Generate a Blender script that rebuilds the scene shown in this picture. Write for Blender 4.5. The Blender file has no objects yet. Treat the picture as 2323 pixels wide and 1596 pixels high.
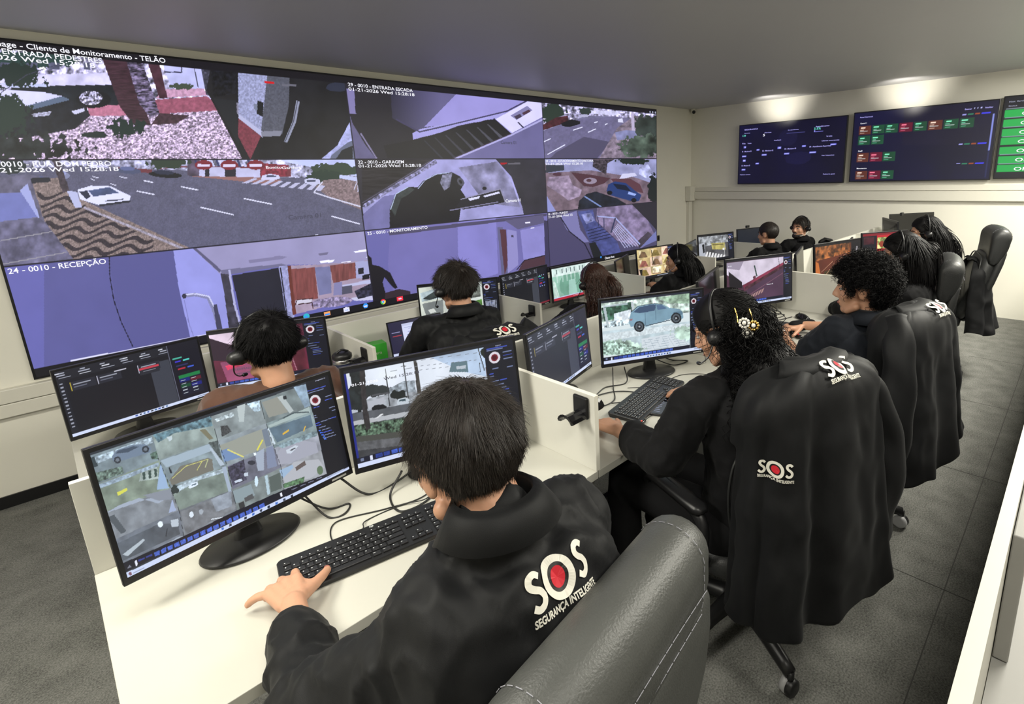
import bpy, bmesh, math, random
import numpy as np
from mathutils import Vector, Matrix, Euler
from mathutils.bvhtree import BVHTree

S = bpy.context.scene
C = S.collection
R = math.radians
PI = math.pi

# ------------------------------------------------------------------ camera, world, lamps, exposure
cam_d = bpy.data.cameras.new('camera')
cam = bpy.data.objects.new('camera', cam_d)
C.objects.link(cam)
S.camera = cam
cam_d.sensor_fit = 'HORIZONTAL'
cam_d.sensor_width = 36.0
cam_d.lens = 36.0 * 1189.2 / 2323.0
cam_d.shift_x = -(1337.6 - 1161.5) / 2323.0
cam_d.shift_y = (677.3 - 798.0) / 2323.0
cam_d.clip_start = 0.02
cam_d.clip_end = 60
def cam_axes(yaw, pitch, roll):
    cy, sy = math.cos(yaw), math.sin(yaw)
    f = Vector((sy*math.cos(pitch), cy*math.cos(pitch), -math.sin(pitch)))
    r = Vector((cy, -sy, 0)); d = f.cross(r)
    c, s = math.cos(roll), math.sin(roll)
    return c*r + s*d, -s*r + c*d, f
_r, _d, _f = cam_axes(0.81069094, 0.23247039, 0.03334566)
_m = Matrix((_r, -_d, -_f)).transposed().to_4x4()
_m.translation = Vector((0, 0, 1.68))
cam.matrix_world = _m

w = bpy.data.worlds.new('world'); S.world = w; w.use_nodes = True
w.node_tree.nodes['Background'].inputs[0].default_value = (0.75, 0.8, 0.9, 1)
w.node_tree.nodes['Background'].inputs[1].default_value = 0.15

S.view_settings.view_transform = 'Standard'
S.view_settings.look = 'None'
S.view_settings.exposure = 0.08
S.view_settings.gamma = 1.0
S.view_settings.use_curve_mapping = False

def area_lamp(name, loc, sx, sy, power, col=(1, 0.965, 0.85), rot=(0, 0, 0), spread=PI):
    l = bpy.data.lights.new(name, 'AREA'); l.shape = 'RECTANGLE'; l.size = sx; l.size_y = sy
    l.energy = power; l.color = col; l.spread = spread
    o = bpy.data.objects.new(name, l); o.location = loc; o.rotation_euler = rot; C.objects.link(o); return o
def spot_lamp(name, loc, target, power, size, blend=0.6, col=(1, 0.95, 0.85), rad=0.05):
    l = bpy.data.lights.new(name, 'SPOT'); l.energy = power; l.spot_size = size; l.spot_blend = blend; l.color = col
    l.shadow_soft_size = rad
    o = bpy.data.objects.new(name, l); o.location = loc
    o.rotation_euler = (Vector(target) - Vector(loc)).to_track_quat('-Z', 'Y').to_euler()
    C.objects.link(o); return o
# ceiling panels of the room (their fittings are built with the ceiling)
PANELS = [(0.1, -0.45), (2.0, -0.45), (3.9, -0.35), (5.6, -0.35), (-1.0, 1.6), (0.2, 1.55)]
for (lx, ly), pw in zip(PANELS, (22, 36, 72, 120, 56, 16)):
    area_lamp('panel_light', (lx, ly, 2.54), 0.6, 0.6, pw)
# two added spots without fittings, for the glows where far wall meets ceiling
GLOW_SPOTS = [(6.83, 3.15), (6.83, 1.65)]
for (lx, ly) in GLOW_SPOTS:
    spot_lamp('added_glow_spot', (lx-0.25, ly, 2.30), (7.12, ly, 2.62), 15, R(90), 1.0)

# ------------------------------------------------------------------ materials
def nt(m): return m.node_tree.nodes, m.node_tree.links
def mat(name, col, rough=0.5, metal=0.0, noise=0.0, nscale=40.0, bump=0.0, bscale=200.0, spec=0.5, sheen=0.0, coat=0.0, stretch=None):
    m = bpy.data.materials.new(name); m.use_nodes = True
    N, L = nt(m); b = N['Principled BSDF']
    b.inputs['Base Color'].default_value = (*col, 1)
    b.inputs['Roughness'].default_value = rough
    b.inputs['Metallic'].default_value = metal
    b.inputs['Specular IOR Level'].default_value = spec
    b.inputs['Sheen Weight'].default_value = sheen
    b.inputs['Coat Weight'].default_value = coat
    tc = N.new('ShaderNodeTexCoord'); src = tc.outputs['Object']
    if stretch:
        mp = N.new('ShaderNodeMapping'); mp.inputs['Scale'].default_value = stretch
        L.new(src, mp.inputs[0]); src = mp.outputs[0]
    n = N.new('ShaderNodeTexNoise'); n.inputs['Scale'].default_value = nscale; n.inputs['Detail'].default_value = 4
    L.new(src, n.inputs['Vector'])
    mx = N.new('ShaderNodeMix'); mx.data_type = 'RGBA'
    mx.inputs[6].default_value = (*[max(0, c*(1-noise)) for c in col], 1)
    mx.inputs[7].default_value = (*[min(1, c*(1+noise)) for c in col], 1)
    L.new(n.outputs[0], mx.inputs[0]); L.new(mx.outputs[2], b.inputs['Base Color'])
    if bump > 0:
        n2 = N.new('ShaderNodeTexNoise'); n2.inputs['Scale'].default_value = bscale; n2.inputs['Detail'].default_value = 3
        L.new(src, n2.inputs['Vector'])
        bp = N.new('ShaderNodeBump'); bp.inputs['Strength'].default_value = bump; bp.inputs['Distance'].default_value = 0.004
        L.new(n2.outputs[0], bp.inputs['Height']); L.new(bp.outputs[0], b.inputs['Normal'])
    return m
M = {}
M['wall'] = mat('wall_paint', (0.83, 0.81, 0.72), 0.45, noise=0.03, nscale=3, bump=0.03, bscale=90)
M['ceil'] = mat('ceiling_paint', (0.50, 0.50, 0.52), 0.5, noise=0.02, nscale=2)
M['duct'] = mat('duct_plastic', (0.70, 0.68, 0.60), 0.35, noise=0.02)
M['base'] = mat('black_skirting', (0.008, 0.008, 0.009), 0.4)
M['lam'] = mat('white_laminate', (0.54, 0.53, 0.47), 0.32, noise=0.02, nscale=8)
M['panel'] = mat('panel_laminate', (0.66, 0.65, 0.59), 0.4, noise=0.03, nscale=10)
M['edge'] = mat('edge_band', (0.84, 0.82, 0.72), 0.35)
M['ctop'] = mat('counter_edge', (0.46, 0.45, 0.40), 0.45, noise=0.02)
M['cin'] = mat('counter_laminate', (0.25, 0.245, 0.23), 0.5, noise=0.03)
M['greyleg'] = mat('grey_laminate', (0.36, 0.36, 0.34), 0.45, noise=0.05)
M['blackplastic'] = mat('black_plastic', (0.012, 0.012, 0.013), 0.38, bump=0.02)
M['glossblack'] = mat('gloss_black_plastic', (0.008, 0.008, 0.009), 0.12)
M['bezel'] = mat('monitor_bezel', (0.010, 0.010, 0.012), 0.3)
M['key'] = mat('key_cap', (0.016, 0.016, 0.018), 0.42)
M['keyprint'] = mat('key_print', (0.6, 0.62, 0.62), 0.5)
M['rubber'] = mat('cable_rubber', (0.012, 0.012, 0.012), 0.45)
M['chrome'] = mat('chrome', (0.7, 0.7, 0.7), 0.2, metal=1)
M['steel'] = mat('brushed_steel', (0.55, 0.55, 0.56), 0.3, metal=1, noise=0.1, nscale=80)
M['leather'] = mat('chair_leather', (0.066, 0.068, 0.064), 0.42, noise=0.18, nscale=14, bump=0.25, bscale=260, spec=0.5, stretch=(1, 1, 1))
M['leather2'] = mat('chair_leather_dark', (0.022, 0.023, 0.023), 0.45, noise=0.1, nscale=14, bump=0.2, bscale=260)
M['stitch'] = mat('stitch_thread', (0.30, 0.30, 0.34), 0.6)
M['cloth'] = mat('jacket_cloth', (0.0065, 0.0068, 0.0076), 0.6, noise=0.15, nscale=30, bump=0.10, bscale=700, spec=0.20, sheen=0.03)
M['cloth2'] = mat('shirt_cloth', (0.006, 0.006, 0.0068), 0.75, noise=0.15, nscale=30, bump=0.12, bscale=500, spec=0.15, sheen=0.04)
M['navy'] = mat('polo_cloth', (0.008, 0.010, 0.015), 0.75, noise=0.15, nscale=30, bump=0.15, bscale=500, spec=0.18, sheen=0.06)
M['brown'] = mat('brown_shirt_cloth', (0.085, 0.040, 0.026), 0.8, noise=0.1, nscale=30, bump=0.12, bscale=500, spec=0.2, sheen=0.2)
M['trouser'] = mat('trouser_cloth', (0.008, 0.008, 0.009), 0.8, bump=0.1, bscale=500, spec=0.2)
M['skin'] = mat('skin', (0.56, 0.30, 0.19), 0.48, noise=0.12, nscale=25, bump=0.08, bscale=160)
M['skin'].node_tree.nodes['Principled BSDF'].inputs['Subsurface Weight'].default_value = 0.12
M['skin'].node_tree.nodes['Principled BSDF'].inputs['Subsurface Radius'].default_value = (0.012, 0.005, 0.003)
M['hair'] = mat('dark_hair', (0.017, 0.011, 0.008), 0.5, noise=0.4, nscale=60, spec=0.6)
M['hairblack'] = mat('black_hair', (0.004, 0.0036, 0.004), 0.5, noise=0.3, nscale=60, spec=0.18)
M['hairbrown'] = mat('auburn_hair', (0.045, 0.017, 0.010), 0.38, noise=0.4, nscale=60, spec=0.6)
M['eyewhite'] = mat('eye_white', (0.4, 0.37, 0.35), 0.5)
M['lip'] = mat('lip', (0.36, 0.13, 0.10), 0.4)
M['white'] = mat('print_white', (0.72, 0.70, 0.62), 0.6)
M['red'] = mat('print_red', (0.55, 0.015, 0.03), 0.55)
M['greenprint'] = mat('print_green', (0.12, 0.40, 0.05), 0.6)
M['blackprint'] = mat('print_black', (0.006, 0.006, 0.006), 0.6)
M['gold'] = mat('gold', (0.75, 0.52, 0.16), 0.25, metal=1)
M['pearl'] = mat('crystal', (0.8, 0.78, 0.72), 0.15)
M['greenbox'] = mat('green_card', (0.05, 0.42, 0.04), 0.45)
M['bluecup'] = mat('blue_plastic', (0.01, 0.09, 0.42), 0.35)
M['navycup'] = mat('navy_enamel', (0.012, 0.018, 0.05), 0.35)
M['castring'] = mat('caster_ring', (0.42, 0.42, 0.43), 0.4)
M['ink'] = mat('tattoo_ink', (0.05, 0.028, 0.02), 0.5)
M['redcable'] = mat('red_cable', (0.5, 0.03, 0.04), 0.4)
M['glass'] = mat('phone_glass', (0.012, 0.013, 0.02), 0.1)

def carpet():
    m = bpy.data.materials.new('grey_carpet'); m.use_nodes = True
    N, L = nt(m); b = N['Principled BSDF']
    tc = N.new('ShaderNodeTexCoord')
    n1 = N.new('ShaderNodeTexNoise'); n1.inputs['Scale'].default_value = 160; n1.inputs['Detail'].default_value = 6
    n2 = N.new('ShaderNodeTexNoise'); n2.inputs['Scale'].default_value = 9; n2.inputs['Detail'].default_value = 5
    L.new(tc.outputs['Object'], n1.inputs[0]); L.new(tc.outputs['Object'], n2.inputs[0])
    a = N.new('ShaderNodeMath'); a.operation = 'MULTIPLY_ADD'; a.inputs[1].default_value = 0.75
    h = N.new('ShaderNodeMath'); h.operation = 'MULTIPLY'; h.inputs[1].default_value = 0.35
    L.new(n2.outputs[0], h.inputs[0]); L.new(n1.outputs[0], a.inputs[0]); L.new(h.outputs[0], a.inputs[2])
    r = N.new('ShaderNodeValToRGB')
    r.color_ramp.elements[0].position = 0.36; r.color_ramp.elements[0].color = (0.075, 0.076, 0.070, 1)
    r.color_ramp.elements[1].position = 0.72; r.color_ramp.elements[1].color = (0.25, 0.25, 0.232, 1)
    L.new(a.outputs[0], r.inputs[0]); L.new(r.outputs[0], b.inputs['Base Color'])
    b.inputs['Roughness'].default_value = 0.95; b.inputs['Specular IOR Level'].default_value = 0.1
    bp = N.new('ShaderNodeBump'); bp.inputs['Strength'].default_value = 0.5; bp.inputs['Distance'].default_value = 0.004
    L.new(n1.outputs[0], bp.inputs['Height']); L.new(bp.outputs[0], b.inputs['Normal'])
    return m
M['carpet'] = carpet()

def screen_mat(name, strength):
    m = bpy.data.materials.new(name); m.use_nodes = True
    N, L = nt(m); b = N['Principled BSDF']
    at = N.new('ShaderNodeAttribute'); at.attribute_name = 'picture'
    b.inputs['Base Color'].default_value = (0.01, 0.01, 0.012, 1)
    b.inputs['Roughness'].default_value = 0.35
    L.new(at.outputs['Color'], b.inputs['Emission Color'])
    b.inputs['Emission Strength'].default_value = strength
    return m
M['screenwall'] = screen_mat('led_wall_picture', 1.22)
M['screen'] = screen_mat('monitor_picture', 1.0)
M['screentv'] = screen_mat('tv_picture', 1.0)
def glow(name, col, s=1.0):
    m = bpy.data.materials.new(name); m.use_nodes = True
    N, L = nt(m); b = N['Principled BSDF']
    b.inputs['Base Color'].default_value = (0.02, 0.02, 0.02, 1)
    b.inputs['Emission Color'].default_value = (*col, 1); b.inputs['Emission Strength'].default_value = s
    return m
M['txt'] = glow('lit_lettering', (0.92, 0.92, 1.0), 1.0)
M['txtdark'] = glow('dim_lettering', (0.06, 0.06, 0.10), 1.0)
M['txtmid'] = glow('grey_lettering', (0.35, 0.37, 0.5), 1.0)
M['lampglow'] = glow('lamp_diffuser', (1, 0.96, 0.88), 3.0)
M['redled'] = glow('red_indicator', (1, 0.05, 0.03), 3.0)

# ------------------------------------------------------------------ mesh helpers
def obj(name, bm, m, parent=None, smooth=False, bevel=0.0):
    me = bpy.data.meshes.new(name)
    if isinstance(bm, bmesh.types.BMesh):
        bm.normal_update(); bm.to_mesh(me); bm.free()
    else: me = bm
    for x in (m if isinstance(m, (list, tuple)) else [m]): me.materials.append(x)
    o = bpy.data.objects.new(name, me); C.objects.link(o)
    if parent: o.parent = parent
    if smooth:
        me.polygons.foreach_set('use_smooth', [True]*len(me.polygons))
    if bevel > 0:
        b = o.modifiers.new('bevel', 'BEVEL'); b.width = bevel; b.segments = 2; b.limit_method = 'ANGLE'; b.angle_limit = R(40)
    return o
def thing(name, label, cat, loc=(0, 0, 0), rz=0.0, group=None):
    o = bpy.data.objects.new(name, None); C.objects.link(o); o.location = loc; o.rotation_euler = (0, 0, rz)
    o.empty_display_size = 0.05
    o['label'] = label; o['category'] = cat
    if group: o['group'] = group
    return o
def tag(o, label, cat, group=None, kind=None):
    o['label'] = label; o['category'] = cat
    if group: o['group'] = group
    if kind: o['kind'] = kind
    return o
def struct(name, bm, m, parent=None, **k):
    o = obj(name, bm, m, parent, **k)
    if not parent: o['kind'] = 'structure'
    return o
def box(bm, x0, x1, y0, y1, z0, z1, mi=0, mx=None):
    vs = [Vector((x, y, z)) for x in (x0, x1) for y in (y0, y1) for z in (z0, z1)]
    if mx: vs = [mx @ v for v in vs]
    v = [bm.verts.new(p) for p in vs]
    for f in ((0, 1, 3, 2), (4, 6, 7, 5), (0, 4, 5, 1), (2, 3, 7, 6), (0, 2, 6, 4), (1, 5, 7, 3)):
        bm.faces.new([v[i] for i in f]).material_index = mi
def nb(): return bmesh.new()
def bxo(name, dims, m, parent=None, bevel=0.0, **k):
    bm = nb(); box(bm, *dims); return obj(name, bm, m, parent, bevel=bevel, **k)
def lathe(bm, prof, seg=24, c=(0, 0, 0), mi=0, mx=None, sy=1.0):
    rings = []
    for r_, z in prof:
        ring = []
        for i in range(seg):
            a = 2*PI*i/seg
            p = Vector((c[0]+r_*math.cos(a), c[1]+r_*math.sin(a)*sy, c[2]+z))
            ring.append(bm.verts.new(mx @ p if mx else p))
        rings.append(ring)
    for a, b in zip(rings, rings[1:]):
        for i in range(seg):
            bm.faces.new((a[i], a[(i+1) % seg], b[(i+1) % seg], b[i])).material_index = mi
    bm.faces.new(list(reversed(rings[0]))).material_index = mi
    bm.faces.new(rings[-1]).material_index = mi
def frame_along(pts):
    pts = [Vector(p) for p in pts]; out = []
    t0 = (pts[1]-pts[0]).normalized()
    n = t0.orthogonal().normalized()
    for i, p in enumerate(pts):
        t = (pts[min(i+1, len(pts)-1)] - pts[max(i-1, 0)])
        t = t.normalized() if t.length > 1e-9 else t0
        n = (n - t*n.dot(t)); n = n.normalized() if n.length > 1e-6 else t.orthogonal().normalized()
        out.append((p, t, n, t.cross(n)))
    return out
def tube(bm, pts, rad, seg=8, mi=0, flat=1.0, cap=True):
    rings = []
    fr = frame_along(pts)
    for i, (p, t, n, b) in enumerate(fr):
        r_ = rad[i] if isinstance(rad, (list, tuple)) else rad
        rings.append([bm.verts.new(p + n*math.cos(2*PI*k/seg)*r_ + b*math.sin(2*PI*k/seg)*r_*flat) for k in range(seg)])
    for a, b in zip(rings, rings[1:]):
        for k in range(seg):
            bm.faces.new((a[k], a[(k+1) % seg], b[(k+1) % seg], b[k])).material_index = mi
    if cap:
        bm.faces.new(list(reversed(rings[0]))).material_index = mi
        bm.faces.new(rings[-1]).material_index = mi
def smooth_path(pts, n=8):
    P = [Vector(p) for p in pts]; P = [P[0]*2-P[1]] + P + [P[-1]*2-P[-2]]; out = []
    for i in range(1, len(P)-2):
        for k in range(n):
            t = k/n
            out.append(0.5*((2*P[i]) + (P[i+1]-P[i-1])*t + (2*P[i-1]-5*P[i]+4*P[i+1]-P[i+2])*t*t + (3*P[i]-P[i-1]-3*P[i+1]+P[i+2])*t**3))
    out.append(P[-2]); return out
def cable(name, pts, r_, m, label, cat='cable', group=None, parent=None):
    bm = nb(); tube(bm, smooth_path(pts, 10), r_, 6); o = obj(name, bm, m, parent, smooth=True)
    if not parent: tag(o, label, cat, group)
    return o
def loft(bm, rings, closed=True, cap=True, mi=0):
    R_ = [[bm.verts.new(p) for p in r_] for r_ in rings]
    n = len(R_[0])
    for a, b in zip(R_, R_[1:]):
        for k in range(n if closed else n-1):
            bm.faces.new((a[k], a[(k+1) % n], b[(k+1) % n], b[k])).material_index = mi
    if cap and closed:
        bm.faces.new(list(reversed(R_[0]))).material_index = mi
        bm.faces.new(R_[-1]).material_index = mi
def rrect(cx, cy, z, w_, d, r_, n=6, tilt=None):
    out = []
    for (sx, sy, a0) in ((1, 1, 0), (-1, 1, 90), (-1, -1, 180), (1, -1, 270)):
        for k in range(n+1):
            a = R(a0+90*k/n)
            out.append(Vector((cx+sx*(w_/2-r_)+r_*math.cos(a), cy+sy*(d/2-r_)+r_*math.sin(a), z)))
    return out

def text_mesh(s, size=1.0, align='LEFT', bold=0.0, shear=0.0, width=None, spacing=1.0):
    cu = bpy.data.curves.new('lettering', 'FONT'); cu.body = s; cu.size = size; cu.align_x = align
    cu.offset = bold; cu.shear = shear; cu.space_character = spacing; cu.resolution_u = 3
    o = bpy.data.objects.new('lettering', cu); C.objects.link(o)
    dg = bpy.context.evaluated_depsgraph_get()
    me = bpy.data.meshes.new_from_object(o.evaluated_get(dg))
    bpy.data.objects.remove(o); bpy.data.curves.remove(cu)
    V = np.zeros(len(me.vertices)*3); me.vertices.foreach_get('co', V); V = V.reshape(-1, 3)
    F = [tuple(p.vertices) for p in me.polygons]
    bpy.data.meshes.remove(me)
    if width and len(V): V[:, 0] *= width/max(1e-6, V[:, 0].max()-V[:, 0].min())
    return V, F
def add_vf(bm, V, F, fn, mi=0):
    vs = [bm.verts.new(fn(v)) for v in V]
    for f in F:
        try: bm.faces.new([vs[i] for i in f]).material_index = mi
        except ValueError: pass

# ------------------------------------------------------------------ room shell
XR, YW, ZC, ZL = 7.126, 4.535, 2.575, -0.168     # far wall, video wall, ceiling, sunken front floor
bm = nb(); box(bm, -2.2, XR, -2.6, 1.82, -0.06, 0.0)
struct('floor', bm, M['carpet'])
bm = nb(); box(bm, -2.2, XR, 1.82, YW, ZL-0.06, ZL); box(bm, -2.2, XR, 1.80, 1.82, ZL, -0.06)
struct('floor_sunken', bm, M['carpet'])
bm = nb(); box(bm, -2.3, XR+0.1, YW, YW+0.1, ZL, ZC); struct('wall_back', bm, M['wall'])
bm = nb(); box(bm, XR, XR+0.1, -2.7, YW, ZL, ZC); struct('wall_right', bm, M['wall'])
bm = nb(); box(bm, -2.3, -2.2, -2.7, YW, ZL, ZC); struct('wall_left', bm, M['wall'])
bm = nb(); box(bm, -2.3, XR+0.1, -2.7, -2.6, 0, ZC); struct('wall_front', bm, M['wall'])
bm = nb(); box(bm, -2.3, XR+0.1, -2.7, YW+0.1, ZC, ZC+0.08); struct('ceiling', bm, M['ceil'])
bm = nb(); box(bm, -2.2, XR, YW-0.012, YW, ZL, ZL+0.075); struct('baseboard_back', bm, M['base'])
# carpet tile seams on the floor of the aisle
bm = nb()
for y_ in (0.215,):
    box(bm, 1.2, 7.0, y_, y_+0.004, 0.0, 0.0012)
for x_ in (2.25, 3.3, 4.4, 5.5):
    box(bm, x_, x_+0.003, -0.8, 0.6, 0.0, 0.0012)
struct('trim_carpet_seam', bm, mat('seam', (0.07, 0.07, 0.064), 0.9))
# surface cable ducts
bm = nb(); box(bm, -2.2, XR-0.001, YW-0.05, YW, 0.395, 0.475); box(bm, -2.2, XR-0.001, YW-0.05, YW, 0.479, 0.562)
struct('trim_duct_back', bm, M['duct'], bevel=0.004)
bm = nb(); box(bm, XR-0.05, XR, -2.6, YW-0.1, 1.262, 1.372)
box(bm, XR-0.035, XR, -2.6, YW-0.1, 1.376, 1.435)
struct('trim_duct_right', bm, M['duct'], bevel=0.004)
bm = nb(); box(bm, XR-0.16, XR, YW-0.10, YW, 1.235, 1.455); struct('trim_duct_box', bm, M['duct'], bevel=0.005)
bm = nb(); box(bm, XR-0.115, XR-0.03, YW-0.05, YW, 0.562, 1.235); struct('trim_duct_riser', bm, M['duct'], bevel=0.004)
for i, (lx, ly) in enumerate(PANELS):
    t = thing('ceiling_light', 'square recessed ceiling light panel behind the camera, fitting number by its place', 'light', (lx, ly, ZC))
    t['label'] = ['square ceiling light panel nearest behind the camera', 'square ceiling light panel over the aisle behind the second workstation',
                  'square ceiling light panel over the middle of the aisle', 'square ceiling light panel at the far end of the aisle',
                  'square ceiling light panel over the left end of the room', 'square ceiling light panel above the left end of the front desks'][i]
    bm = nb()
    for (a, b, c_, d) in ((-.32, .32, -.32, -.30), (-.32, .32, .30, .32), (-.32, -.30, -.30, .30), (.30, .32, -.30, .30)): box(bm, a, b, c_, d, -0.012, 0)
    obj('frame', bm, M['edge'], t)
    bm = nb(); box(bm, -.30, .30, -.30, .30, -0.008, 0); obj('diffuser', bm, M['lampglow'], t)

# ------------------------------------------------------------------ pictures on displays
def sm(x): return x*x*(3-2*x)
_rng = np.random.default_rng(5)
_NT = _rng.random((256, 256))
def vnoise(x, y):
    xi = np.floor(x).astype(int); yi = np.floor(y).astype(int); fx = sm(x-xi); fy = sm(y-yi)
    a = _NT[xi % 256, yi % 256]; b = _NT[(xi+1) % 256, yi % 256]; c = _NT[xi % 256, (yi+1) % 256]; d = _NT[(xi+1) % 256, (yi+1) % 256]
    return (a*(1-fx)+b*fx)*(1-fy)+(c*(1-fx)+d*fx)*fy
def fbm(x, y, o=4):
    s = 0; a = 0.5
    for i in range(o): s = s+a*vnoise(x*2**i+i*17.3, y*2**i+i*9.1); a *= .5
    return s/(1-0.5**o)
class Pic:
    """A picture painted cell by cell on a display; X, Y are the coordinates of its artwork."""
    def __init__(s, us, vs, quad):
        # quad: artwork coordinates of the display's top-left, top-right, bottom-right, bottom-left corners
        U, V = np.meshgrid(us, vs)      # v runs down
        (x0, y0), (x1, y1), (x2, y2), (x3, y3) = quad
        A = []; b = []
        for (u, v), (x, y) in zip(((0, 0), (1, 0), (1, 1), (0, 1)), quad):
            A.append([u, v, 1, 0, 0, 0, -u*x, -v*x]); b.append(x)
            A.append([0, 0, 0, u, v, 1, -u*y, -v*y]); b.append(y)
        h = np.linalg.solve(np.array(A, float), np.array(b, float))
        D = h[6]*U+h[7]*V+1
        s.X = (h[0]*U+h[1]*V+h[2])/D; s.Y = (h[3]*U+h[4]*V+h[5])/D; s.U = U; s.V = V
        s.Hm = np.array([[h[0], h[1], h[2]], [h[3], h[4], h[5]], [h[6], h[7], 1]])
        s.img = np.zeros(U.shape+(3,)); s.clip = None
    def uv(s, x, y):
        q = np.linalg.solve(s.Hm, np.array([x, y, 1.0])); return q[0]/q[2], q[1]/q[2]
    def inside(s, pts, X=None, Y=None):
        X = s.X if X is None else X; Y = s.Y if Y is None else Y
        P = np.array(pts, float)
        bb = (X >= P[:, 0].min()) & (X <= P[:, 0].max()) & (Y >= P[:, 1].min()) & (Y <= P[:, 1].max())
        m = np.zeros(X.shape, bool)
        idx = np.nonzero(bb)
        if len(idx[0]) == 0: return m
        x = X[idx]; y = Y[idx]; c = np.zeros(len(x), bool); n = len(P)
        for i in range(n):
            xa, ya = P[i]; xb, yb = P[(i+1) % n]
            if ya == yb: continue
            c ^= ((ya > y) != (yb > y)) & (x < (xb-xa)*(y-ya)/(yb-ya)+xa)
        m[idx] = c; return m
    def put(s, m, col, a=1.0, noise=0.0, sc=0.05, sy=None, seed=0, contrast=1.0):
        if s.clip is not None: m = m & s.clip
        if not m.any(): return
        col = np.array(col, float)/255.0
        if noise:
            n = fbm(s.X[m]*sc+seed, s.Y[m]*(sy or sc)+seed*1.7)
            n = np.clip((n-.5)*2.2*contrast, -1, 1)[:, None]
            c = np.clip(col*(1+noise*n), 0, 1)
        else: c = col
        s.img[m] = s.img[m]*(1-a)+c*a
    def poly(s, pts, col, **k): s.put(s.inside(pts), col, **k)
    def rect(s, x0, y0, x1, y1, col, **k): s.poly([(x0, y0), (x1, y0), (x1, y1), (x0, y1)], col, **k)
    def uvrect(s, u0, v0, u1, v1, col, **k): s.put((s.U >= u0) & (s.U < u1) & (s.V >= v0) & (s.V < v1), col, **k)
    def ell(s, cx, cy, rx, ry, col, rot=0, **k):
        c, q = math.cos(R(rot)), math.sin(R(rot)); dx = s.X-cx; dy = s.Y-cy
        s.put(((dx*c+dy*q)/rx)**2+((-dx*q+dy*c)/ry)**2 <= 1, col, **k)
    def line(s, pts, w_, col, **k):
        for (xa, ya), (xb, yb) in zip(pts, pts[1:]):
            dx, dy = xb-xa, yb-ya; l = math.hypot(dx, dy) or 1; nx, ny = -dy/l*w_/2, dx/l*w_/2
            s.poly([(xa+nx, ya+ny), (xb+nx, yb+ny), (xb-nx, yb-ny), (xa-nx, ya-ny)], col, **k)
    def blob(s, cx, cy, rx, ry, col, seed=1, rough=0.5, sc=0.06, thr=1.0, **k):
        d = np.sqrt(((s.X-cx)/rx)**2+((s.Y-cy)/ry)**2)
        s.put(d+rough*(fbm(s.X*sc+seed*3.1, s.Y*sc+seed)-.5)*2 < thr, col, **k)
    def tint(s, pts, f):
        m = s.inside(pts)
        s.img[m] = s.img[m]*np.array(f)
def display_mesh(name, pic, place, m, parent, gain=1.0):
    """grid mesh whose corner points carry the picture; place(u, v) gives the 3D point"""
    H_, W_ = pic.U.shape
    P = place(pic.U.ravel(), pic.V.ravel())
    me = bpy.data.meshes.new(name)
    me.vertices.add(H_*W_); me.vertices.foreach_set('co', P.astype(np.float32).ravel())
    i = np.arange(H_*W_).reshape(H_, W_)
    q = np.stack([i[1:, :-1], i[1:, 1:], i[:-1, 1:], i[:-1, :-1]], -1).reshape(-1, 4)
    me.loops.add(q.size); me.polygons.add(len(q))
    me.loops.foreach_set('vertex_index', q.ravel().astype(np.int32))
    me.polygons.foreach_set('loop_start', (np.arange(len(q))*4).astype(np.int32))
    me.polygons.foreach_set('loop_total', np.full(len(q), 4, np.int32))
    me.update(calc_edges=True)
    ca = me.color_attributes.new('picture', 'FLOAT_COLOR', 'POINT')
    c = np.clip(pic.img.reshape(-1, 3), 0, 1); lin = np.where(c <= 0.04045, c/12.92, ((c+0.055)/1.055)**2.4)*gain
    ca.data.foreach_set('color', np.concatenate([lin, np.ones((len(lin), 1))], 1).astype(np.float32).ravel())
    me.materials.append(m)
    o = bpy.data.objects.new(name, me); C.objects.link(o)
    if parent: o.parent = parent
    return o
# ------------------------------------------------------------------ the LED video wall
WX0, WX1, WZ0, WZ1, WYF = -0.14, 6.205, 0.592, 2.51, YW-0.02
us = np.concatenate([np.linspace(0, .331, 620, False), np.linspace(.331, .666, 420, False), np.linspace(.666, 1, 260)])
vs = np.linspace(0, 1, 400)
P = Pic(us, vs, [(-147, 74.3), (1488.8, 249.8), (1489.7, 564.3), (82.7, 855.9)])
def tile(u0, v0, u1, v1): P.clip = (P.U >= u0) & (P.U < u1) & (P.V >= v0) & (P.V < v1)
CU = [0, .3325, .667, 1.001]; RV = [.027, .3352, .6445, .972]
P.uvrect(0, 0, 1, 1.01, (18, 16, 24))
# entrance pavement with parked cars
tile(CU[0], RV[0], CU[1], RV[1])
P.rect(-200, 60, 900, 400, (172, 168, 205), noise=.75, sc=.09, seed=2, contrast=1.6)
P.blob(60, 135, 130, 18, (40, 62, 60), seed=4, sc=.08)
P.poly([(-150, 175), (260, 165), (260, 200), (-150, 200)], (196, 192, 232), noise=.15, sc=.05)
for (x0, x1) in ((0, 30), (60, 85), (110, 135), (190, 205)): P.rect(x0, 142, x1, 158, (90, 92, 120), noise=.4)
P.poly([(-150, 361), (-150, 300), (200, 262), (300, 240), (480, 230), (600, 420), (-150, 420)], (168, 150, 180), noise=.55, sc=.30, sy=.42, seed=3, contrast=1.8)
P.poly([(195, 236), (290, 232), (300, 262), (205, 263)], (176, 110, 138), noise=.15, sc=.2)
P.poly([(350, 226), (470, 218), (505, 250), (362, 258)], (140, 78, 100), noise=.2, sc=.2)
P.poly([(376, 202), (462, 200), (470, 216), (352, 223)], (182, 140, 172), noise=.2, sc=.2)
P.poly([(370, 146), (470, 152), (466, 201), (388, 200)], (178, 180, 228), noise=.08, sc=.05)
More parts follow.
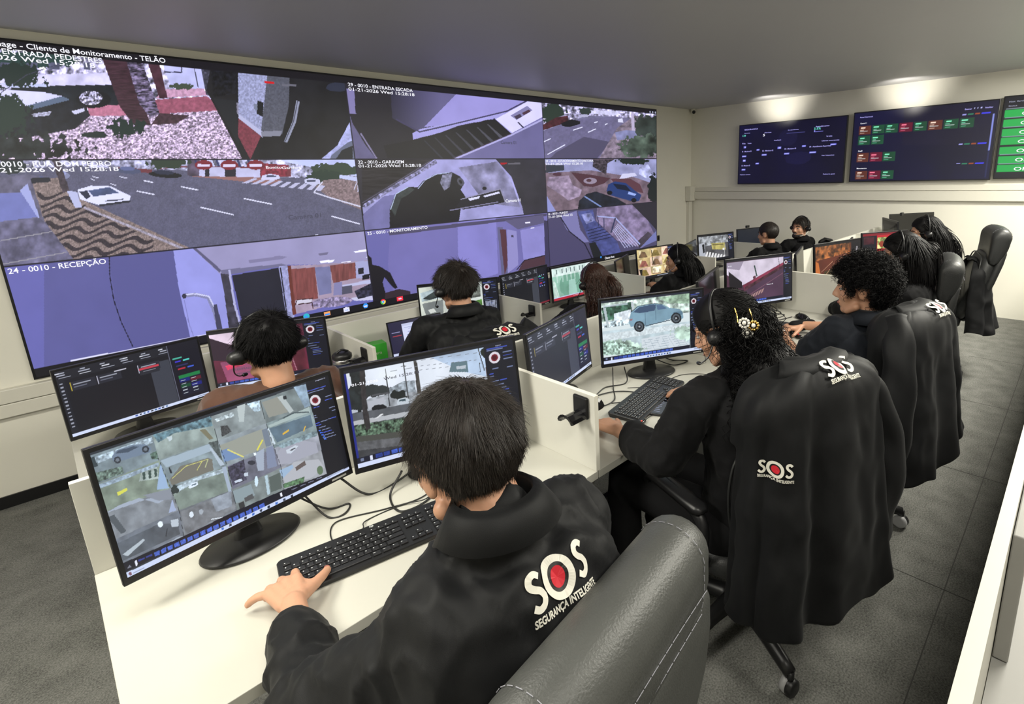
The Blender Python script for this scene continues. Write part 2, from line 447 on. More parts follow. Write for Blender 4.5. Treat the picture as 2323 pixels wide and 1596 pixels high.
P.line([(372, 163), (412, 164), (412, 147)], 3, (60, 60, 85)); P.line([(440, 152), (450, 199)], 2, (70, 70, 90))
P.poly([(456, 152), (480, 155), (486, 222), (468, 215)], (60, 60, 76), noise=.6, sc=.2)
P.blob(412, 196, 26, 7, (60, 70, 60), seed=7, sc=.2)
P.poly([(25, 195), (260, 192), (275, 238), (200, 240), (100, 215), (25, 205)], (28, 32, 40), noise=.3, sc=.06)
P.poly([(0, 188), (100, 190), (115, 196), (20, 199)], (180, 186, 225))
P.ell(212, 226, 40, 19, (20, 22, 28)); P.ell(206, 222, 26, 16, (135, 132, 160), noise=.8, sc=.3, contrast=2)
P.poly([(-150, 205), (30, 203), (100, 209), (150, 221), (196, 243), (205, 262), (170, 292), (60, 312), (-150, 318)], (30, 32, 40), noise=.3, sc=.08)
P.poly([(-150, 206), (30, 204), (100, 209), (140, 218), (60, 240), (-150, 246)], (200, 200, 240), noise=.06, sc=.05)
P.poly([(60, 240), (140, 218), (160, 226), (75, 248)], (84, 98, 124)); P.poly([(162, 252), (190, 245), (192, 252), (170, 260)], (190, 190, 220))
P.poly([(72, 258), (118, 252), (110, 262), (76, 265)], (170, 170, 200), noise=.5, sc=.3)
P.poly([(232, 134), (290, 137), (342, 283), (306, 286), (272, 242)], (58, 38, 48), noise=.35, sc=.05, sy=.5)
P.poly([(286, 136), (322, 140), (340, 190), (362, 258), (340, 266), (316, 235)], (84, 76, 100), noise=.75, sc=.12, sy=.4, contrast=1.8)
P.poly([(335, 142), (362, 145), (380, 222), (362, 224)], (66, 40, 52), noise=.3, sc=.1)
P.poly([(342, 283), (362, 256), (430, 262), (400, 280)], (60, 42, 52), noise=.4, sc=.2)
P.blob(38, 170, 70, 24, (32, 44, 42), seed=11, sc=.1, rough=.8); P.blob(10, 262, 55, 48, (34, 48, 44), seed=12, sc=.12, rough=.8)
P.blob(50, 336, 120, 32, (34, 38, 40), seed=13, sc=.1, rough=.9, noise=.6); P.blob(285, 290, 40, 19, (30, 44, 42), seed=14, sc=.15, rough=.8)
P.blob(212, 306, 28, 8, (34, 44, 44), seed=16, sc=.15)
P.line([(0, 212), (60, 170), (125, 148)], 1.6, (60, 60, 80))
P.poly([(478, 150), (545, 160), (800, 180), (815, 380), (560, 380), (468, 205)], (26, 26, 31), noise=.3, sc=.03)
P.poly([(478, 156), (535, 162), (535, 212), (484, 220)], (20, 21, 28), noise=.9, sc=.2)
P.poly([(502, 236), (540, 232), (548, 264)], (120, 118, 140)); P.poly([(482, 222), (536, 228), (542, 330)], (30, 32, 38))
P.poly([(540, 163), (606, 172), (598, 300), (541, 258)], (142, 146, 184), noise=.25, sc=.35)
P.poly([(606, 172), (657, 173), (655, 240), (640, 304), (592, 298)], (78, 80, 94), noise=.2, sc=.35)
P.poly([(541, 258), (598, 300), (596, 312), (541, 270)], (168, 170, 205)); P.poly([(592, 298), (640, 296), (636, 308), (594, 310)], (120, 122, 140))
P.poly([(541, 268), (592, 308), (568, 362), (540, 308)], (110, 52, 66), noise=.25, sc=.3)
P.poly([(584, 228), (598, 232), (596, 265), (582, 258)], (22, 24, 30)); P.poly([(576, 234), (584, 236), (584, 250), (576, 248)], (110, 116, 140))
P.line([(676, 229), (668, 275), (648, 322)], 8, (132, 136, 160)); P.line([(675, 230), (666, 275), (646, 322)], 2, (60, 62, 80))
P.poly([(600, 184), (622, 186), (622, 190), (600, 188)], (190, 20, 30)); P.poly([(640, 190), (672, 192), (672, 196), (640, 195)], (96, 96, 110))
P.poly([(798, 268), (806, 330), (740, 366), (722, 366), (765, 330)], (156, 160, 210), noise=.2, sc=.2)
P.poly([(790, 322), (810, 315), (812, 366), (746, 366), (752, 352)], (90, 96, 120)); P.poly([(776, 340), (800, 330), (800, 366), (758, 366)], (30, 32, 38))
P.blob(765, 196, 26, 10, (40, 44, 62), seed=19)
# wide street
tile(CU[0], RV[1], CU[1], RV[2])
P.rect(-200, 355, 900, 700, (84, 84, 108), noise=.16, sc=.06, seed=5); P.rect(-200, 355, 900, 700, (84, 84, 108), a=.5, noise=.3, sc=.5, seed=6)
P.poly([(-150, 355), (850, 355), (850, 405), (640, 402), (420, 386), (150, 378), (-150, 384)], (150, 150, 182), noise=.6, sc=.12, seed=8, contrast=1.5)
P.poly([(630, 361), (810, 361), (818, 402), (760, 388), (660, 370)], (176, 184, 232), noise=.1, sc=.05)
P.poly([(330, 386), (425, 379), (445, 395), (660, 401), (660, 378), (420, 376)], (104, 48, 60)); P.poly([(265, 379), (345, 384), (345, 393), (265, 386)], (100, 50, 60))
P.poly([(425, 361), (455, 361), (455, 402), (425, 398)], (80, 70, 90), noise=.5); P.poly([(452, 378), (590, 382), (590, 402), (452, 401)], (172, 172, 208), noise=.1)
for a, b in ((465, 475), (510, 535)): P.poly([(a, 382), (b, 382), (b, 401), (a, 400)], (34, 34, 46))
for k in range(12):
    x = 440+k*12; P.poly([(x, 362), (x+5, 362), (x+12, 378), (x+7, 378)], (180, 182, 220) if k % 2 else (48, 54, 96))
for x in (462, 520, 580): P.ell(x, 374, 20, 11, (112, 34, 50)); P.rect(x-14, 372, x+14, 378, (200, 190, 220))
P.poly([(595, 370), (655, 374), (650, 400), (592, 400)], (120, 44, 60), noise=.4, sc=.2)
P.blob(380, 368, 46, 15, (44, 56, 48), seed=21, sc=.12); P.blob(25, 376, 36, 17, (40, 48, 50), seed=22, sc=.12)
P.blob(765, 385, 58, 14, (46, 60, 50), seed=23, sc=.1); P.blob(735, 404, 40, 18, (38, 52, 46), seed=24, sc=.12)
P.poly([(715, 424), (735, 408), (812, 404), (830, 480), (745, 446)], (118, 102, 108), noise=.35, sc=.3)
P.line([(712, 436), (745, 447), (830, 472)], 3, (190, 190, 215)); P.line([(712, 436), (732, 412)], 3, (190, 190, 215))
P.poly([(770, 396), (825, 404), (825, 414), (770, 404)], (176, 182, 220)); P.line([(803, 430), (812, 408), (812, 435)], 2, (180, 180, 210))
P.poly([(425, 399), (590, 402), (640, 408), (612, 418), (500, 406)], (134, 96, 96))
for k in range(9):
    x = 548+k*21; P.poly([(x, 415+k*2.1), (x+12, 416+k*2.1), (x+38-k*2, 405+k*2), (x+28-k*2, 404+k*2)], (172, 172, 205))
P.poly([(595, 398), (612, 394), (632, 397), (636, 404), (620, 409), (592, 407)], (190, 190, 222)); P.poly([(606, 397), (628, 398), (626, 402), (604, 401)], (60, 64, 90))
P.poly([(690, 407), (705, 403), (725, 407), (727, 416), (712, 421), (692, 415)], (180, 182, 214)); P.poly([(696, 408), (716, 408), (716, 412), (696, 412)], (60, 64, 90))
for cx, cy, rx, c in ((375, 396, 38, (22, 24, 30)), (292, 387, 28, (70, 76, 104)), (88, 408, 26, (60, 66, 88)), (145, 398, 14, (120, 124, 156))):
    P.ell(cx, cy, rx, 7, c, rot=4); P.ell(cx-3, cy-5, rx*.6, 5, (c[0]+18, c[1]+20, c[2]+34), rot=4)
for a, b in (((310, 433), (350, 441)), ((410, 423), (450, 431)), ((455, 470), (530, 487)), ((553, 450), (617, 463)), ((752, 490), (817, 508)), ((250, 416), (265, 421)), ((205, 405), (215, 409)), ((325, 409), (348, 414)), ((210, 400), (225, 404)), ((715, 532), (735, 535)), ((270, 400), (288, 404))):
    P.line([a, b], 2.6 if a[0] > 290 else 1.6, (205, 206, 232))
P.line([(130, 362), (150, 420), (140, 436)], 2, (90, 80, 90))
P.poly([(-150, 425), (60, 395), (90, 400), (180, 580), (-150, 640)], (96, 94, 118), noise=.25, sc=.08)
P.poly([(-150, 440), (48, 436), (88, 492), (-150, 520)], (106, 112, 172), noise=.05); P.poly([(45, 432), (62, 416), (92, 498), (86, 494)], (150, 156, 208))
P.poly([(-150, 516), (92, 494), (165, 585), (-150, 628)], (98, 96, 124), noise=.35, sc=.06, seed=9)
P.line([(0, 546), (118, 525)], 2, (140, 138, 150)); P.line([(0, 600), (150, 572)], 2, (140, 138, 150))
P.poly([(72, 412), (130, 402), (145, 430), (205, 462), (440, 566), (170, 592), (100, 500)], (122, 108, 108), noise=.4, sc=.4, seed=31)
mk = P.inside([(82, 432), (150, 436), (200, 470), (350, 545), (345, 575), (170, 592), (100, 500)])
ph = (P.Y + 7*np.sin(P.X*.085+P.Y*.06) + (P.X-150)*.10 + 5*fbm(P.X*.03, P.Y*.05))*.36
sel = mk & (np.sin(ph) > .15) & (P.Y > 432); P.put(sel, (52, 46, 54), noise=.3, sc=.4)
P.poly([(150, 430), (175, 436), (186, 470), (170, 470)], (170, 174, 212)); P.line([(190, 470), (300, 515), (420, 566)], 5, (150, 144, 164), noise=.3, sc=.3)
P.poly([(118, 362), (134, 362), (158, 432), (142, 437)], (62, 54, 64), noise=.4, sc=.2)
P.poly([(176, 430), (205, 421), (250, 422), (296, 444), (294, 456), (228, 466), (182, 452)], (206, 208, 240)); P.poly([(200, 432), (248, 424), (270, 437), (212, 446)], (70, 82, 120), noise=.2)
P.poly([(178, 434), (198, 432), (206, 446), (196, 452)], (40, 44, 64)); P.line([(225, 466), (296, 456)], 5, (40, 42, 54)); P.line([(238, 456), (280, 452)], 3, (60, 62, 80))
P.poly([(68, 404), (112, 402), (116, 412), (72, 416)], (36, 38, 48))
# reception
tile(CU[0], RV[2], CU[1], RV[3])
P.rect(-200, 500, 900, 900, (94, 94, 160), noise=.06, sc=.01, seed=3)
P.poly([(100, 560), (250, 580), (262, 680), (310, 800), (100, 840)], (86, 86, 142), noise=.05, sc=.01)
P.poly([(245, 570), (392, 560), (405, 640), (438, 764), (305, 800), (262, 680)], (82, 82, 136))
P.line([(248, 582), (249, 625), (258, 680), (275, 730), (302, 787)], 2.4, (30, 28, 50))
P.poly([(392, 560), (436, 558), (500, 612), (510, 650), (520, 745), (432, 768), (405, 650)], (138, 140, 208), noise=.06, sc=.02)
P.poly([(434, 560), (838, 515), (845, 600), (655, 600), (498, 620)], (140, 136, 176), noise=.05, sc=.02)
P.poly([(434, 560), (442, 560), (502, 612), (498, 618)], (84, 82, 112)); P.poly([(500, 612), (640, 598), (655, 602), (504, 624)], (102, 100, 132))
P.poly([(564, 590), (635, 580), (652, 582), (640, 588), (566, 597)], (118, 114, 150)); P.poly([(722, 575), (745, 572), (742, 578), (724, 579)], (104, 100, 130))
for q in ([(725, 592), (760, 588), (755, 594), (728, 597)], [(774, 595), (796, 591), (795, 596), (776, 598)], [(802, 570), (838, 563), (838, 570), (806, 573)], [(828, 583), (838, 581), (838, 585)]): P.poly(q, (225, 225, 250))
P.poly([(500, 620), (520, 622), (548, 745), (520, 750), (508, 660)], (58, 56, 70), noise=.3, sc=.1)
P.poly([(526, 624), (640, 606), (655, 720), (552, 745)], (34, 34, 46), noise=.1, sc=.02); P.line([(520, 612), (532, 690), (548, 745)], 5, (160, 160, 200))
P.poly([(632, 604), (652, 602), (668, 720), (650, 722)], (140, 142, 186), noise=.2, sc=.2); P.line([(636, 606), (652, 722)], 3, (40, 40, 52))
P.poly([(655, 602), (722, 600), (840, 590), (860, 665), (672, 712)], (150, 134, 156), noise=.12, sc=.05)
P.poly([(652, 602), (660, 602), (672, 712), (664, 714)], (96, 50, 44)); P.poly([(660, 610), (714, 606), (722, 677), (668, 684)], (116, 66, 66), noise=.22, sc=.3, sy=.04)
P.poly([(714, 606), (750, 604), (752, 664), (724, 670)], (108, 110, 150), noise=.08); P.poly([(748, 602), (806, 595), (808, 630), (756, 642)], (112, 66, 66), noise=.22, sc=.3, sy=.04)
P.poly([(806, 594), (840, 590), (845, 628), (808, 632)], (150, 152, 192)); P.poly([(812, 608), (825, 606), (825, 620), (813, 622)], (34, 34, 42)); P.poly([(822, 624), (838, 621), (838, 632), (822, 634)], (26, 26, 34))
P.poly([(776, 646), (842, 634), (842, 642), (778, 652)], (170, 172, 206)); P.poly([(776, 650), (798, 646), (800, 664), (776, 668)], (74, 74, 92)); P.poly([(758, 642), (776, 638), (776, 668), (756, 670)], (120, 118, 160))
P.ell(752, 685, 48, 11, (128, 118, 150), rot=-6, noise=.6, sc=.25); P.poly([(796, 676), (846, 668), (848, 680), (805, 682)], (180, 180, 210)); P.poly([(804, 660), (846, 640), (846, 670), (812, 678)], (40, 40, 56), noise=.8, sc=.2)
P.poly([(670, 680), (708, 678), (706, 686), (674, 690)], (190, 186, 205)); P.line([(668, 696), (674, 680), (710, 676)], 2, (60, 36, 40)); P.line([(676, 690), (708, 686), (710, 700)], 2.4, (60, 36, 40))
P.line([(416, 670), (445, 668), (472, 674), (484, 700), (498, 750)], 8, (120, 122, 160)); P.line([(416, 668), (445, 666), (474, 672), (488, 700), (500, 748)], 3, (190, 192, 226)); P.ell(418, 671, 5, 6, (50, 50, 66))
P.poly([(484, 690), (492, 690), (506, 750), (492, 752)], (60, 60, 84))
P.line([(418, 680), (428, 730), (440, 765)], 1.5, (110, 110, 168))
P.clip = None; P.poly([(160, 817), (480, 755), (486, 776), (162, 836)], (206, 206, 236))
# stairwell
tile(CU[1], RV[0], CU[2], RV[1])
P.rect(700, 150, 1300, 400, (34, 32, 40), noise=.1, sc=.02)
sx = np.clip((P.X-870)/130, 0, 1); mk = P.inside([(885, 195), (1042, 206), (962, 290), (950, 300), (890, 268)]); P.put(mk, (92, 88, 128)); P.img[mk] *= (0.4+.6*sx[mk])[:, None]
P.poly([(1042, 206), (1240, 230), (1232, 248), (1180, 262), (1140, 272), (962, 288)], (140, 134, 196), noise=.06, sc=.02)
P.poly([(935, 302), (955, 292), (1140, 255), (1236, 235), (1240, 260), (1160, 304), (1120, 268), (1040, 285), (1000, 300), (938, 318)], (150, 146, 206), noise=.06, sc=.03)
P.line([(898, 270), (952, 299), (1000, 288), (1150, 252), (1200, 226)], 3.2, (58, 54, 86)); P.line([(1120, 268), (1160, 304)], 2, (70, 66, 100))
P.poly([(1124, 270), (1200, 228), (1240, 236), (1242, 262), (1163, 302)], (200, 196, 240), noise=.04)
P.poly([(1158, 262), (1196, 240), (1208, 250), (1172, 272)], (120, 116, 160)); P.poly([(1166, 264), (1180, 258), (1184, 264), (1172, 271)], (60, 50, 70)); P.poly([(1184, 256), (1200, 248), (1204, 253), (1188, 261)], (70, 46, 60))
P.line([(1160, 304), (1240, 262)], 3, (110, 106, 160)); P.line([(1175, 277), (1190, 292), (1180, 296)], 3, (40, 38, 60))
st = [(932, 318), (962, 310), (990, 304), (1012, 296), (1040, 288), (1060, 284), (1082, 278), (1102, 272), (1122, 270), (1160, 303), (1020, 362), (880, 362), (870, 330)]
P.poly(st, (26, 25, 30))
for k in range(7):
    x0, y0 = 1105-k*24, 282+k*6; P.poly([(x0, y0), (x0+3, y0), (x0+52, y0+42+k*1), (x0+42, y0+44)], (72-k*5, 72-k*5, 84-k*5))
P.poly([(1160, 303), (1245, 262), (1245, 366), (1025, 366)], (100, 96, 142), noise=.08, sc=.02); P.line([(1028, 362), (1160, 306), (1245, 264)], 4, (160, 156, 206)); P.line([(1020, 362), (1160, 303)], 2, (60, 50, 66))
P.poly([(782, 200), (804, 204), (806, 250), (808, 258), (794, 258), (788, 230)], (118, 112, 160)); P.poly([(790, 250), (800, 280), (830, 330), (855, 362), (800, 362)], (88, 84, 120), noise=.1)
P.line([(818, 302), (855, 360)], 3, (120, 114, 150))
# garage
tile(CU[1], RV[1], CU[2], RV[2])
P.rect(700, 350, 1300, 560, (40, 38, 48), noise=.15, sc=.03)
P.poly([(822, 470), (900, 420), (985, 361), (1125, 361), (1160, 400), (1185, 470), (1200, 520), (1000, 530), (830, 530)], (146, 144, 196), noise=.18, sc=.03)
P.poly([(1040, 380), (1128, 366), (1160, 410), (1180, 470), (1100, 460)], (124, 122, 158), noise=.4, sc=.05)
P.poly([(820, 361), (975, 361), (900, 410), (822, 455)], (34, 31, 36), noise=.5, sc=.03, sy=.3)
P.line([(825, 468), (900, 420), (990, 366)], 9, (116, 114, 150), noise=.7, sc=.3); P.line([(822, 460), (900, 412), (978, 364)], 2, (80, 76, 96))
P.poly([(826, 530), (886, 530), (884, 480), (900, 440), (870, 445), (824, 485)], (104, 102, 150), noise=.1)
P.poly([(884, 535), (884, 475), (895, 445), (925, 424), (948, 424), (960, 410), (985, 396), (1025, 390), (1044, 400), (1054, 415), (1045, 430), (1062, 455), (1045, 475), (1040, 510), (1000, 535)], (24, 23, 29), noise=.15, sc=.05)
P.poly([(885, 470), (900, 438), (930, 424), (940, 430), (925, 442), (910, 450), (896, 490)], (50, 56, 58), noise=.3, sc=.1); P.line([(886, 475), (898, 440), (926, 424)], 1.6, (170, 184, 214)); P.line([(948, 428), (965, 408), (990, 395), (1020, 391)], 1.6, (160, 170, 206))
P.poly([(1004, 396), (1026, 392), (1020, 424), (1008, 432), (998, 414)], (104, 104, 128), noise=.5, sc=.2); P.ell(1045, 412, 7, 10, (70, 70, 84), rot=-30); P.ell(1045, 412, 3, 5, (20, 20, 26), rot=-30)
P.poly([(1048, 450), (1135, 430), (1145, 458), (1130, 462), (1050, 475), (1035, 468)], (30, 29, 38)); P.poly([(1062, 450), (1090, 444), (1086, 450), (1066, 455)], (200, 200, 235)); P.poly([(1096, 444), (1132, 434), (1134, 438), (1100, 447)], (200, 200, 235)); P.line([(1045, 452), (1136, 428), (1146, 458)], 2, (130, 128, 156))
P.ell(1099, 427, 5, 4, (24, 22, 30)); P.line([(1020, 477), (1070, 468), (1130, 458)], 2, (120, 118, 150))
P.poly([(1128, 361), (1250, 361), (1250, 520), (1195, 520), (1185, 470), (1160, 400)], (46, 44, 54), noise=.15, sc=.05); P.poly([(1135, 369), (1150, 368), (1150, 372), (1136, 373)], (150, 20, 36)); P.poly([(1152, 370), (1180, 368), (1180, 372), (1153, 373)], (90, 88, 100))
# monitoring room
tile(CU[1], RV[2], CU[2], RV[3])
P.rect(700, 450, 1300, 750, (104, 100, 158), noise=.06, sc=.015)
P.poly([(830, 530), (885, 526), (880, 600), (900, 700), (830, 700)], (96, 94, 154)); P.poly([(1038, 504), (1125, 492), (1130, 620), (1040, 650)], (122, 118, 184), noise=.05, sc=.02)
P.poly([(880, 525), (1240, 484), (1240, 490), (884, 534)], (70, 66, 94)); P.poly([(1145, 500), (1232, 487), (1236, 505), (1175, 520)], (84, 80, 112))
P.poly([(1128, 515), (1140, 515), (1160, 600), (1155, 640), (1140, 645)], (90, 88, 122)); P.poly([(1134, 520), (1148, 520), (1152, 600), (1145, 622), (1138, 560)], (78, 48, 58)); P.poly([(1150, 520), (1172, 524), (1176, 600), (1152, 620)], (132, 128, 182)); P.poly([(1160, 533), (1165, 533), (1165, 538), (1160, 538)], (60, 56, 80))
P.poly([(1180, 522), (1235, 510), (1240, 580), (1188, 592)], (128, 124, 186), noise=.05); P.poly([(1176, 612), (1190, 590), (1240, 578), (1244, 640), (1170, 660)], (70, 48, 58)); P.line([(1172, 612), (1190, 590), (1240, 578)], 2, (30, 26, 34))
for q in ([(1191, 504), (1203, 502), (1203, 506), (1192, 507)], [(1204, 516), (1212, 515), (1212, 517), (1204, 518)]): P.poly(q, (220, 218, 245))
P.poly([(1234, 500), (1250, 500), (1250, 650), (1238, 640)], (56, 52, 80))
P.poly([(828, 572), (842, 584), (845, 600), (862, 604), (885, 618), (896, 640), (902, 652), (896, 655), (888, 648), (872, 628), (868, 640), (874, 662), (876, 695), (830, 720)], (22, 20, 26)); P.poly([(874, 664), (905, 655), (930, 660), (935, 700), (870, 712)], (46, 34, 42))
# far street
tile(CU[2], RV[0], CU[3], RV[1])
P.rect(1200, 220, 1520, 380, (104, 102, 134), noise=.12, sc=.08)
P.poly([(1226, 230), (1490, 255), (1490, 300), (1430, 285), (1400, 264), (1330, 262), (1230, 300)], (150, 146, 180), noise=.7, sc=.2, contrast=1.5)
P.blob(1252, 255, 28, 22, (40, 52, 46), seed=41, sc=.15); P.poly([(1228, 285), (1262, 266), (1288, 262), (1290, 276), (1230, 296)], (66, 34, 42), noise=.4, sc=.2); P.blob(1328, 252, 16, 8, (44, 54, 52), seed=42, sc=.2)
P.poly([(1340, 250), (1402, 252), (1404, 262), (1342, 258)], (190, 188, 222), noise=.2, sc=.2)
P.poly([(1228, 298), (1300, 272), (1395, 264), (1440, 270), (1395, 310), (1360, 362), (1228, 362)], (98, 94, 128), noise=.12, sc=.2); P.poly([(1262, 345), (1325, 310), (1385, 322), (1352, 362), (1245, 362)], (74, 70, 96))
P.poly([(1272, 280), (1296, 270), (1316, 275), (1316, 281), (1292, 288), (1276, 286)], (22, 22, 30)); P.poly([(1402, 270), (1412, 268), (1414, 278), (1402, 277)], (200, 200, 225)); P.poly([(1315, 261), (1332, 259), (1334, 265), (1316, 266)], (160, 160, 190))
for a, b in (((1232, 322), (1250, 314)), ((1242, 350), (1282, 328)), ((1300, 295), (1322, 288)), ((1334, 300), (1352, 292)), ((1348, 278), (1356, 276)), ((1372, 283), (1378, 280))): P.line([a, b], 2.2, (206, 206, 232))
P.poly([(1400, 290), (1440, 262), (1492, 270), (1492, 366), (1355, 366)], (120, 108, 126), noise=.45, sc=.15); P.poly([(1395, 300), (1420, 295), (1455, 297), (1450, 312), (1400, 318)], (110, 112, 150), noise=.3)
P.blob(1470, 290, 34, 32, (44, 52, 50), seed=44, sc=.12, noise=.5); P.blob(1455, 332, 48, 26, (66, 78, 70), seed=45, sc=.15, noise=.8); P.poly([(1432, 255), (1438, 255), (1440, 296), (1433, 296)], (170, 160, 190))
# patio with two cars
tile(CU[2], RV[1], CU[3], RV[2])
P.rect(1200, 350, 1520, 500, (108, 92, 106), noise=.3, sc=.1)
P.poly([(1236, 361), (1492, 361), (1492, 420), (1440, 402), (1340, 386), (1240, 392)], (138, 140, 182), noise=.15, sc=.06); P.poly([(1238, 374), (1280, 374), (1280, 386), (1238, 392)], (50, 54, 66))
P.poly([(1345, 361), (1345, 378), (1375, 396), (1378, 370), (1395, 361)], (58, 52, 60), noise=.8, sc=.3); P.blob(1435, 364, 34, 9, (30, 40, 36), seed=50, sc=.2)
P.poly([(1405, 405), (1412, 394), (1440, 392), (1445, 398), (1410, 406)], (190, 190, 220)); P.poly([(1450, 380), (1470, 372), (1488, 405), (1480, 412), (1450, 395)], (166, 170, 214), noise=.4, sc=.1)
P.poly([(1245, 402), (1290, 398), (1300, 420), (1320, 430), (1315, 445), (1290, 455), (1270, 440), (1240, 420)], (140, 124, 150), noise=.35, sc=.12)
P.poly([(1296, 391), (1340, 396), (1385, 404), (1370, 416), (1345, 424), (1325, 422), (1310, 408)], (72, 46, 56)); P.ell(1339, 410, 15, 7, (136, 124, 144)); P.ell(1336, 409, 6, 3.4, (72, 46, 56)); P.poly([(1385, 405), (1430, 405), (1452, 418), (1460, 438), (1400, 425)], (84, 54, 64))
P.ell(1264, 395, 10, 4, (72, 46, 60))
P.poly([(1310, 478), (1314, 455), (1330, 440), (1352, 434), (1400, 450), (1420, 462), (1412, 475), (1360, 480)], (26, 30, 42), noise=.5, sc=.12); P.line([(1326, 445), (1375, 476)], 3, (110, 128, 180))
P.poly([(1376, 432), (1380, 418), (1395, 411), (1420, 415), (1440, 432), (1455, 442), (1450, 455), (1440, 458), (1410, 450), (1380, 441)], (34, 54, 106)); P.poly([(1390, 416), (1420, 420), (1432, 434), (1400, 428)], (18, 26, 46)); P.poly([(1426, 434), (1444, 440), (1440, 444), (1424, 440)], (140, 160, 220)); P.ell(1383, 437, 6, 5, (16, 18, 26)); P.ell(1438, 454, 6, 5, (16, 18, 26))
P.poly([(1238, 440), (1265, 485), (1238, 490)], (130, 134, 190)); P.blob(1482, 430, 12, 34, (26, 32, 34), seed=52, sc=.15)
# rear stair
tile(CU[2], RV[2], CU[3], RV[3])
P.rect(1200, 440, 1520, 620, (70, 66, 96), noise=.08, sc=.05)
P.poly([(1242, 490), (1305, 480), (1325, 550), (1342, 590), (1248, 602)], (68, 64, 96)); P.poly([(1308, 478), (1316, 520), (1336, 548), (1322, 550), (1285, 520), (1270, 490)], (112, 110, 158)); P.line([(1270, 490), (1292, 525), (1326, 552), (1345, 590)], 2.4, (26, 24, 38))
P.poly([(1310, 480), (1345, 475), (1350, 500), (1400, 548), (1410, 575), (1355, 584), (1336, 545)], (66, 72, 124), noise=.3, sc=.12); P.poly([(1318, 486), (1340, 482), (1350, 500), (1330, 508)], (110, 114, 160), noise=.5, sc=.2)
for k in range(5): P.line([(1330+k*3, 524+k*6), (1372+k*5, 512+k*6)], 1.8, (32, 34, 62))
P.poly([(1355, 470), (1432, 462), (1470, 500), (1488, 540), (1455, 562), (1400, 545), (1352, 500)], (116, 104, 136), noise=.4, sc=.1); P.poly([(1470, 525), (1488, 540), (1450, 562), (1445, 548)], (60, 54, 66), noise=.5)
P.line([(1354, 490), (1396, 494), (1452, 554)], 3, (150, 156, 206)); P.line([(1396, 494), (1386, 528)], 3, (44, 48, 80)); P.line([(1356, 490), (1358, 514)], 2, (44, 48, 80)); P.line([(1370, 494), (1370, 516)], 2, (44, 48, 80))
for k in range(6): P.line([(1390+k*2, 522-k*3), (1418+k*6, 562-k*1)], 1.2, (180, 182, 222))
for k in range(5): P.line([(1395+k*6, 524+k*9), (1412+k*8, 508+k*9)], .9, (150, 152, 200))
P.poly([(1432, 462), (1492, 455), (1492, 525), (1470, 500)], (38, 36, 46)); P.poly([(1452, 562), (1488, 524), (1490, 545)], (104, 108, 160))
P.poly([(1336, 552), (1350, 548), (1370, 586), (1348, 590)], (28, 30, 34))
P.clip = None
for k in (1, 2): P.uvrect(CU[k]-.0009, RV[0], CU[k]+.0006, RV[3], (30, 28, 40))
for k in (1, 2): P.uvrect(0, RV[k]-.0022, 1, RV[k]+.0022, (30, 28, 40))
P.uvrect(0, RV[3], 1, 1.01, (16, 15, 20))
P.img[...] = P.img**1.0
def wall_place(u, v): return np.stack([WX0+(WX1-WX0)*u, np.full_like(u, WYF), WZ1-(WZ1-WZ0)*v], 1)
vw = thing('video_wall', 'huge LED video wall of camera views on the white wall', 'video wall', (0, 0, 0))
o = bxo('panel_frame', (WX0-.012, WX1+.012, WYF+.003, YW-.001, WZ0-.012, WZ1+.012), M['bezel'], vw)
display_mesh('picture', P, wall_place, M['screenwall'], vw)
def write_on(pic, place, items, parent, name, m, nrm, off=0.0012):
    """items: (text, artwork x, y of the left end of the baseline, letter height as a share of display height, width share or None)"""
    for it in items:
        bm = nb()
        s_, x, y, h, wd = it[:5]
        u0, v0 = pic.uv(x, y) if not (len(it) > 5 and it[5]) else (x, y)
        V, F = text_mesh(s_, 1.0, bold=0.012)
        if not len(V): bm.free(); continue
        span = V[:, 0].max()-V[:, 0].min(); cap = 0.70
        h = h*.82
        if wd is None: wd = h*span/cap*pic.asp
        u = u0+(V[:, 0]-V[:, 0].min())/span*wd; v = v0-V[:, 1]/cap*h
        Q = place(u, v)+np.array(nrm)*off
        vs_ = [bm.verts.new(q) for q in Q]
        for f in F:
            try: bm.faces.new([vs_[i] for i in f])
            except ValueError: pass
        obj(name, bm, m, parent)
P.asp = (WZ1-WZ0)/(WX1-WX0)
NW = (0, -1, 0)
write_on(P, wall_place, [
    ('D-Guard Image - Cliente de Monitoramento - TELÃO', .0035, .0175, .0185, .147, True),
    ('19 - 0010 - ENTRADA PEDESTRES', .004, .0375, .018, .097, True), ('01-21-2026 Wed 15:28:18', .004, .054, .017, .091, True),
    ('22 - 0010 - RUA DOM PEDRO', .003, .354, .018, .087, True), ('01-21-2026 Wed 15:28:18', .003, .3705, .016, .0915, True),
    ('24 - 0010 - RECEPÇÃO', .0016, .668, .020, .067, True), ('29 - 0010 - ENTRADA ESCADA', .3355, .0355, .0165, .090, True), ('01-21-2026 Wed 15:28:18', .3355, .053, .0155, .092, True),
    ('22 - 0010 - GARAGEM', .3355, .354, .0165, .065, True), ('01-21-2026 Wed 15:28:18', .3355, .370, .0155, .091, True),
    ('25 - 0010 - MONITORAMENTO', .3355, .6655, .0165, .091, True), ('16 - 0010 - FUNDO', .669, .6625, .0155, .05, True), ('21-01-2026 Wed 15', .669, .680, .0155, .062, True),
    ('23 - 0010 - ESTACIONAMENTO DIRETORIA', .669, .354, .015, .125, True), ('01-21-2026 Wed 15:28:18', .669, .370, .015, .095, True),
    ('Camera 01', 1147, 459, .02, .032), ('Chance chuva', 1372, 588, .02, .03), ('Garden', .243, .372, .012, .02, True), ('Bonito', .226, .370, .012, .017, True)],
    vw, 'caption_lettering', M['txt'], NW)
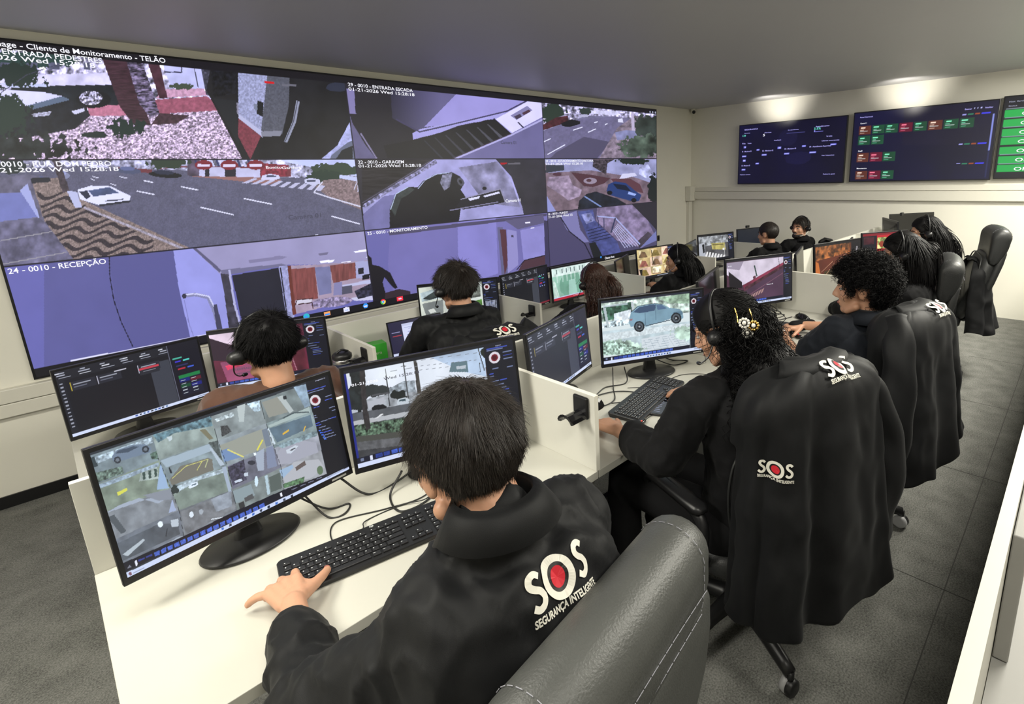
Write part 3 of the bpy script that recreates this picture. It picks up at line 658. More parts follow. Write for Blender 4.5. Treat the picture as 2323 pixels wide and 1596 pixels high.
write_on(P, wall_place, [('Camera 01', 1136, 326, .02, .032), ('Camera 01', 655, 498, .022, .038)], vw, 'dark_caption_lettering', M['txtdark'], NW)
# taskbar icons
ic = nb()
M_ic = [glow('icon_teal', (0.02, 0.45, 0.6)), glow('icon_orange', (0.85, 0.35, 0.12)), glow('icon_white', (0.75, 0.75, 0.95)), glow('icon_blue', (0.03, 0.3, 0.9)), glow('icon_red', (0.8, 0.02, 0.05)), glow('icon_green', (0.05, 0.5, 0.1)), glow('icon_yellow', (0.85, 0.6, 0.05))]
def icon_pos(x, y): u, v = P.uv(x, y); q = wall_place(np.array([u]), np.array([v]))[0]; return q[0], q[2]
def wdisc(bm, x, z, r_, mi, off, a0=0, a1=360, n=20, sx=1.0):
    c = bm.verts.new((x, WYF-off, z)); ring = [bm.verts.new((x+math.cos(R(a0+(a1-a0)*k/n))*r_*sx, WYF-off, z+math.sin(R(a0+(a1-a0)*k/n))*r_)) for k in range(n+1)]
    for k in range(n): bm.faces.new((c, ring[k], ring[k+1])).material_index = mi
def wrect(bm, x, z, w_, h, mi, off):
    bm.faces.new([bm.verts.new(p) for p in ((x-w_/2, WYF-off, z-h/2), (x+w_/2, WYF-off, z-h/2), (x+w_/2, WYF-off, z+h/2), (x-w_/2, WYF-off, z+h/2))]).material_index = mi
x, z = icon_pos(695, 717); wdisc(ic, x, z, .024, 0, .002); wdisc(ic, x-.004, z-.006, .012, 3, .003)
x, z = icon_pos(742, 711); wrect(ic, x, z, .05, .034, 1, .002); wrect(ic, x, z-.006, .04, .014, 3, .003)
x, z = icon_pos(786, 702); wrect(ic, x, z, .05, .036, 2, .002); wrect(ic, x, z+.02, .02, .006, 2, .002); wrect(ic, x-.006, z-.003, .007, .007, 3, .003); wrect(ic, x+.008, z-.003, .007, .007, 3, .003)
x, z = icon_pos(829, 693); wdisc(ic, x, z, .024, 3, .002, n=6); wrect(ic, x, z-.004, .03, .012, 2, .003)
x, z = icon_pos(869, 684); wdisc(ic, x, z, .024, 4, .002, 30, 150); wdisc(ic, x, z, .024, 5, .002, 150, 270); wdisc(ic, x, z, .024, 6, .002, 270, 390); wdisc(ic, x, z, .012, 2, .003); wdisc(ic, x, z, .009, 3, .004)
x, z = icon_pos(907, 677); wrect(ic, x, z, .06, .04, 4, .002); wdisc(ic, x-.008, z, .009, 2, .003, n=4); wdisc(ic, x+.008, z, .009, 2, .003, n=4)
x, z = icon_pos(1363, 583); wdisc(ic, x, z, .014, 3, .002); 
obj('taskbar_icons', ic, M_ic, vw)
# window buttons in the title bar
bm = nb()
for k in range(3): wdisc(bm, 6.06+k*.06, 2.478, .014, 0, .002)
obj('window_buttons', bm, M['txtmid'], vw)
# ------------------------------------------------------------------ televisions on the far wall
def tv(y0, y1, z0, z1, label, paint, texts):
    """y0 is the side nearer the video wall"""
    x = XR-0.07
    t = thing('wall_television', label, 'television', (x, (y0+y1)/2, z0), 0, 'televisions on the far wall')
    cy = (y0+y1)/2
    bm = nb(); box(bm, 0, .035, y1-cy, y0-cy, 0, z1-z0); o = obj('casing', bm, M['bezel'], t, bevel=.004)
    bm = nb(); box(bm, .035, .07, -.35, .35, .2, .6); obj('wall_bracket', bm, M['blackplastic'], t)
    us = np.linspace(0, 1, 200); vs = np.linspace(0, 1, 113)
    p = Pic(us, vs, [(0, 0), (160, 0), (160, 90), (0, 90)]); p.asp = (z1-z0)/(y0-y1)
    b = .012
    place = lambda u, v: np.stack([np.full_like(u, -.001), (y0-b-cy)-(y0-y1-2*b)*u, (z1-z0-b)-(z1-z0-2*b)*v], 1)
    paint(p); display_mesh('picture', p, place, M['screentv'], t)
    for i, (mm, tx) in enumerate(texts): write_on(p, place, tx, t, 'screen_lettering', mm, (-1, 0, 0), .0012)
    return t
M['cyan'] = glow('cyan_lettering', (0.15, 0.75, 0.6)); M['lilac'] = glow('lilac_lettering', (0.45, 0.42, 0.95))
def paint1(p):
    p.rect(-1, -1, 161, 91, (8, 6, 42), noise=.5, sc=.012, seed=3)
    p.blob(96, 56, 20, 10, (22, 20, 64), seed=5, sc=.03, a=.6); p.blob(80, 22, 14, 12, (24, 22, 60), seed=8, sc=.03, a=.6)
    p.rect(5, 18.5, 33, 19.1, (90, 190, 180)); p.rect(76, 16.3, 103, 16.9, (70, 70, 130)); p.rect(116, 17.2, 129, 17.8, (120, 120, 210)); p.rect(116, 15.6, 118, 17, (150, 150, 240))
    for x, y, w_ in ((8, 32, 4), (29, 37, 5.5), (63.5, 36, 5.5), (100, 35.5, 6), (140, 35.5, 8), (5, 46, 7.5), (38, 45.5, 8.5), (73.5, 45.3, 8), (111, 45.2, 10), (7, 53, 5), (28.5, 58, 5.5), (5, 67, 7)):
        p.rect(x, y, x+w_, y+2.6, (110, 112, 220)); p.rect(x+1, y+.8, x+w_-1, y+1.8, (200, 200, 245))
T1 = [(M['lilac'], [('SEGURANCA', 8, 7.5, .028, .14), ('Ocorrencias', 8, 12.5, .018, .06), ('Alarmes', 41, 14, .02, .07), ('Em atendimento', 78, 13, .018, .1), ('Atendimento', 118, 11.5, .025, .12),
    ('Fila', 5, 28.5, .025, .035), ('Todos', 14, 28.5, .022, .04), ('Atualizado', 57, 26.5, .022, .07), ('01 - Monitora 01', 5, 41, .028, .10), ('02 - Monitora 02', 39, 41.5, .028, .11), ('03 - Monitora 03', 74, 40.5, .028, .11), ('04 - Atendimento Supervisao', 111, 39.5, .028, .19),
    ('05 - Monitora 05', 5, 63, .028, .09), ('Nenhum evento', 3, 77, .022, .11), ('Relatorio geral', 133, 79, .02, .1), ('Ultimas ocorrencias', 128, 32, .022, .15), ('Ver todos', 134, 26, .025, .05), ('Ver historico', 129, 52.5, .022, .11)]),
      (M['cyan'], [('139', 5, 17, .036, .035), ('3.5%', 116, 15, .042, .06)]), (M['txt'], [('5', 39, 18.5, .045, .02)])]
def paint2(p):
    p.rect(-1, -1, 161, 91, (8, 8, 50), noise=.4, sc=.012, seed=9); p.poly([(60, -1), (161, -1), (161, 50), (62, 45)], (22, 18, 44), a=.7, noise=.3, sc=.02)
    g, r_, o_ = (20, 72, 48), (100, 14, 44), (92, 44, 34)
    def cards(y, cols):
        for i, c in enumerate(cols):
            x = 7+i*16.6; p.rect(x, y, x+15, y+11.5, c, noise=.12, sc=.1); hl = {g: (130, 235, 190), r_: (250, 120, 150), o_: (250, 220, 200)}[c]
            p.rect(x+2, y+2, x+8, y+3.6, hl); p.rect(x+1.5, y+5.2, x+6, y+5.9, hl, a=.8); p.rect(x+1.5, y+7, x+11, y+7.8, (210, 220, 220), a=.8); p.rect(x+1.5, y+9, x+7, y+9.7, hl, a=.6)
    cards(17, [o_, g, g, r_, g, o_, g, g]); cards(30.5, [g, g]); cards(53, [o_, r_, g]); cards(76.5, [o_, r_, g])
    for y in (12.5, 47, 70):
        for x, c in ((131, (40, 120, 90)), (137.5, (150, 70, 40)), (144, (60, 60, 230))): p.rect(x, y, x+(5 if x < 140 else 9), y+1.6, c)
        p.rect(125, y+.3, 129, y+1.3, (150, 150, 220))
    p.rect(155.5, 15, 157, 57, (130, 140, 220)); p.rect(155.5, 57, 157, 88, (30, 34, 80))
    for x in (136, 139.5, 143): p.rect(x, 6, x+1.2, 7.4, (180, 180, 235))
T2 = [(M['lilac'], [('Painel Gerencial', 7, 6.5, .022, .1), ('Buscar', 127, 8, .024, .045), ('Atualizar', 147, 8, .024, .05)]), (M['txt'], [('Central 1', 8, 14.5, .024, .05), ('Staff', 8, 50.8, .024, .035), ('Manutencao', 8, 74, .024, .08)])]
def paint3(p):
    p.rect(-1, -1, 161, 91, (14, 15, 26), noise=.3, sc=.02)
    for k in range(7):
        y = 14.3+k*10.2
        p.rect(1.5, y, 45, y+8, (24, 168, 74)); p.rect(47, y, 100, y+8, (24, 168, 74)); p.rect(2, y-2, 26, y-1.3, (130, 150, 160))
T3 = [(M['txt'], [('OK', 17.5, 14.3+k*10.2+6.4, .052, .09) for k in range(7)]), (M['txtmid'], [('Host  Service', 4, 6, .022, .1), ('Status', 4, 10.5, .018, .05)])]
tv(3.712, 2.275, 1.475, 2.281, 'leftmost wall television showing small lilac text on navy', paint1, T1)
tv(2.21, .80, 1.485, 2.30, 'middle wall television with red, brown and green status cards', paint2, T2)
tv(.776, -.62, 1.494, 2.318, 'rightmost wall television with a column of green OK bars', paint3, T3)

# small things on the walls
t = thing('security_camera', 'small white dome camera with black lens in the ceiling corner', 'camera', (7.07, 4.47, 2.54))
bm = nb(); lathe(bm, [(.03, .035), (.036, .03), (.036, 0), (.03, -.02)], 20); obj('housing', bm, M['edge'], t, smooth=True)
bm = nb(); mx = Matrix.Translation((-.018, -.02, -.012)); bmesh.ops.create_uvsphere(bm, u_segments=16, v_segments=10, radius=.026, matrix=mx); obj('lens', bm, M['glossblack'], t, smooth=True)
t = thing('wall_switch', 'small black switch on the white wall right of the video wall', 'switch', (6.262, YW-.001, .742))
bm = nb(); box(bm, -.018, .018, -.02, 0, -.04, .04); obj('case', bm, M['blackplastic'], t, bevel=.003)
bm = nb(); box(bm, -.008, .008, -.024, -.02, -.012, .018); obj('button', bm, M['glossblack'], t)
# ------------------------------------------------------------------ desks and dividers
ZA, ZB = 0.74, 0.572             # worktop heights of the raised row and of the sunken row
PX = [-0.055, 1.12, 2.29, 3.46, 4.62, 5.79, 6.96]
ROWS = [(1.05, 1.70, 0.0, ZA, 'raised row'), (2.64, 3.29, ZL, ZB, 'sunken front row')]
ORD = ['nearest the left end', 'second from the left end', 'third from the left end', 'fourth from the left end', 'fifth from the left end', 'last before the far wall']
def desk(x0, x1, y0, y1, zf, zt, lab):
    t = thing('office_desk', lab, 'desk', (x0, y0, zf), 0, 'white laminate desks')
    L_, D_, h = x1-x0, y1-y0, zt-zf
    bxo('desk_top', (.002, L_-.002, 0, D_, h-.028, h), M['lam'], t, bevel=.0015)
    for x in (.02, L_-.042): bxo('side_panel', (x, x+.022, .06, D_-.02, .0, h-.028), M['greyleg'], t)
    bxo('modesty_panel', (.042, L_-.042, D_-.14, D_-.12, .25, h-.028), M['greyleg'], t)
    bxo('foot_rail', (.042, L_-.042, D_-.17, D_-.14, .10, .14), M['base'], t)
    return t
def divider(x, y0, y1, z0, z1, lab):
    bm = nb(); box(bm, x-.009, x+.009, y0, y1, z0, z1)
    o = obj('desk_divider', bm, [M['panel'], M['edge']], bevel=.001)
    for p in o.data.polygons:
        if abs(p.normal.z) > .9 or abs(p.normal.y) > .9: p.material_index = 1
    return tag(o, lab, 'divider', 'white side dividers between desks')
def backscreen(x0, x1, y, z0, z1, lab):
    bm = nb(); box(bm, x0, x1, y, y+.018, z0, z1); o = obj('desk_screen', bm, [M['panel'], M['edge']], bevel=.001)
    for p in o.data.polygons:
        if abs(p.normal.z) > .9 or abs(p.normal.x) > .9: p.material_index = 1
    return tag(o, lab, 'screen panel', 'white back panels behind the desks')
for (y0, y1, zf, zt, rn) in ROWS:
    for i in range(6):
        desk(PX[i], PX[i+1], y0, y1, zf, zt, f'white laminate desk of the {rn}, {ORD[i]}')
        backscreen(PX[i]+.003+(.0 if i else .0), PX[i+1]-.003, y1+.001, zt-.45, zt+.255, f'white back panel behind the {rn} desk {ORD[i]}')
    for i in range(1, 6):
        divider(PX[i], y0+.0005, y1, zt+.0002, zt+.262, f'white side divider right of the {rn} desk {ORD[i-1]}')
# the low white cabinet panel beside the aisle, in the lower right corner of the view
t = thing('aisle_counter', 'white edged counter panel along the aisle at the lower right', 'counter', (0.3, 0.0, 0))
bxo('front_panel', (0, 6.2, .017, .035, 0, 1.17), M['ctop'], t)
bxo('counter_top', (0, 6.2, -.62, .016, .88, .91), M['cin'], t)
bxo('end_panel', (0, .02, -.62, .016, 0, .88), M['cin'], t)
bxo('partition_board', (.62, 6.2, -.004, .016, .912, 1.135), M['cin'], t, bevel=.002)

# ------------------------------------------------------------------ monitors
def monitor_quad(c, nfrac=.014):
    (a, b, d, e) = [np.array(p, float) for p in c]
    # inset the outer corners by the bezel
    h = Pic(np.array([0, 1]), np.array([0, 1]), [tuple(a), tuple(b), tuple(d), tuple(e)])
    def m(u, v): q = h.Hm @ np.array([u, v, 1.0]); return (q[0]/q[2], q[1]/q[2])
    return [m(.018, .035), m(.982, .035), m(.982, .945), m(.018, .945)]
UNIT = [(0, 0), (160, 0), (160, 90), (0, 90)]
def monitor(x, y, W, yaw, tilt, bot, zd, label, paint=None, quad=None, texts=(), res=(160, 90), name='monitor', base=True, cat='monitor'):
    Hh = W*.6
    t = thing(name, label, cat, (x, y, zd), R(yaw), 'computer monitors on the desks')
    # local: x right, -y towards the user; the panel leans back by tilt
    zc = bot-zd+Hh/2*math.cos(R(tilt))
    mx = Matrix.Translation((0, 0, zc)) @ Matrix.Rotation(-R(tilt), 4, 'X')
    bm = nb()
    box(bm, -W/2, W/2, 0, .016, -Hh/2, Hh/2, mx=mx)
    loft(bm, [[mx @ Vector((p.x, d, p.y)) for p in rrect(0, -.01, 0, w_, h_, .02, 4)] for (w_, h_, d) in ((W*.96, Hh*.94, .0165), (W*.8, Hh*.75, .030), (W*.45, Hh*.5, .042), (W*.4, Hh*.42, .044))])
    obj('housing', bm, M['bezel'], t, bevel=.002)
    if paint:
        n, m_ = res
        p = Pic(np.linspace(0, 1, n), np.linspace(0, 1, m_), quad or UNIT)
        p.asp = (Hh*.91)/(W*.964); paint(p)
        x0, x1, z0, z1 = -W*.482, W*.482, -Hh/2+.055*Hh, Hh/2-.035*Hh
        def place(u, v):
            q = np.stack([x0+(x1-x0)*u, np.full_like(u, -.0008), z1-(z1-z0)*v], 1)
            A = np.array(mx)[:3, :3]; b = np.array(mx)[:3, 3]; return q @ A.T+b
        display_mesh('picture', p, place, M['screen'], t)
        nv = np.array(mx)[:3, :3] @ np.array([0, -1, 0])
        for mm, tx in texts: write_on(p, place, tx, t, 'screen_lettering', mm, tuple(nv), .0008)
    else:
        bxo('dark_glass', (-W*.482, W*.482, -.0008, 0, -Hh/2+.055*Hh, Hh/2-.035*Hh), M['glossblack'], t).matrix_local = mx
    # maker's plate on the lower bezel
    bm = nb(); box(bm, W*.38, W*.46, -.0006, 0, -Hh/2+.018*Hh, -Hh/2+.034*Hh, mx=mx); obj('name_plate', bm, M['greyleg'], t)
    if base:
        bm = nb(); lathe(bm, [(.118, 0), (.122, .004), (.118, .009), (.05, .013), (.03, .014)], 40, (0, .035, 0.0005), sy=.72); obj('base', bm, M['blackplastic'], t, smooth=True)
        bm = nb(); loft(bm, [rrect(0, .055, z, w_, .03, .012) for z, w_ in ((.012, .07), (.05, .055), (zc-.02, .055))]); obj('neck', bm, M['blackplastic'], t)
    return t
def q(sx, sy, k): return lambda *c: [(sx+c[i]/k, sy+c[i+1]/k) for i in range(0, len(c), 2)]
def side_panel(p, u0):
    p.uvrect(u0, 0, 1.01, 1.01, (14, 17, 30)); a = p.asp; w_ = 1-u0
    cx, cy, r_ = u0+w_*.32, .17, w_*.19
    d = np.hypot(p.U-cx, (p.V-cy)*a); p.put(d < r_, (215, 210, 220)); p.put(d < r_*.62, (120, 20, 40)); p.put(d < r_*.4, (70, 8, 20))
    for k, (dx, dy, ww) in enumerate(((.08, .055, .7), (.08, .075, .55), (.62, .12, .3), (.62, .16, .3), (.62, .2, .3), (.2, .285, .2), (.08, .34, .14), (.08, .37, .14), (.08, .43, .3), (.4, .43, .25), (.12, .475, .4), (.2, .52, .4), (.28, .55, .4), (.28, .58, .4), (.28, .61, .45), (.28, .64, .35), (.7, .3, .2))):
        p.uvrect(u0+w_*dx, dy, u0+w_*(dx+ww), dy+.011, (110, 122, 160) if k % 3 else (60, 80, 180))
def taskbar(p, dark=False, red=False):
    p.uvrect(0, .955, 1.01, 1.01, (206, 216, 244) if not red else (150, 30, 50))
    if not red:
        for k in range(9): p.uvrect(.42+k*.028, .966, .436+k*.028, .988, [(60, 90, 170), (40, 46, 60), (70, 110, 160)][k % 3])
        p.uvrect(.9, .968, .98, .984, (140, 150, 175))
def cam_strip(p, n=14, u1=.82):
    p.uvrect(0, .895, u1, .955, (16, 20, 40))
    for k in range(n): p.uvrect(.1+k*.042, .905, .135+k*.042, .945, (62, 92, 190) if k > 1 else (40, 60, 140), noise=.25, sc=.4)
    p.uvrect(.02, .91, .035, .94, (110, 120, 150)); p.uvrect(.07, .903, .083, .95, (220, 225, 245))
# --- picture painters
def paint_grid(p):
    z = q(140, 840, 3.191)
    p.uvrect(0, 0, 1.01, 1.01, (20, 24, 30))
    def cell(pts, col, seed, n=.22, sc=.05): p.poly(z(*pts), col, noise=n, sc=sc, seed=seed, contrast=1.3)
    # sixteen camera views
    cell((185, 620, 655, 465, 705, 645, 240, 830), (104, 116, 120), 1)
    cell((655, 465, 1080, 330, 1130, 505, 705, 645), (126, 136, 128), 2)
    cell((1080, 330, 1435, 215, 1480, 380, 1130, 505), (118, 124, 122), 3)
    cell((1435, 215, 1765, 98, 1805, 262, 1480, 380), (96, 104, 102), 4)
    cell((240, 830, 705, 645, 790, 850, 315, 1020), (112, 122, 104), 5)
    cell((705, 645, 1130, 505, 1200, 690, 790, 850), (118, 130, 132), 6)
    cell((1130, 505, 1480, 380, 1540, 560, 1200, 690), (122, 128, 130), 7)
    cell((1480, 380, 1805, 262, 1850, 430, 1540, 560), (116, 130, 128), 8)
    cell((315, 1020, 790, 850, 850, 1010, 385, 1220), (112, 114, 118), 9)
    cell((790, 850, 1200, 690, 1235, 860, 850, 1010), (106, 116, 104), 10)
    cell((1200, 690, 1540, 560, 1590, 700, 1235, 860), (88, 86, 98), 11)
    cell((1540, 560, 1850, 430, 1880, 575, 1590, 700), (134, 132, 140), 12)
    cell((385, 1220, 850, 1010, 885, 1195, 425, 1400), (92, 96, 104), 13)
    cell((850, 1010, 1235, 860, 1270, 1010, 885, 1195), (96, 98, 102), 14)
    cell((1235, 860, 1590, 700, 1610, 860, 1270, 1010), (104, 110, 106), 15)
    cell((1590, 700, 1880, 575, 1920, 745, 1610, 860), (140, 138, 140), 16)
    # parked grey car
    p.poly(z(190, 640, 655, 480, 660, 520, 205, 690), (170, 186, 196), noise=.6, sc=.2); p.poly(z(185, 640, 235, 620, 265, 690, 215, 705), (30, 40, 44))
    p.poly(z(362, 620, 400, 575, 520, 535, 600, 530, 650, 555, 640, 590, 420, 655, 375, 655), (92, 106, 124)); p.poly(z(390, 600, 405, 580, 520, 545, 560, 550, 480, 590), (46, 56, 70))
    p.ell(*z(405, 645)[0], 8, 8, (28, 32, 38)); p.ell(*z(608, 568)[0], 8, 8, (28, 32, 38)); p.ell(*z(405, 645)[0], 4, 4, (90, 96, 104)); p.ell(*z(608, 568)[0], 4, 4, (90, 96, 104))
    p.blob(*z(330, 750)[0], 42, 12, (76, 92, 78), seed=3, sc=.15, noise=.7, rot=0) if False else p.poly(z(215, 745, 440, 690, 450, 740, 240, 815), (80, 96, 84), noise=.9, sc=.25)
    p.poly(z(640, 600, 690, 580, 700, 640, 650, 640), (60, 78, 66), noise=.8, sc=.25)
    # second view: shop front above gravel
    p.poly(z(660, 465, 1080, 330, 1095, 400, 820, 450, 700, 520), (70, 96, 104), noise=.8, sc=.15); p.poly(z(1000, 430, 1040, 420, 1100, 490, 1070, 500), (104, 96, 70)); p.poly(z(760, 480, 800, 470, 800, 500, 780, 510), (190, 200, 200))
    p.poly(z(1270, 260, 1330, 240, 1320, 370, 1285, 370), (176, 182, 176)); p.poly(z(1110, 350, 1240, 300, 1250, 330, 1120, 370), (190, 200, 200), noise=.7, sc=.2); p.poly(z(1150, 400, 1200, 395, 1230, 440, 1160, 480), (44, 44, 44), noise=.7, sc=.3)
    p.poly(z(1340, 240, 1430, 215, 1440, 290, 1400, 300), (176, 196, 206), noise=.7, sc=.2)
    p.poly(z(1450, 230, 1560, 190, 1640, 300, 1500, 340), (130, 126, 112)); p.poly(z(1560, 190, 1600, 180, 1680, 290, 1650, 310), (170, 174, 168)); p.poly(z(1680, 120, 1765, 98, 1800, 255, 1760, 270), (130, 150, 168), noise=.3, sc=.1); p.poly(z(1600, 190, 1625, 180, 1630, 205, 1605, 210), (20, 22, 26))
    # yellow bay line view
    p.poly(z(400, 880, 470, 848, 478, 865, 410, 905), (214, 206, 60)); p.poly(z(560, 800, 580, 720, 690, 690, 700, 780), (150, 160, 150), noise=.3); 
    for k in range(3): p.poly(z(585+k*42, 735-k*12, 605+k*42, 730-k*12, 608+k*42, 785-k*10, 590+k*42, 790-k*10), (40, 56, 50))
    p.poly(z(690, 860, 715, 660, 770, 830, 780, 850), (140, 164, 196)); p.poly(z(250, 830, 700, 665, 705, 690, 255, 860), (140, 156, 170), noise=.4, sc=.2)
    # car park ramp
    p.poly(z(715, 650, 1130, 510, 1140, 560, 760, 700), (150, 164, 174)); p.poly(z(780, 790, 860, 690, 1060, 630, 1090, 640, 1100, 720, 800, 830), (98, 92, 80)); p.line(z(800, 780, 900, 690, 1060, 640), 1.5, (200, 190, 90)); p.line(z(980, 720, 1020, 650), 1.5, (200, 190, 90)); p.line(z(1040, 700, 1060, 640), 2, (180, 180, 120))
    p.poly(z(772, 700, 785, 696, 800, 740, 790, 745), (20, 22, 26)); p.poly(z(1070, 560, 1100, 555, 1180, 680, 1150, 690), (170, 180, 190)); p.poly(z(1060, 520, 1130, 505, 1170, 660, 1150, 640), (60, 66, 64), noise=.6, sc=.2)
    # road with yellow line
    p.poly(z(1140, 540, 1300, 480, 1460, 420, 1480, 560, 1300, 620, 1190, 640), (138, 136, 120)); p.poly(z(1150, 580, 1200, 560, 1300, 625, 1180, 660), (96, 120, 160)); p.line(z(1200, 570, 1320, 625), 3, (224, 206, 90)); p.line(z(1415, 575, 1455, 500), 3.4, (224, 206, 60)); p.poly(z(1450, 430, 1490, 415, 1520, 540, 1480, 550), (96, 104, 116))
    # curved road
    p.poly(z(1500, 420, 1800, 320, 1820, 400, 1560, 520), (72, 90, 102), noise=.2); p.line(z(1600, 460, 1645, 430), 4, (220, 160, 40)); p.line(z(1750, 440, 1765, 400), 2.4, (220, 160, 40)); p.poly(z(1490, 400, 1790, 262, 1800, 300, 1510, 410), (156, 168, 160)); p.line(z(1600, 345, 1680, 305, 1790, 300), 3, (50, 60, 62)); p.poly(z(1490, 420, 1500, 415, 1550, 530, 1530, 535), (196, 206, 210))
    # ramp view in bright concrete
    p.poly(z(320, 1030, 790, 870, 800, 900, 700, 960, 560, 920, 420, 970), (150, 156, 170)); p.poly(z(590, 900, 800, 850, 795, 930, 700, 940), (120, 122, 130)); p.poly(z(330, 1060, 380, 1040, 470, 1160, 430, 1180), (60, 64, 68)); p.poly(z(775, 1030, 800, 930, 830, 1010), (150, 160, 190))
    # big road with a white car
    p.poly(z(800, 850, 960, 780, 1190, 700, 1195, 730, 1000, 790, 820, 890), (160, 172, 178), noise=.5, sc=.2); p.poly(z(915, 845, 940, 815, 985, 800, 990, 825, 930, 852), (226, 232, 238)); p.poly(z(940, 825, 975, 812, 975, 822, 945, 832), (60, 76, 90)); p.blob(*z(820, 860)[0], 9, 9, (30, 36, 34), seed=9, sc=.2); p.poly(z(1160, 700, 1190, 690, 1260, 1000, 1240, 1000), (150, 160, 176))
    # office room
    p.poly(z(1200, 700, 1320, 640, 1340, 790, 1240, 830), (44, 40, 54), noise=.9, sc=.3); p.poly(z(1400, 600, 1465, 560, 1465, 720, 1420, 725), (150, 156, 170)); p.poly(z(1390, 595, 1405, 590, 1408, 610, 1393, 614), (245, 245, 250)); p.poly(z(1250, 800, 1300, 780, 1310, 795, 1260, 812), (200, 204, 216)); p.poly(z(1320, 740, 1350, 735, 1350, 760, 1322, 765), (190, 195, 205)); p.ell(*z(1375, 665)[0], 9, 5, (30, 30, 38)); p.poly(z(1480, 560, 1530, 540, 1560, 690, 1490, 710), (110, 116, 140))
    p.poly(z(1560, 600, 1600, 540, 1720, 500, 1840, 520, 1860, 590, 1640, 670, 1570, 680), (150, 146, 156)); p.poly(z(1625, 575, 1690, 540, 1715, 545, 1660, 600, 1630, 598), (196, 198, 204)); p.poly(z(1650, 575, 1690, 555, 1695, 562, 1660, 582), (60, 60, 66)); p.poly(z(1545, 540, 1850, 430, 1850, 470, 1600, 560), (110, 128, 132), noise=.6, sc=.2)
    # night ramp, two people views
    p.poly(z(400, 1250, 700, 1110, 840, 1100, 860, 1180, 430, 1380), (64, 68, 74), noise=.3); p.poly(z(440, 1330, 590, 1215, 605, 1225, 480, 1340), (170, 176, 180)); p.poly(z(790, 1080, 845, 1070, 848, 1125, 795, 1130), (180, 184, 190)); p.ell(*z(715, 1110)[0], 6, 7, (240, 244, 248)); p.line(z(755, 1200, 765, 1140), 2, (24, 26, 30))
    p.poly(z(500, 1390, 850, 1200, 885, 1195, 600, 1370), (150, 156, 166))
    p.poly(z(860, 1020, 1240, 870, 1260, 1000, 900, 1180), (96, 96, 98), noise=.4, sc=.06); p.poly(z(1080, 930, 1225, 870, 1235, 980, 1120, 1020), (118, 122, 130), noise=.5, sc=.05); p.ell(*z(940, 1040)[0], 5, 7, (220, 224, 228)); p.ell(*z(1010, 1020)[0], 5, 6, (150, 154, 160)); p.line(z(1080, 1075, 1170, 1060), 2, (230, 232, 235))
    p.poly(z(1240, 870, 1370, 820, 1400, 900, 1260, 960), (122, 134, 136)); p.poly(z(1320, 920, 1380, 890, 1395, 920, 1330, 950), (60, 58, 58)); p.poly(z(1470, 760, 1490, 755, 1510, 890, 1490, 900), (170, 190, 196)); p.poly(z(1500, 770, 1580, 735, 1595, 850, 1515, 880), (64, 72, 66)); p.ell(*z(1410, 800)[0], 4, 12, (210, 230, 236)); p.poly(z(1280, 960, 1320, 940, 1330, 1000, 1290, 1010), (30, 30, 30))
    p.poly(z(1600, 770, 1680, 660, 1860, 640, 1900, 700, 1800, 780, 1620, 820), (168, 164, 166)); p.poly(z(1690, 700, 1760, 650, 1770, 680, 1700, 725), (74, 60, 56)); p.poly(z(1600, 820, 1760, 765, 1750, 810, 1610, 850), (60, 90, 56), noise=.8, sc=.25); p.poly(z(1575, 720, 1670, 680, 1680, 700, 1600, 780), (140, 164, 190)); p.ell(*z(1870, 720)[0], 7, 10, (70, 90, 60))
    p.img = np.clip((p.img*.92+.04)**.80, 0, 1)*np.array([.98, 1.02, 1.06])
    # grid seams, side panel, bars
    side = p.inside(z(1760, 60, 2060, 0, 2200, 700, 1925, 760)); p.put(side, (12, 15, 26))
    for a in ((655, 465, 705, 645, 790, 850, 850, 1010, 885, 1195), (1080, 330, 1130, 505, 1200, 690, 1235, 860, 1270, 1010), (1435, 215, 1480, 380, 1540, 560, 1590, 700, 1610, 860)): p.line(z(*a), .9, (30, 34, 40))
    p.ell(*z(1835, 215)[0], 12, 12, (216, 214, 222)); p.ell(*z(1835, 215)[0], 7, 7, (126, 28, 48)); p.ell(*z(1835, 215)[0], 4, 4, (80, 12, 28))
    for k, c in enumerate(((1780, 150, 130), (1785, 165, 110), (1905, 190, 50), (1905, 215, 50), (1935, 270, 50), (1955, 290, 28), (1825, 270, 40), (1815, 330, 26), (1822, 345, 26), (1835, 385, 35), (1875, 370, 50), (1930, 350, 30), (1840, 400, 40), (1860, 415, 50), (1885, 430, 60), (1885, 450, 70), (1890, 470, 80), (1895, 490, 90), (1945, 345, 40))):
        x, y, l = c; p.line(z(x, y, x+l, y-l*.3), 1.6, (120, 130, 165) if k % 3 else (70, 90, 200))
    for k in range(5): p.poly(z(1860+k*10, 432+k*15, 1875+k*10, 428+k*15, 1877+k*10, 436+k*15, 1862+k*10, 440+k*15), (60, 110, 230))
    p.poly(z(430, 1400, 885, 1195, 1270, 1010, 1610, 860, 1925, 745, 1935, 765, 460, 1455), (16, 18, 34))
    for k in range(17):
        x = 670+k*47.5; y = 1325-(x-670)*.453; p.poly(z(x, y-8, x+36, y-26, x+42, y+4, x+6, y+20), (72, 100, 196), noise=.3, sc=.4)
    for k in range(2): x = 555+k*55; y = 1375-k*25; p.line(z(x, y, x+45, y-20), 4, (50, 60, 140))
    p.poly(z(530, 1375, 545, 1370, 550, 1410, 535, 1412), (225, 228, 245)); p.poly(z(490, 1405, 508, 1420, 475, 1430), (120, 124, 140))
    p.poly(z(1580, 885, 1595, 880, 1600, 908, 1585, 910), (230, 232, 245))
    for k in range(4): p.line(z(1665+k*60, 860-k*25, 1705+k*60, 845-k*25), 1.6, (120, 124, 150))
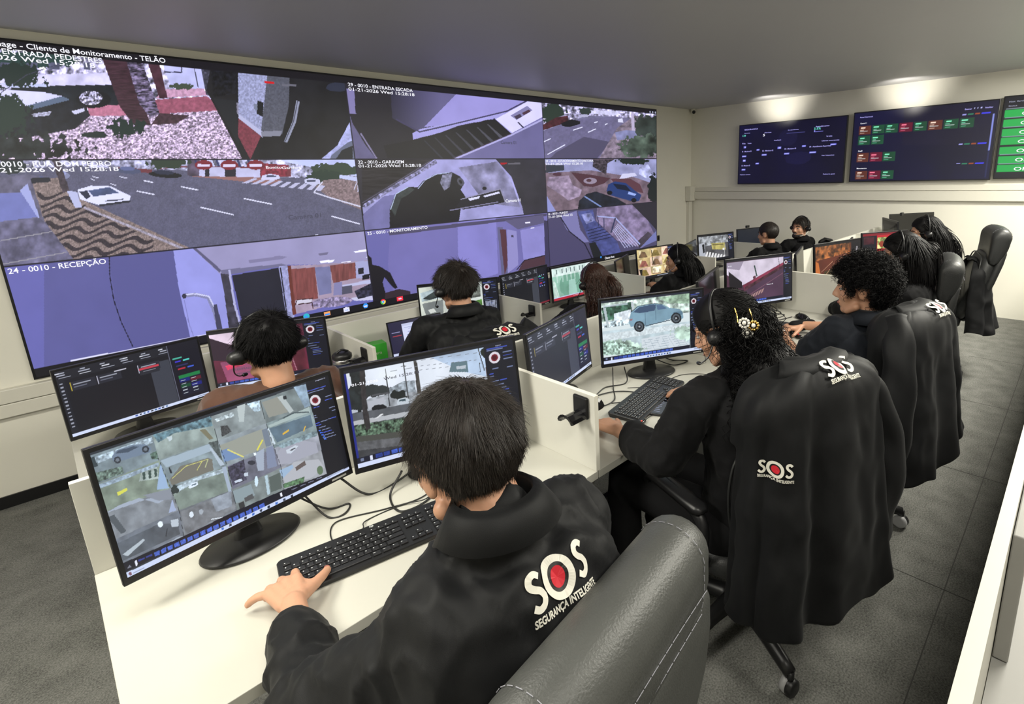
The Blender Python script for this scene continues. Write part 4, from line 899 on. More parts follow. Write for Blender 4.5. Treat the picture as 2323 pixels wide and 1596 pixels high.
    p.poly(z(455, 1468, 2094, 685, 2100, 725, 470, 1512), (200, 212, 242))
    for k in range(9): x = 1165+k*56 + (180 if k > 1 else 0)*.3; y = 1142-(x-1165)*.47; p.poly(z(x-9, y-5, x+8, y-12, x+10, y+6, x-7, y+12), [(60, 110, 200), (50, 60, 80), (30, 40, 60)][k % 3])
    p.ell(*z(497, 1468)[0], 4, 4, (120, 80, 100)); p.line(z(520, 1462, 600, 1425), 2, (150, 160, 190)); p.line(z(1920, 775, 2070, 700), 2, (150, 160, 190))
def paint_street(p):      # grey street under a bright sky
    z = q(740, 740, 3.192)
    p.uvrect(0, 0, 1.01, 1.01, (206, 216, 232)); p.uvrect(0, 0, 1.01, 1.01, (226, 232, 242), a=.6, noise=.12, sc=.02)
    p.poly(z(700, 200, 1230, 120, 1240, 380, 1000, 330), (176, 196, 222), noise=.15, sc=.03)
    p.poly(z(100, 300, 280, 300, 290, 480, 250, 640, 150, 640), (34, 40, 42), noise=.5, sc=.1); p.blob(*z(330, 470)[0], 24, 14, (44, 50, 52), seed=4, sc=.12); p.blob(*z(410, 460)[0], 22, 11, (48, 54, 56), seed=5, sc=.12); p.poly(z(130, 330, 165, 320, 185, 420, 150, 470), (216, 222, 232))
    p.poly(z(280, 530, 640, 440, 700, 560, 300, 620), (150, 156, 164), noise=.3, sc=.1); p.poly(z(455, 450, 560, 395, 640, 390, 650, 470, 465, 500), (140, 150, 160), noise=.5, sc=.15); p.line(z(330, 500, 455, 480), 4, (80, 82, 88)); p.blob(*z(525, 495)[0], 18, 10, (30, 36, 36), seed=6, sc=.15); p.poly(z(300, 545, 420, 510, 425, 560, 310, 600), (176, 180, 190))
    p.poly(z(890, 330, 905, 262, 1020, 248, 1030, 330), (96, 120, 130)); p.poly(z(940, 290, 1010, 280, 1010, 305, 945, 310), (180, 190, 200)); p.poly(z(1150, 295, 1225, 290, 1228, 380, 1160, 360), (120, 90, 84), noise=.4, sc=.1)
    p.poly(z(160, 635, 300, 610, 700, 540, 1240, 380, 1260, 900, 200, 900), (84, 88, 94), noise=.15, sc=.05); p.poly(z(175, 690, 620, 610, 640, 640, 180, 720), (176, 180, 186)); p.poly(z(355, 665, 400, 630, 418, 632, 370, 665), (215, 218, 222))
    p.poly(z(175, 720, 640, 650, 700, 760, 200, 810), (66, 84, 70), noise=.9, sc=.22, contrast=1.6); p.poly(z(190, 800, 700, 740, 720, 790, 200, 850), (72, 74, 70)); p.poly(z(200, 840, 900, 760, 900, 1000, 215, 1000), (92, 94, 98), noise=.3, sc=.1); p.poly(z(210, 900, 560, 860, 570, 930, 215, 975), (58, 60, 64), noise=.3, sc=.1)
    p.poly(z(240, 310, 275, 308, 300, 600, 325, 740, 285, 745, 262, 600), (50, 48, 50), noise=.3, sc=.2); p.line(z(428, 305, 460, 575), 2.2, (60, 62, 66)); p.line(z(555, 250, 600, 560), 3, (70, 72, 76)); p.poly(z(630, 238, 652, 236, 690, 480, 660, 490), (66, 64, 62), noise=.3, sc=.2); p.line(z(540, 290, 580, 285), 1.5, (70, 72, 76))
    p.line(z(1095, 150, 1145, 320), 2.4, (60, 62, 66)); p.line(z(1108, 262, 1115, 330), 2, (60, 62, 66)); p.blob(*z(1150, 190)[0], 10, 10, (30, 38, 32), seed=7, sc=.25)
    for a in ((640, 250, 1100, 190), (640, 290, 1110, 240), (640, 320, 900, 290), (430, 330, 620, 300)): p.line(z(*a), .6, (120, 126, 136))
    p.poly(z(330, 590, 350, 570, 410, 562, 440, 580, 435, 592, 335, 608), (22, 24, 28)); p.poly(z(510, 555, 520, 525, 570, 512, 600, 525, 600, 555, 520, 570), (190, 200, 210)); p.poly(z(522, 542, 535, 528, 572, 522, 575, 540), (60, 80, 90)); p.poly(z(170, 612, 190, 602, 230, 605, 232, 620, 180, 628), (180, 186, 198))
    p.uvrect(0, 0, .012, 1, (30, 40, 130)); p.uvrect(0, 0, 1, .03, (16, 20, 30)); side_panel(p, .805); cam_strip(p, 9, .8); taskbar(p)
def paint_dash(p, green=True, bright=1.0):
    p.uvrect(0, 0, 1.01, 1.01, (15, 17, 27)); p.uvrect(0, 0, .045, 1, (22, 25, 36)); p.uvrect(.6 if green else .62, .22, .75, .955, (56, 60, 72)); p.uvrect(0, 0, 1, .14, (26, 28, 38))
    for k in range(13): p.uvrect(.012, .18+k*.055, .03, .2+k*.055, (150, 154, 170))
    for k in range(26):
        v = .03+.035*(k % 3); u = (k*.137) % .95; p.uvrect(u, v, u+.03+.02*((k*7) % 3), v+.012, (160, 164, 180) if k % 4 else (205, 208, 220))
    for u, c in ((.07, (200, 180, 60)), (.24, (190, 190, 210)), (.52, (190, 190, 210))): p.uvrect(u, .2, u+.16, .33, (34, 36, 48)); p.uvrect(u, .2, u+.004, .33, c); p.uvrect(u+.02, .235, u+.13, .25, (150, 154, 168)); p.uvrect(u+.02, .275, u+.1, .285, (96, 100, 116))
    p.uvrect(.525, .255, .67, .285, (190, 60, 76)); p.uvrect(.525, .29, .67, .37, (36, 38, 48)); p.uvrect(.55, .31, .64, .325, (140, 144, 158)); p.uvrect(.36, .19, .44, .205, (190, 190, 205))
    p.uvrect(.755, .0, 1, .955, (14, 15, 30)); p.uvrect(.755, 0, .76, .955, (190, 196, 220), a=.5)
    for u, v, w_, c in ((.78, .23, .07, (70, 170, 150)), (.79, .29, .05, (60, 50, 190)), (.855, .29, .05, (80, 200, 190)), (.79, .36, .1, (40, 44, 90)), (.8, .42, .06, (180, 40, 60)), (.88, .42, .05, (60, 90, 200))): p.uvrect(u, v, u+w_, v+.025, c)
    if green:
        p.uvrect(.79, .54, .965, .6, (24, 120, 66)); p.uvrect(.79, .6, .965, .9, (20, 24, 44)); p.uvrect(.79, .6, .875, .66, (18, 30, 110)); p.uvrect(.88, .62, .965, .68, (90, 24, 40)); p.uvrect(.79, .7, .87, .76, (14, 70, 46)); p.uvrect(.88, .72, .96, .78, (24, 30, 120))
        for k in range(10): p.uvrect(.8+.085*(k % 2), .63+.055*(k//2), .84+.085*(k % 2), .64+.055*(k//2), (190, 200, 210))
    else:
        p.uvrect(.79, .45, .85, .53, (30, 50, 150)); p.uvrect(.80, .46, .84, .52, (14, 16, 34)); 
        for k in range(6): p.uvrect(.8+.05*(k % 3), .2+.3*(k//3), .82+.05*(k % 3), .23+.3*(k//3), (140, 150, 190))
    taskbar(p)
def paint_dash2(p): paint_dash(p, False); p.uvrect(0, .955, 1.01, 1.01, (120, 26, 44))
def paint_dashA(p):
    paint_dash(p, True); m = (p.V < .955) & (p.U < .76); p.img[m] = p.img[m]*.75+np.array([.115, .125, .165])*.8; m = (p.V < .955) & (p.U >= .76); p.img[m] = p.img[m]*.85+np.array([.11, .12, .17])*.7
def paint_pink(p):        # pink tinted street sign view
    p.rect(-1, -1, 161, 91, (96, 34, 58), noise=.25, sc=.04); p.poly([(0, 4), (60, 4), (62, 28), (45, 30), (0, 12)], (226, 206, 226), noise=.15, sc=.05)
    p.poly([(0, 8), (48, 36), (44, 52), (0, 44)], (44, 26, 44)); p.poly([(8, 48), (48, 52), (50, 84), (14, 84)], (150, 74, 110), noise=.15, sc=.05); p.poly([(14, 55), (38, 50), (40, 57), (16, 62)], (214, 60, 96), noise=.3, sc=.2)
    p.poly([(48, 20), (120, 6), (122, 24), (100, 40), (50, 50)], (214, 196, 210), noise=.1); p.poly([(100, 40), (124, 20), (128, 84), (90, 84)], (96, 36, 52), noise=.4, sc=.06); p.line([(108, 10), (118, 40)], 1.5, (240, 220, 230)); p.line([(105, 50), (110, 80)], 1, (190, 130, 150))
    p.uvrect(0, 0, 1, .04, (18, 18, 26)); side_panel(p, .8); cam_strip(p, 8, .8); taskbar(p)
def paint_quad(p):        # pale multi view
    p.rect(-1, -1, 161, 91, (200, 206, 196), noise=.2, sc=.03); p.poly([(2, 14), (62, 2), (64, 26), (4, 32)], (168, 184, 190), noise=.5, sc=.06); p.poly([(6, 26), (40, 8), (60, 12), (60, 22), (20, 30)], (52, 60, 60), noise=.5, sc=.1)
    p.poly([(4, 36), (46, 32), (44, 62), (10, 66)], (122, 128, 128), noise=.15, sc=.04); p.poly([(14, 50), (26, 48), (30, 56), (18, 58)], (206, 210, 206)); p.poly([(46, 32), (62, 30), (64, 62), (48, 62)], (190, 196, 190))
    p.poly([(8, 72), (24, 68), (24, 84), (10, 86)], (176, 156, 30)); p.poly([(26, 70), (44, 68), (44, 84), (28, 84)], (36, 34, 30), noise=.8, sc=.2); p.poly([(44, 68), (64, 66), (64, 84), (46, 84)], (196, 186, 96), noise=.4, sc=.1)
    p.poly([(64, 2), (128, 2), (128, 84), (66, 84)], (206, 214, 210), noise=.2, sc=.04); p.poly([(98, 12), (124, 10), (124, 34), (102, 36)], (110, 116, 110), noise=.7, sc=.15); p.poly([(96, 44), (126, 40), (126, 66), (106, 68)], (84, 130, 60), noise=.5, sc=.1)
    p.uvrect(0, 0, 1, .035, (18, 20, 28)); side_panel(p, .8)
    for k in range(9): p.uvrect(.83+k*.017, .5, .84+k*.017, .92, (150, 156, 176), noise=.5, sc=.6)
def paint_haze(p):        # misty green view
    p.rect(-1, -1, 161, 91, (150, 196, 178), noise=.2, sc=.03); p.blob(75, 55, 52, 38, (110, 160, 140), seed=3, sc=.03, noise=.12); p.rect(0, 2, 140, 24, (226, 240, 240), a=.8, noise=.25, sc=.08)
    for x in (14, 34, 50, 66, 80, 100, 112): p.poly([(x, 10), (x+8, 9), (x+6, 42), (x+2, 42)], (238, 248, 250), a=.4); p.poly([(x+2, 6), (x+6, 6), (x+6, 18), (x+2, 18)], (60, 84, 84), a=.7)
    p.poly([(60, 40), (84, 40), (90, 84), (56, 84)], (190, 226, 220), a=.6); p.poly([(2, 30), (10, 40), (22, 84), (2, 84)], (200, 222, 214), noise=.3, sc=.1); p.uvrect(.0, .9, .9, .93, (190, 205, 240)); p.uvrect(.82, .02, 1.01, .93, (226, 236, 240)); p.uvrect(0, 0, 1.01, .02, (30, 34, 44))
    p.uvrect(0, .93, 1.01, 1.01, (176, 26, 52)); p.uvrect(.45, .95, .6, .965, (230, 200, 210))
def paint_car(p):         # parked pale blue car
    z = q(860, 540, 2.978)
    p.uvrect(0, 0, 1.01, 1.01, (214, 226, 230)); p.uvrect(0, 0, 1.01, .35, (176, 194, 186), noise=.6, sc=.12, contrast=1.4)
    p.poly(z(1500, 470, 1700, 430, 1710, 520, 1520, 560), (54, 84, 70), noise=.9, sc=.15); p.poly(z(1880, 400, 2100, 370, 2100, 440, 1960, 440), (150, 178, 156), noise=.4, sc=.15); p.poly(z(1585, 510, 1700, 480, 1700, 540, 1590, 570), (216, 226, 236), noise=.3, sc=.15)
    p.poly(z(1500, 610, 1700, 580, 1720, 545, 1550, 560), (180, 200, 210), noise=.8, sc=.25, contrast=1.5); p.poly(z(1508, 630, 2110, 560, 2110, 720, 1512, 790), (190, 208, 216), noise=.12, sc=.1)
    p.poly(z(1508, 650, 1700, 622, 1990, 585, 2105, 575, 2110, 600, 1512, 700), (206, 218, 224), noise=.15, sc=.3)
    p.poly(z(1512, 470, 1530, 468, 1556, 605, 1540, 608), (176, 190, 196)); p.poly(z(1700, 430, 1716, 428, 1722, 480, 1706, 484), (190, 200, 206))
    p.poly(z(1770, 680, 1990, 640, 2105, 720, 2110, 745, 1780, 780), (206, 216, 224)); 
    for k in range(7): p.line(z(1780, 695+k*14, 2000+k*16, 650+k*13), .6, (150, 166, 178)); p.line(z(1790+k*40, 690-k*7, 1820+k*48, 775-k*3), .6, (150, 166, 178))
    for cx, cy, rx, ry, sd in ((1640, 740, 45, 17, 3), (2060, 640, 24, 16, 5)): p.blob(*z(cx, cy)[0], rx, ry, (164, 188, 176), seed=sd, sc=.22, rough=.6, noise=.35, contrast=2)
    p.poly(z(1510, 700, 1560, 690, 1780, 745, 1760, 782, 1512, 790), (160, 188, 176), noise=.45, sc=.25, contrast=1.8)
    body = z(1690, 540, 1700, 500, 1745, 458, 1860, 438, 1910, 445, 1960, 470, 2030, 478, 2050, 500, 2055, 540, 2020, 555, 1980, 540, 1800, 600, 1760, 560, 1730, 590, 1700, 600, 1688, 575)
    p.poly(body, (124, 158, 178), noise=.1, sc=.05); p.poly(z(1715, 500, 1755, 466, 1850, 446, 1870, 450, 1860, 490, 1760, 506), (64, 84, 112)); p.poly(z(1872, 452, 1905, 450, 1945, 474, 1880, 486), (84, 108, 140)); p.line(z(1700, 500, 1750, 458, 1860, 440, 1912, 447), 1.2, (50, 64, 80)); p.line(z(1866, 446, 1868, 560), .8, (70, 96, 116)); p.line(z(1795, 505, 1800, 590), .8, (70, 96, 116)); p.line(z(1800, 592, 1985, 548), 2, (80, 96, 108))
    p.poly(z(1985, 500, 2045, 492, 2052, 515, 1995, 520), (90, 120, 140)); p.poly(z(1690, 545, 1712, 542, 1708, 556, 1692, 560), (170, 60, 60), a=.5)
    for c in ((1756, 596), (2006, 540)):
        p.ell(*z(*c)[0], 12, 12.5, (34, 40, 46)); p.ell(*z(*c)[0], 8.5, 9, (90, 98, 106)); p.ell(*z(*c)[0], 6, 6.5, (44, 50, 58), noise=.9, sc=.5, contrast=2); p.ell(*z(*c)[0], 2, 2, (170, 176, 180))
    p.uvrect(0, 0, 1.01, .03, (34, 40, 54)); p.uvrect(.02, .07, .25, .1, (200, 210, 225), a=.7); side_panel(p, .865); cam_strip(p, 14, .86); taskbar(p)
def paint_yellow(p):
    p.rect(-1, -1, 161, 91, (196, 176, 130), noise=.3, sc=.05); C3 = [(0, 54), (54, 106), (106, 140)]
    for r_ in range(3):
        for c_, (a, b) in enumerate(C3):
            y = r_*28; p.rect(a, y, b, y+28, [(206, 186, 132), (196, 170, 120), (216, 186, 166)][(r_+c_) % 3], noise=.35, sc=.06, seed=r_*3+c_); p.poly([(a+4, y+24), (a+20, y+6), (a+34, y+8), (a+44, y+26)], [(110, 84, 60), (140, 120, 60), (150, 90, 80)][(r_*2+c_) % 3], noise=.4, sc=.1); p.poly([(a+6, y+4), (a+18, y+3), (a+12, y+16)], (230, 216, 180))
    p.poly([(4, 60), (18, 60), (14, 80), (8, 78)], (30, 26, 20)); p.poly([(60, 58), (100, 60), (98, 80), (62, 78)], (230, 214, 180), noise=.6, sc=.15); p.line([(62, 6), (66, 50)], 3, (40, 34, 26))
    side_panel(p, .84); p.uvrect(0, .93, .84, .96, (20, 20, 26)); taskbar(p); p.uvrect(0, .955, 1.01, 1.01, (24, 26, 34)); p.uvrect(.5, .965, .8, .985, (160, 164, 180))
def paint_crossing(p):
    p.rect(-1, -1, 161, 91, (84, 84, 88), noise=.3, sc=.05); p.poly([(0, 4), (140, 4), (140, 30), (0, 40)], (150, 154, 160), noise=.7, sc=.1); p.poly([(0, 30), (26, 24), (30, 88), (0, 88)], (176, 180, 190)); p.poly([(14, 32), (24, 30), (26, 60), (18, 62)], (24, 26, 30))
    p.poly([(56, 30), (118, 32), (124, 58), (60, 52)], (170, 160, 96), noise=.25, sc=.1); p.poly([(60, 34), (110, 36), (112, 40), (62, 38)], (110, 100, 60))
    for k in range(7): p.poly([(34+k*13, 58+k*3), (41+k*13, 59+k*3), (33+k*14, 86), (22+k*14, 84)], (226, 226, 228))
    p.ell(112, 55, 5, 4, (230, 230, 226)); p.line([(120, 40), (114, 80)], 2, (190, 190, 190)); p.uvrect(0, 0, 1.01, .05, (20, 22, 28)); side_panel(p, .84); p.uvrect(0, .93, .84, 1.01, (20, 22, 30))
def paint_track(p):       # violet tinted avenue under a pale sky
    p.rect(-1, -1, 161, 91, (74, 44, 62), noise=.15, sc=.04); p.poly([(0, 4), (140, 4), (140, 14), (60, 44), (36, 50), (0, 26)], (206, 196, 214), noise=.15, sc=.05); p.poly([(0, 4), (40, 4), (30, 20), (0, 14)], (150, 140, 160))
    p.poly([(4, 20), (36, 44), (36, 56), (6, 52)], (20, 16, 24)); p.poly([(38, 50), (140, 14), (140, 24), (42, 62)], (130, 48, 74), noise=.3, sc=.06); p.poly([(42, 55), (140, 19), (140, 24), (42, 62)], (70, 40, 50), noise=.6, sc=.15); p.poly([(42, 62), (140, 25), (140, 86), (30, 86)], (76, 52, 74), noise=.12, sc=.05)
    p.line([(45, 74), (138, 36)], 1.2, (120, 80, 100)); p.line([(66, 14), (72, 36)], 3, (40, 66, 60)); p.line([(126, 4), (129, 22)], 1, (60, 50, 60)); p.poly([(62, 36), (68, 34), (70, 38), (64, 42)], (90, 50, 64))
    for k in range(5): p.poly([(56+k*7, 72-k*2), (62+k*7, 69-k*2), (58+k*7, 77-k*2), (53+k*7, 80-k*2)], (166, 130, 128))
    p.uvrect(0, 0, 1.01, .035, (22, 22, 34)); side_panel(p, .865); cam_strip(p, 12, .86); taskbar(p)
def paint_orange(p):
    p.rect(-1, -1, 161, 91, (104, 52, 28), noise=.3, sc=.04); p.poly([(0, 4), (120, 4), (120, 26), (0, 34)], (140, 84, 44), noise=.7, sc=.12, contrast=1.5); p.poly([(10, 34), (110, 26), (116, 60), (60, 84), (14, 84)], (98, 46, 30), noise=.15, sc=.05)
    p.poly([(30, 60), (90, 52), (110, 84), (20, 84)], (66, 54, 28), noise=.2, sc=.05); p.poly([(0, 34), (10, 40), (22, 84), (0, 84)], (196, 110, 50)); p.poly([(114, 20), (122, 20), (120, 84), (104, 84)], (170, 96, 46))
    for a in (((30, 72), (64, 46)), ((64, 46), (100, 62)), ((20, 60), (60, 40))): p.line(a, 1.2, (190, 140, 110))
    for k in range(5): p.line([(76+k*6, 42-k*3), (90+k*6, 36-k*3)], 1, (190, 140, 110))
    p.uvrect(0, 0, 1.01, .04, (14, 13, 16)); p.uvrect(.79, 0, 1.01, 1.01, (16, 15, 20)); p.ell(148, 20, 4, 6, (150, 145, 150)); p.uvrect(0, .94, 1.01, 1.01, (16, 15, 20))
def paint_redgreen(p):
    p.rect(-1, -1, 161, 91, (14, 15, 26)); p.rect(0, 0, 160, 7, (130, 16, 34)); p.rect(4, 10, 40, 30, (70, 22, 34), noise=.4, sc=.1); p.rect(5, 52, 22, 56, (40, 160, 90)); p.rect(5, 48, 40, 84, (18, 22, 46)); p.rect(6, 56, 18, 60, (60, 150, 180))
    p.rect(50, 6, 158, 88, (190, 24, 40)); 
    for i in range(3):
        for j in range(2): p.rect(52+i*36, 13+j*38, 84+i*36, 44+j*38, [(176, 190, 110), (206, 176, 120), (110, 170, 90)][(i+j) % 3], noise=.6, sc=.1, seed=i*2+j, contrast=1.6); p.blob(66+i*36, 32+j*38, 8, 8, [(150, 60, 40), (230, 210, 190)][(i+j) % 2], seed=i+j, sc=.1)
def paint_doc(p):
    p.rect(-1, -1, 161, 91, (36, 34, 62)); p.rect(38, 8, 156, 76, (206, 212, 240)); p.rect(38, 8, 156, 14, (190, 196, 226))
    for k in range(14): p.rect(44+(k*13) % 30, 18+k*4, 80+(k*29) % 60, 19.6+k*4, (130, 140, 190))
    p.rect(6, 26, 30, 28, (140, 140, 180)); p.rect(8, 36, 34, 38, (170, 60, 70)); p.rect(0, 82, 161, 91, (200, 208, 236))
TX = M['txt']
def seg(u): return [('segware', u+.06, .045, .018, None, True)]
monitor(.260, 1.506, .544, 7.6, 7.8, .822, ZA, 'large black monitor showing a sixteen-view camera grid, nearest the camera', paint_grid, monitor_quad([(186, 1020), (749, 839), (802, 1072), (282, 1332)]), [(M['txtmid'], [('segware', 715, 865, .017, .055)])], (420, 250))
monitor(.799, 1.436, .550, -17.3, 8, .826, ZA, 'black monitor showing a street with utility poles, behind the front person\'s head', paint_street, monitor_quad([(769, 834), (1167, 760), (1192, 970), (807, 1077)]), [(TX, [('01-21-2026', .03, .17, .032, .14, True), ]), (M['txtmid'], seg(.82)), (M['txtdark'], [('Wed 15:28:18', .2, .17, .032, .2, True)])], (300, 170))
monitor(1.462, 1.560, .510, 17, 5, .79, ZA, 'black monitor with a dim dashboard, angled beside the white divider', paint_dashA, None, [], (220, 124))
monitor(1.908, 1.404, .536, -27.6, 3.5, .818, ZA, 'black monitor showing a pale blue parked car', paint_car, monitor_quad([(1358, 678), (1597, 651), (1599, 799), (1366, 835)]), [(M['txtmid'], seg(.87))], (240, 135))
monitor(2.66, 1.545, .50, 17, 5, .80, ZA, 'dark monitor seen almost edge-on, left of the violet avenue monitor', None)
monitor(3.148, 1.476, .538, -23.9, 4.1, .819, ZA, 'black monitor showing a violet avenue under pale sky', paint_track, None, [(TX, [('Camera 01', .6, .62, .028, .1, True), ('01-21', .02, .13, .03, .05, True)])], (200, 112))
monitor(3.76, 1.46, .46, 16, 4.7, .83, ZA, 'dark monitor seen obliquely, left of the orange street monitor', None)
monitor(4.064, 1.30, .540, -16.5, 4.6, .820, ZA, 'black monitor showing an orange tinted crossroads', paint_orange, None, [], (160, 90))
monitor(4.84, 1.45, .40, 11.8, 4.7, .82, ZA, 'dark monitor seen obliquely, left of the red and green screen', None)
monitor(5.05, 1.24, .500, -30, 4.6, .820, ZA, 'black monitor with red framed fruit pictures', paint_redgreen, None, [], (160, 90))
monitor(6.60, 1.375, .55, -36, 6, .83, ZA, 'large switched-off monitor near the far wall, above the heads', None)
monitor(6.12, 1.46, .50, 30, 5, .83, ZA, 'small dark monitor seen edge-on left of the big switched-off monitor', None)
monitor(.211, 3.077, .532, 10.1, 3.1, .646, ZB, 'black monitor with dark dashboard and green block, left end of the sunken row', paint_dash, None, [], (220, 124))
monitor(.758, 3.052, .542, -21.1, 4.8, .651, ZB, 'black monitor with a pink street view, behind the brown-shirted person', paint_pink, None, [(M['txtdark'], [('A ENTRADA', .15, .72, .04, .16, True), ('PEDESTRE', .17, .8, .04, .14, True)]), (M['txtmid'], seg(.82))], (200, 112))
monitor(1.984, 3.150, .558, -25.2, 3.5, .650, ZB, 'black monitor with pale camera views, before the black-shirted person', paint_quad, None, [(M['txtmid'], seg(.82))], (200, 112))
monitor(2.587, 3.138, .541, 7.9, 2.7, .650, ZB, 'black monitor with navy dashboard and red taskbar, joined to the misty green one', paint_dash2, None, [], (200, 112))
monitor(3.107, 3.130, .50, -2.3, 3.5, .648, ZB, 'black monitor with a misty green yard view', paint_haze, None, [], (160, 90))
monitor(3.74, 3.10, .45, 24, 6, .65, ZB, 'dark monitor seen obliquely, left of the sandy coloured grid', None)
monitor(4.24, 3.09, .529, -8.2, 6, .644, ZB, 'black monitor with a sandy coloured grid of views', paint_yellow, None, [], (160, 90))
monitor(4.88, 3.08, .48, 18.4, 4.6, .650, ZB, 'dark monitor seen obliquely, left of the zebra crossing view', None)
monitor(5.437, 3.10, .537, -19.2, 5, .648, ZB, 'black monitor with a zebra crossing view', paint_crossing, None, [], (160, 90))
monitor(6.146, 2.988, .540, -18.7, 4.6, .650, ZB, 'black monitor with a blank navy screen beside the crop-haired person', lambda p: (p.rect(-1, -1, 161, 91, (22, 28, 40), noise=.1, sc=.03)), None, [], (40, 24))
monitor(6.66, 3.05, .50, 10, 4.6, .650, ZB, 'dark monitor in the sunken row nearest the corner', None)
# ------------------------------------------------------------------ soft-form tools
def vnoise3(P):
    x, y, z = P[:, 0], P[:, 1], P[:, 2]; zi = np.floor(z).astype(int); f = sm(z-zi)
    return vnoise(x+zi*37.7, y+zi*11.3)*(1-f)+vnoise(x+(zi+1)*37.7, y+(zi+1)*11.3)*f
def ellipsoid(bm, c, r_, mx=None, u=20, v=12):
    m = Matrix.Translation(c) @ Matrix.Diagonal((*r_, 1))
    if mx is not None: m = mx @ m
    bmesh.ops.create_uvsphere(bm, u_segments=u, v_segments=v, radius=1.0, matrix=m)
def capsule(bm, a, b, ra, rb, seg=14, fl=1.0, mx=None):
    a = Vector(a); b = Vector(b)
    if mx is not None: a = mx @ a; b = mx @ b
    d = b-a; L_ = d.length
    if L_ < 1e-6: d = Vector((0, 0, 1)); L_ = 1e-6
    d = d.normalized(); n = d.orthogonal().normalized(); e = d.cross(n)
    rings = []
    for k in range(1, 5): t = k/5*PI/2; rings.append((a-d*ra*math.cos(t), ra*math.sin(t)))
    rings.append((a, ra)); rings.append((b, rb))
    for k in range(4, 0, -1): t = k/5*PI/2; rings.append((b+d*rb*math.cos(t), rb*math.sin(t)))
    loft(bm, [[c+n*math.cos(2*PI*i/seg)*r_+e*math.sin(2*PI*i/seg)*r_*fl for i in range(seg)] for c, r_ in rings])
def bake(bm, voxel, smooth=4, fac=.5):
    bmesh.ops.recalc_face_normals(bm, faces=bm.faces)
    me = bpy.data.meshes.new('tmp'); bm.to_mesh(me); bm.free()
    o = bpy.data.objects.new('tmp', me); C.objects.link(o)
    m = o.modifiers.new('r', 'REMESH'); m.mode = 'VOXEL'; m.voxel_size = voxel
    if smooth: s_ = o.modifiers.new('s', 'SMOOTH'); s_.factor = fac; s_.iterations = smooth
    dg = bpy.context.evaluated_depsgraph_get(); e = bpy.data.meshes.new_from_object(o.evaluated_get(dg))
    V = np.zeros(len(e.vertices)*3); e.vertices.foreach_get('co', V); V = V.reshape(-1, 3)
    N = np.zeros(len(e.vertices)*3); e.vertices.foreach_get('normal', N); N = N.reshape(-1, 3)
    F = np.zeros(len(e.loops), np.int32); e.loops.foreach_get('vertex_index', F)
    T = np.zeros(len(e.polygons), np.int32); e.polygons.foreach_get('loop_total', T)
    bpy.data.objects.remove(o); bpy.data.meshes.remove(me); bpy.data.meshes.remove(e)
    return V, N, F, T
def mesh_from(name, V, F, T, smooth=True):
    me = bpy.data.meshes.new(name); me.vertices.add(len(V)); me.vertices.foreach_set('co', np.asarray(V, np.float32).ravel())
    me.loops.add(len(F)); me.loops.foreach_set('vertex_index', np.asarray(F, np.int32))
    me.polygons.add(len(T)); s_ = np.concatenate([[0], np.cumsum(T)[:-1]]).astype(np.int32)
    me.polygons.foreach_set('loop_start', s_); me.polygons.foreach_set('loop_total', np.asarray(T, np.int32))
    me.update(calc_edges=True)
    me.polygons.foreach_set('use_smooth', [smooth]*len(T)); return me
def put(name, me, m, root):
    """link a mesh given in room coordinates under an unrotated root"""
    for x in (m if isinstance(m, (list, tuple)) else [m]): me.materials.append(x)
    o = bpy.data.objects.new(name, me); C.objects.link(o)
    if root: o.parent = root; o.location = -Vector(root.location)
    return o
def putbm(name, bm, m, root, smooth=True):
    me = bpy.data.meshes.new(name); bmesh.ops.recalc_face_normals(bm, faces=bm.faces); bm.to_mesh(me); bm.free()
    me.polygons.foreach_set('use_smooth', [smooth]*len(me.polygons)); return put(name, me, m, root)
def folds(V, N, amp, sc, seed=0, aniso=(1, 1, 1), power=2):
    n = vnoise3(V*np.array(aniso)*sc+seed*13.7+50)*.65+vnoise3(V*np.array(aniso)*sc*2.1+seed*7.1+90)*.35
    r_ = (1-np.abs(2*n-1))**power
    return V+N*((r_-.5)*amp)[:, None]
def strands(P, r0, r1, V0=0):
    """P[n, k, 3] -> thin three-sided tapering tubes"""
    n, k, _ = P.shape
    T = np.gradient(P, axis=1); T /= np.linalg.norm(T, axis=2, keepdims=True)+1e-9
    ref = np.where(np.abs(T[..., 2:3]) < .9, np.array([0, 0, 1.0]), np.array([1.0, 0, 0]))
    A = np.cross(T, ref); A /= np.linalg.norm(A, axis=2, keepdims=True)+1e-9; B = np.cross(T, A)
    rr = (r0+(r1-r0)*np.linspace(0, 1, k)**1.5)[None, :, None]
    ring = np.stack([P+(A*math.cos(a)+B*math.sin(a))*rr for a in (0, 2.094, 4.189)], 2)
    V = ring.reshape(-1, 3); i = np.arange(n*k*3).reshape(n, k, 3)
    q_ = np.stack([i[:, :-1], np.roll(i, -1, 2)[:, :-1], np.roll(i, -1, 2)[:, 1:], i[:, 1:]], -1).reshape(-1, 4)
    return V, q_.ravel(), np.full(len(q_), 4, np.int32)
def join(parts):
    V = []; F = []; T = []; o = 0
    for v, f, t in parts: V.append(v); F.append(np.asarray(f)+o); T.append(t); o += len(v)
    return np.concatenate(V), np.concatenate(F), np.concatenate(T)

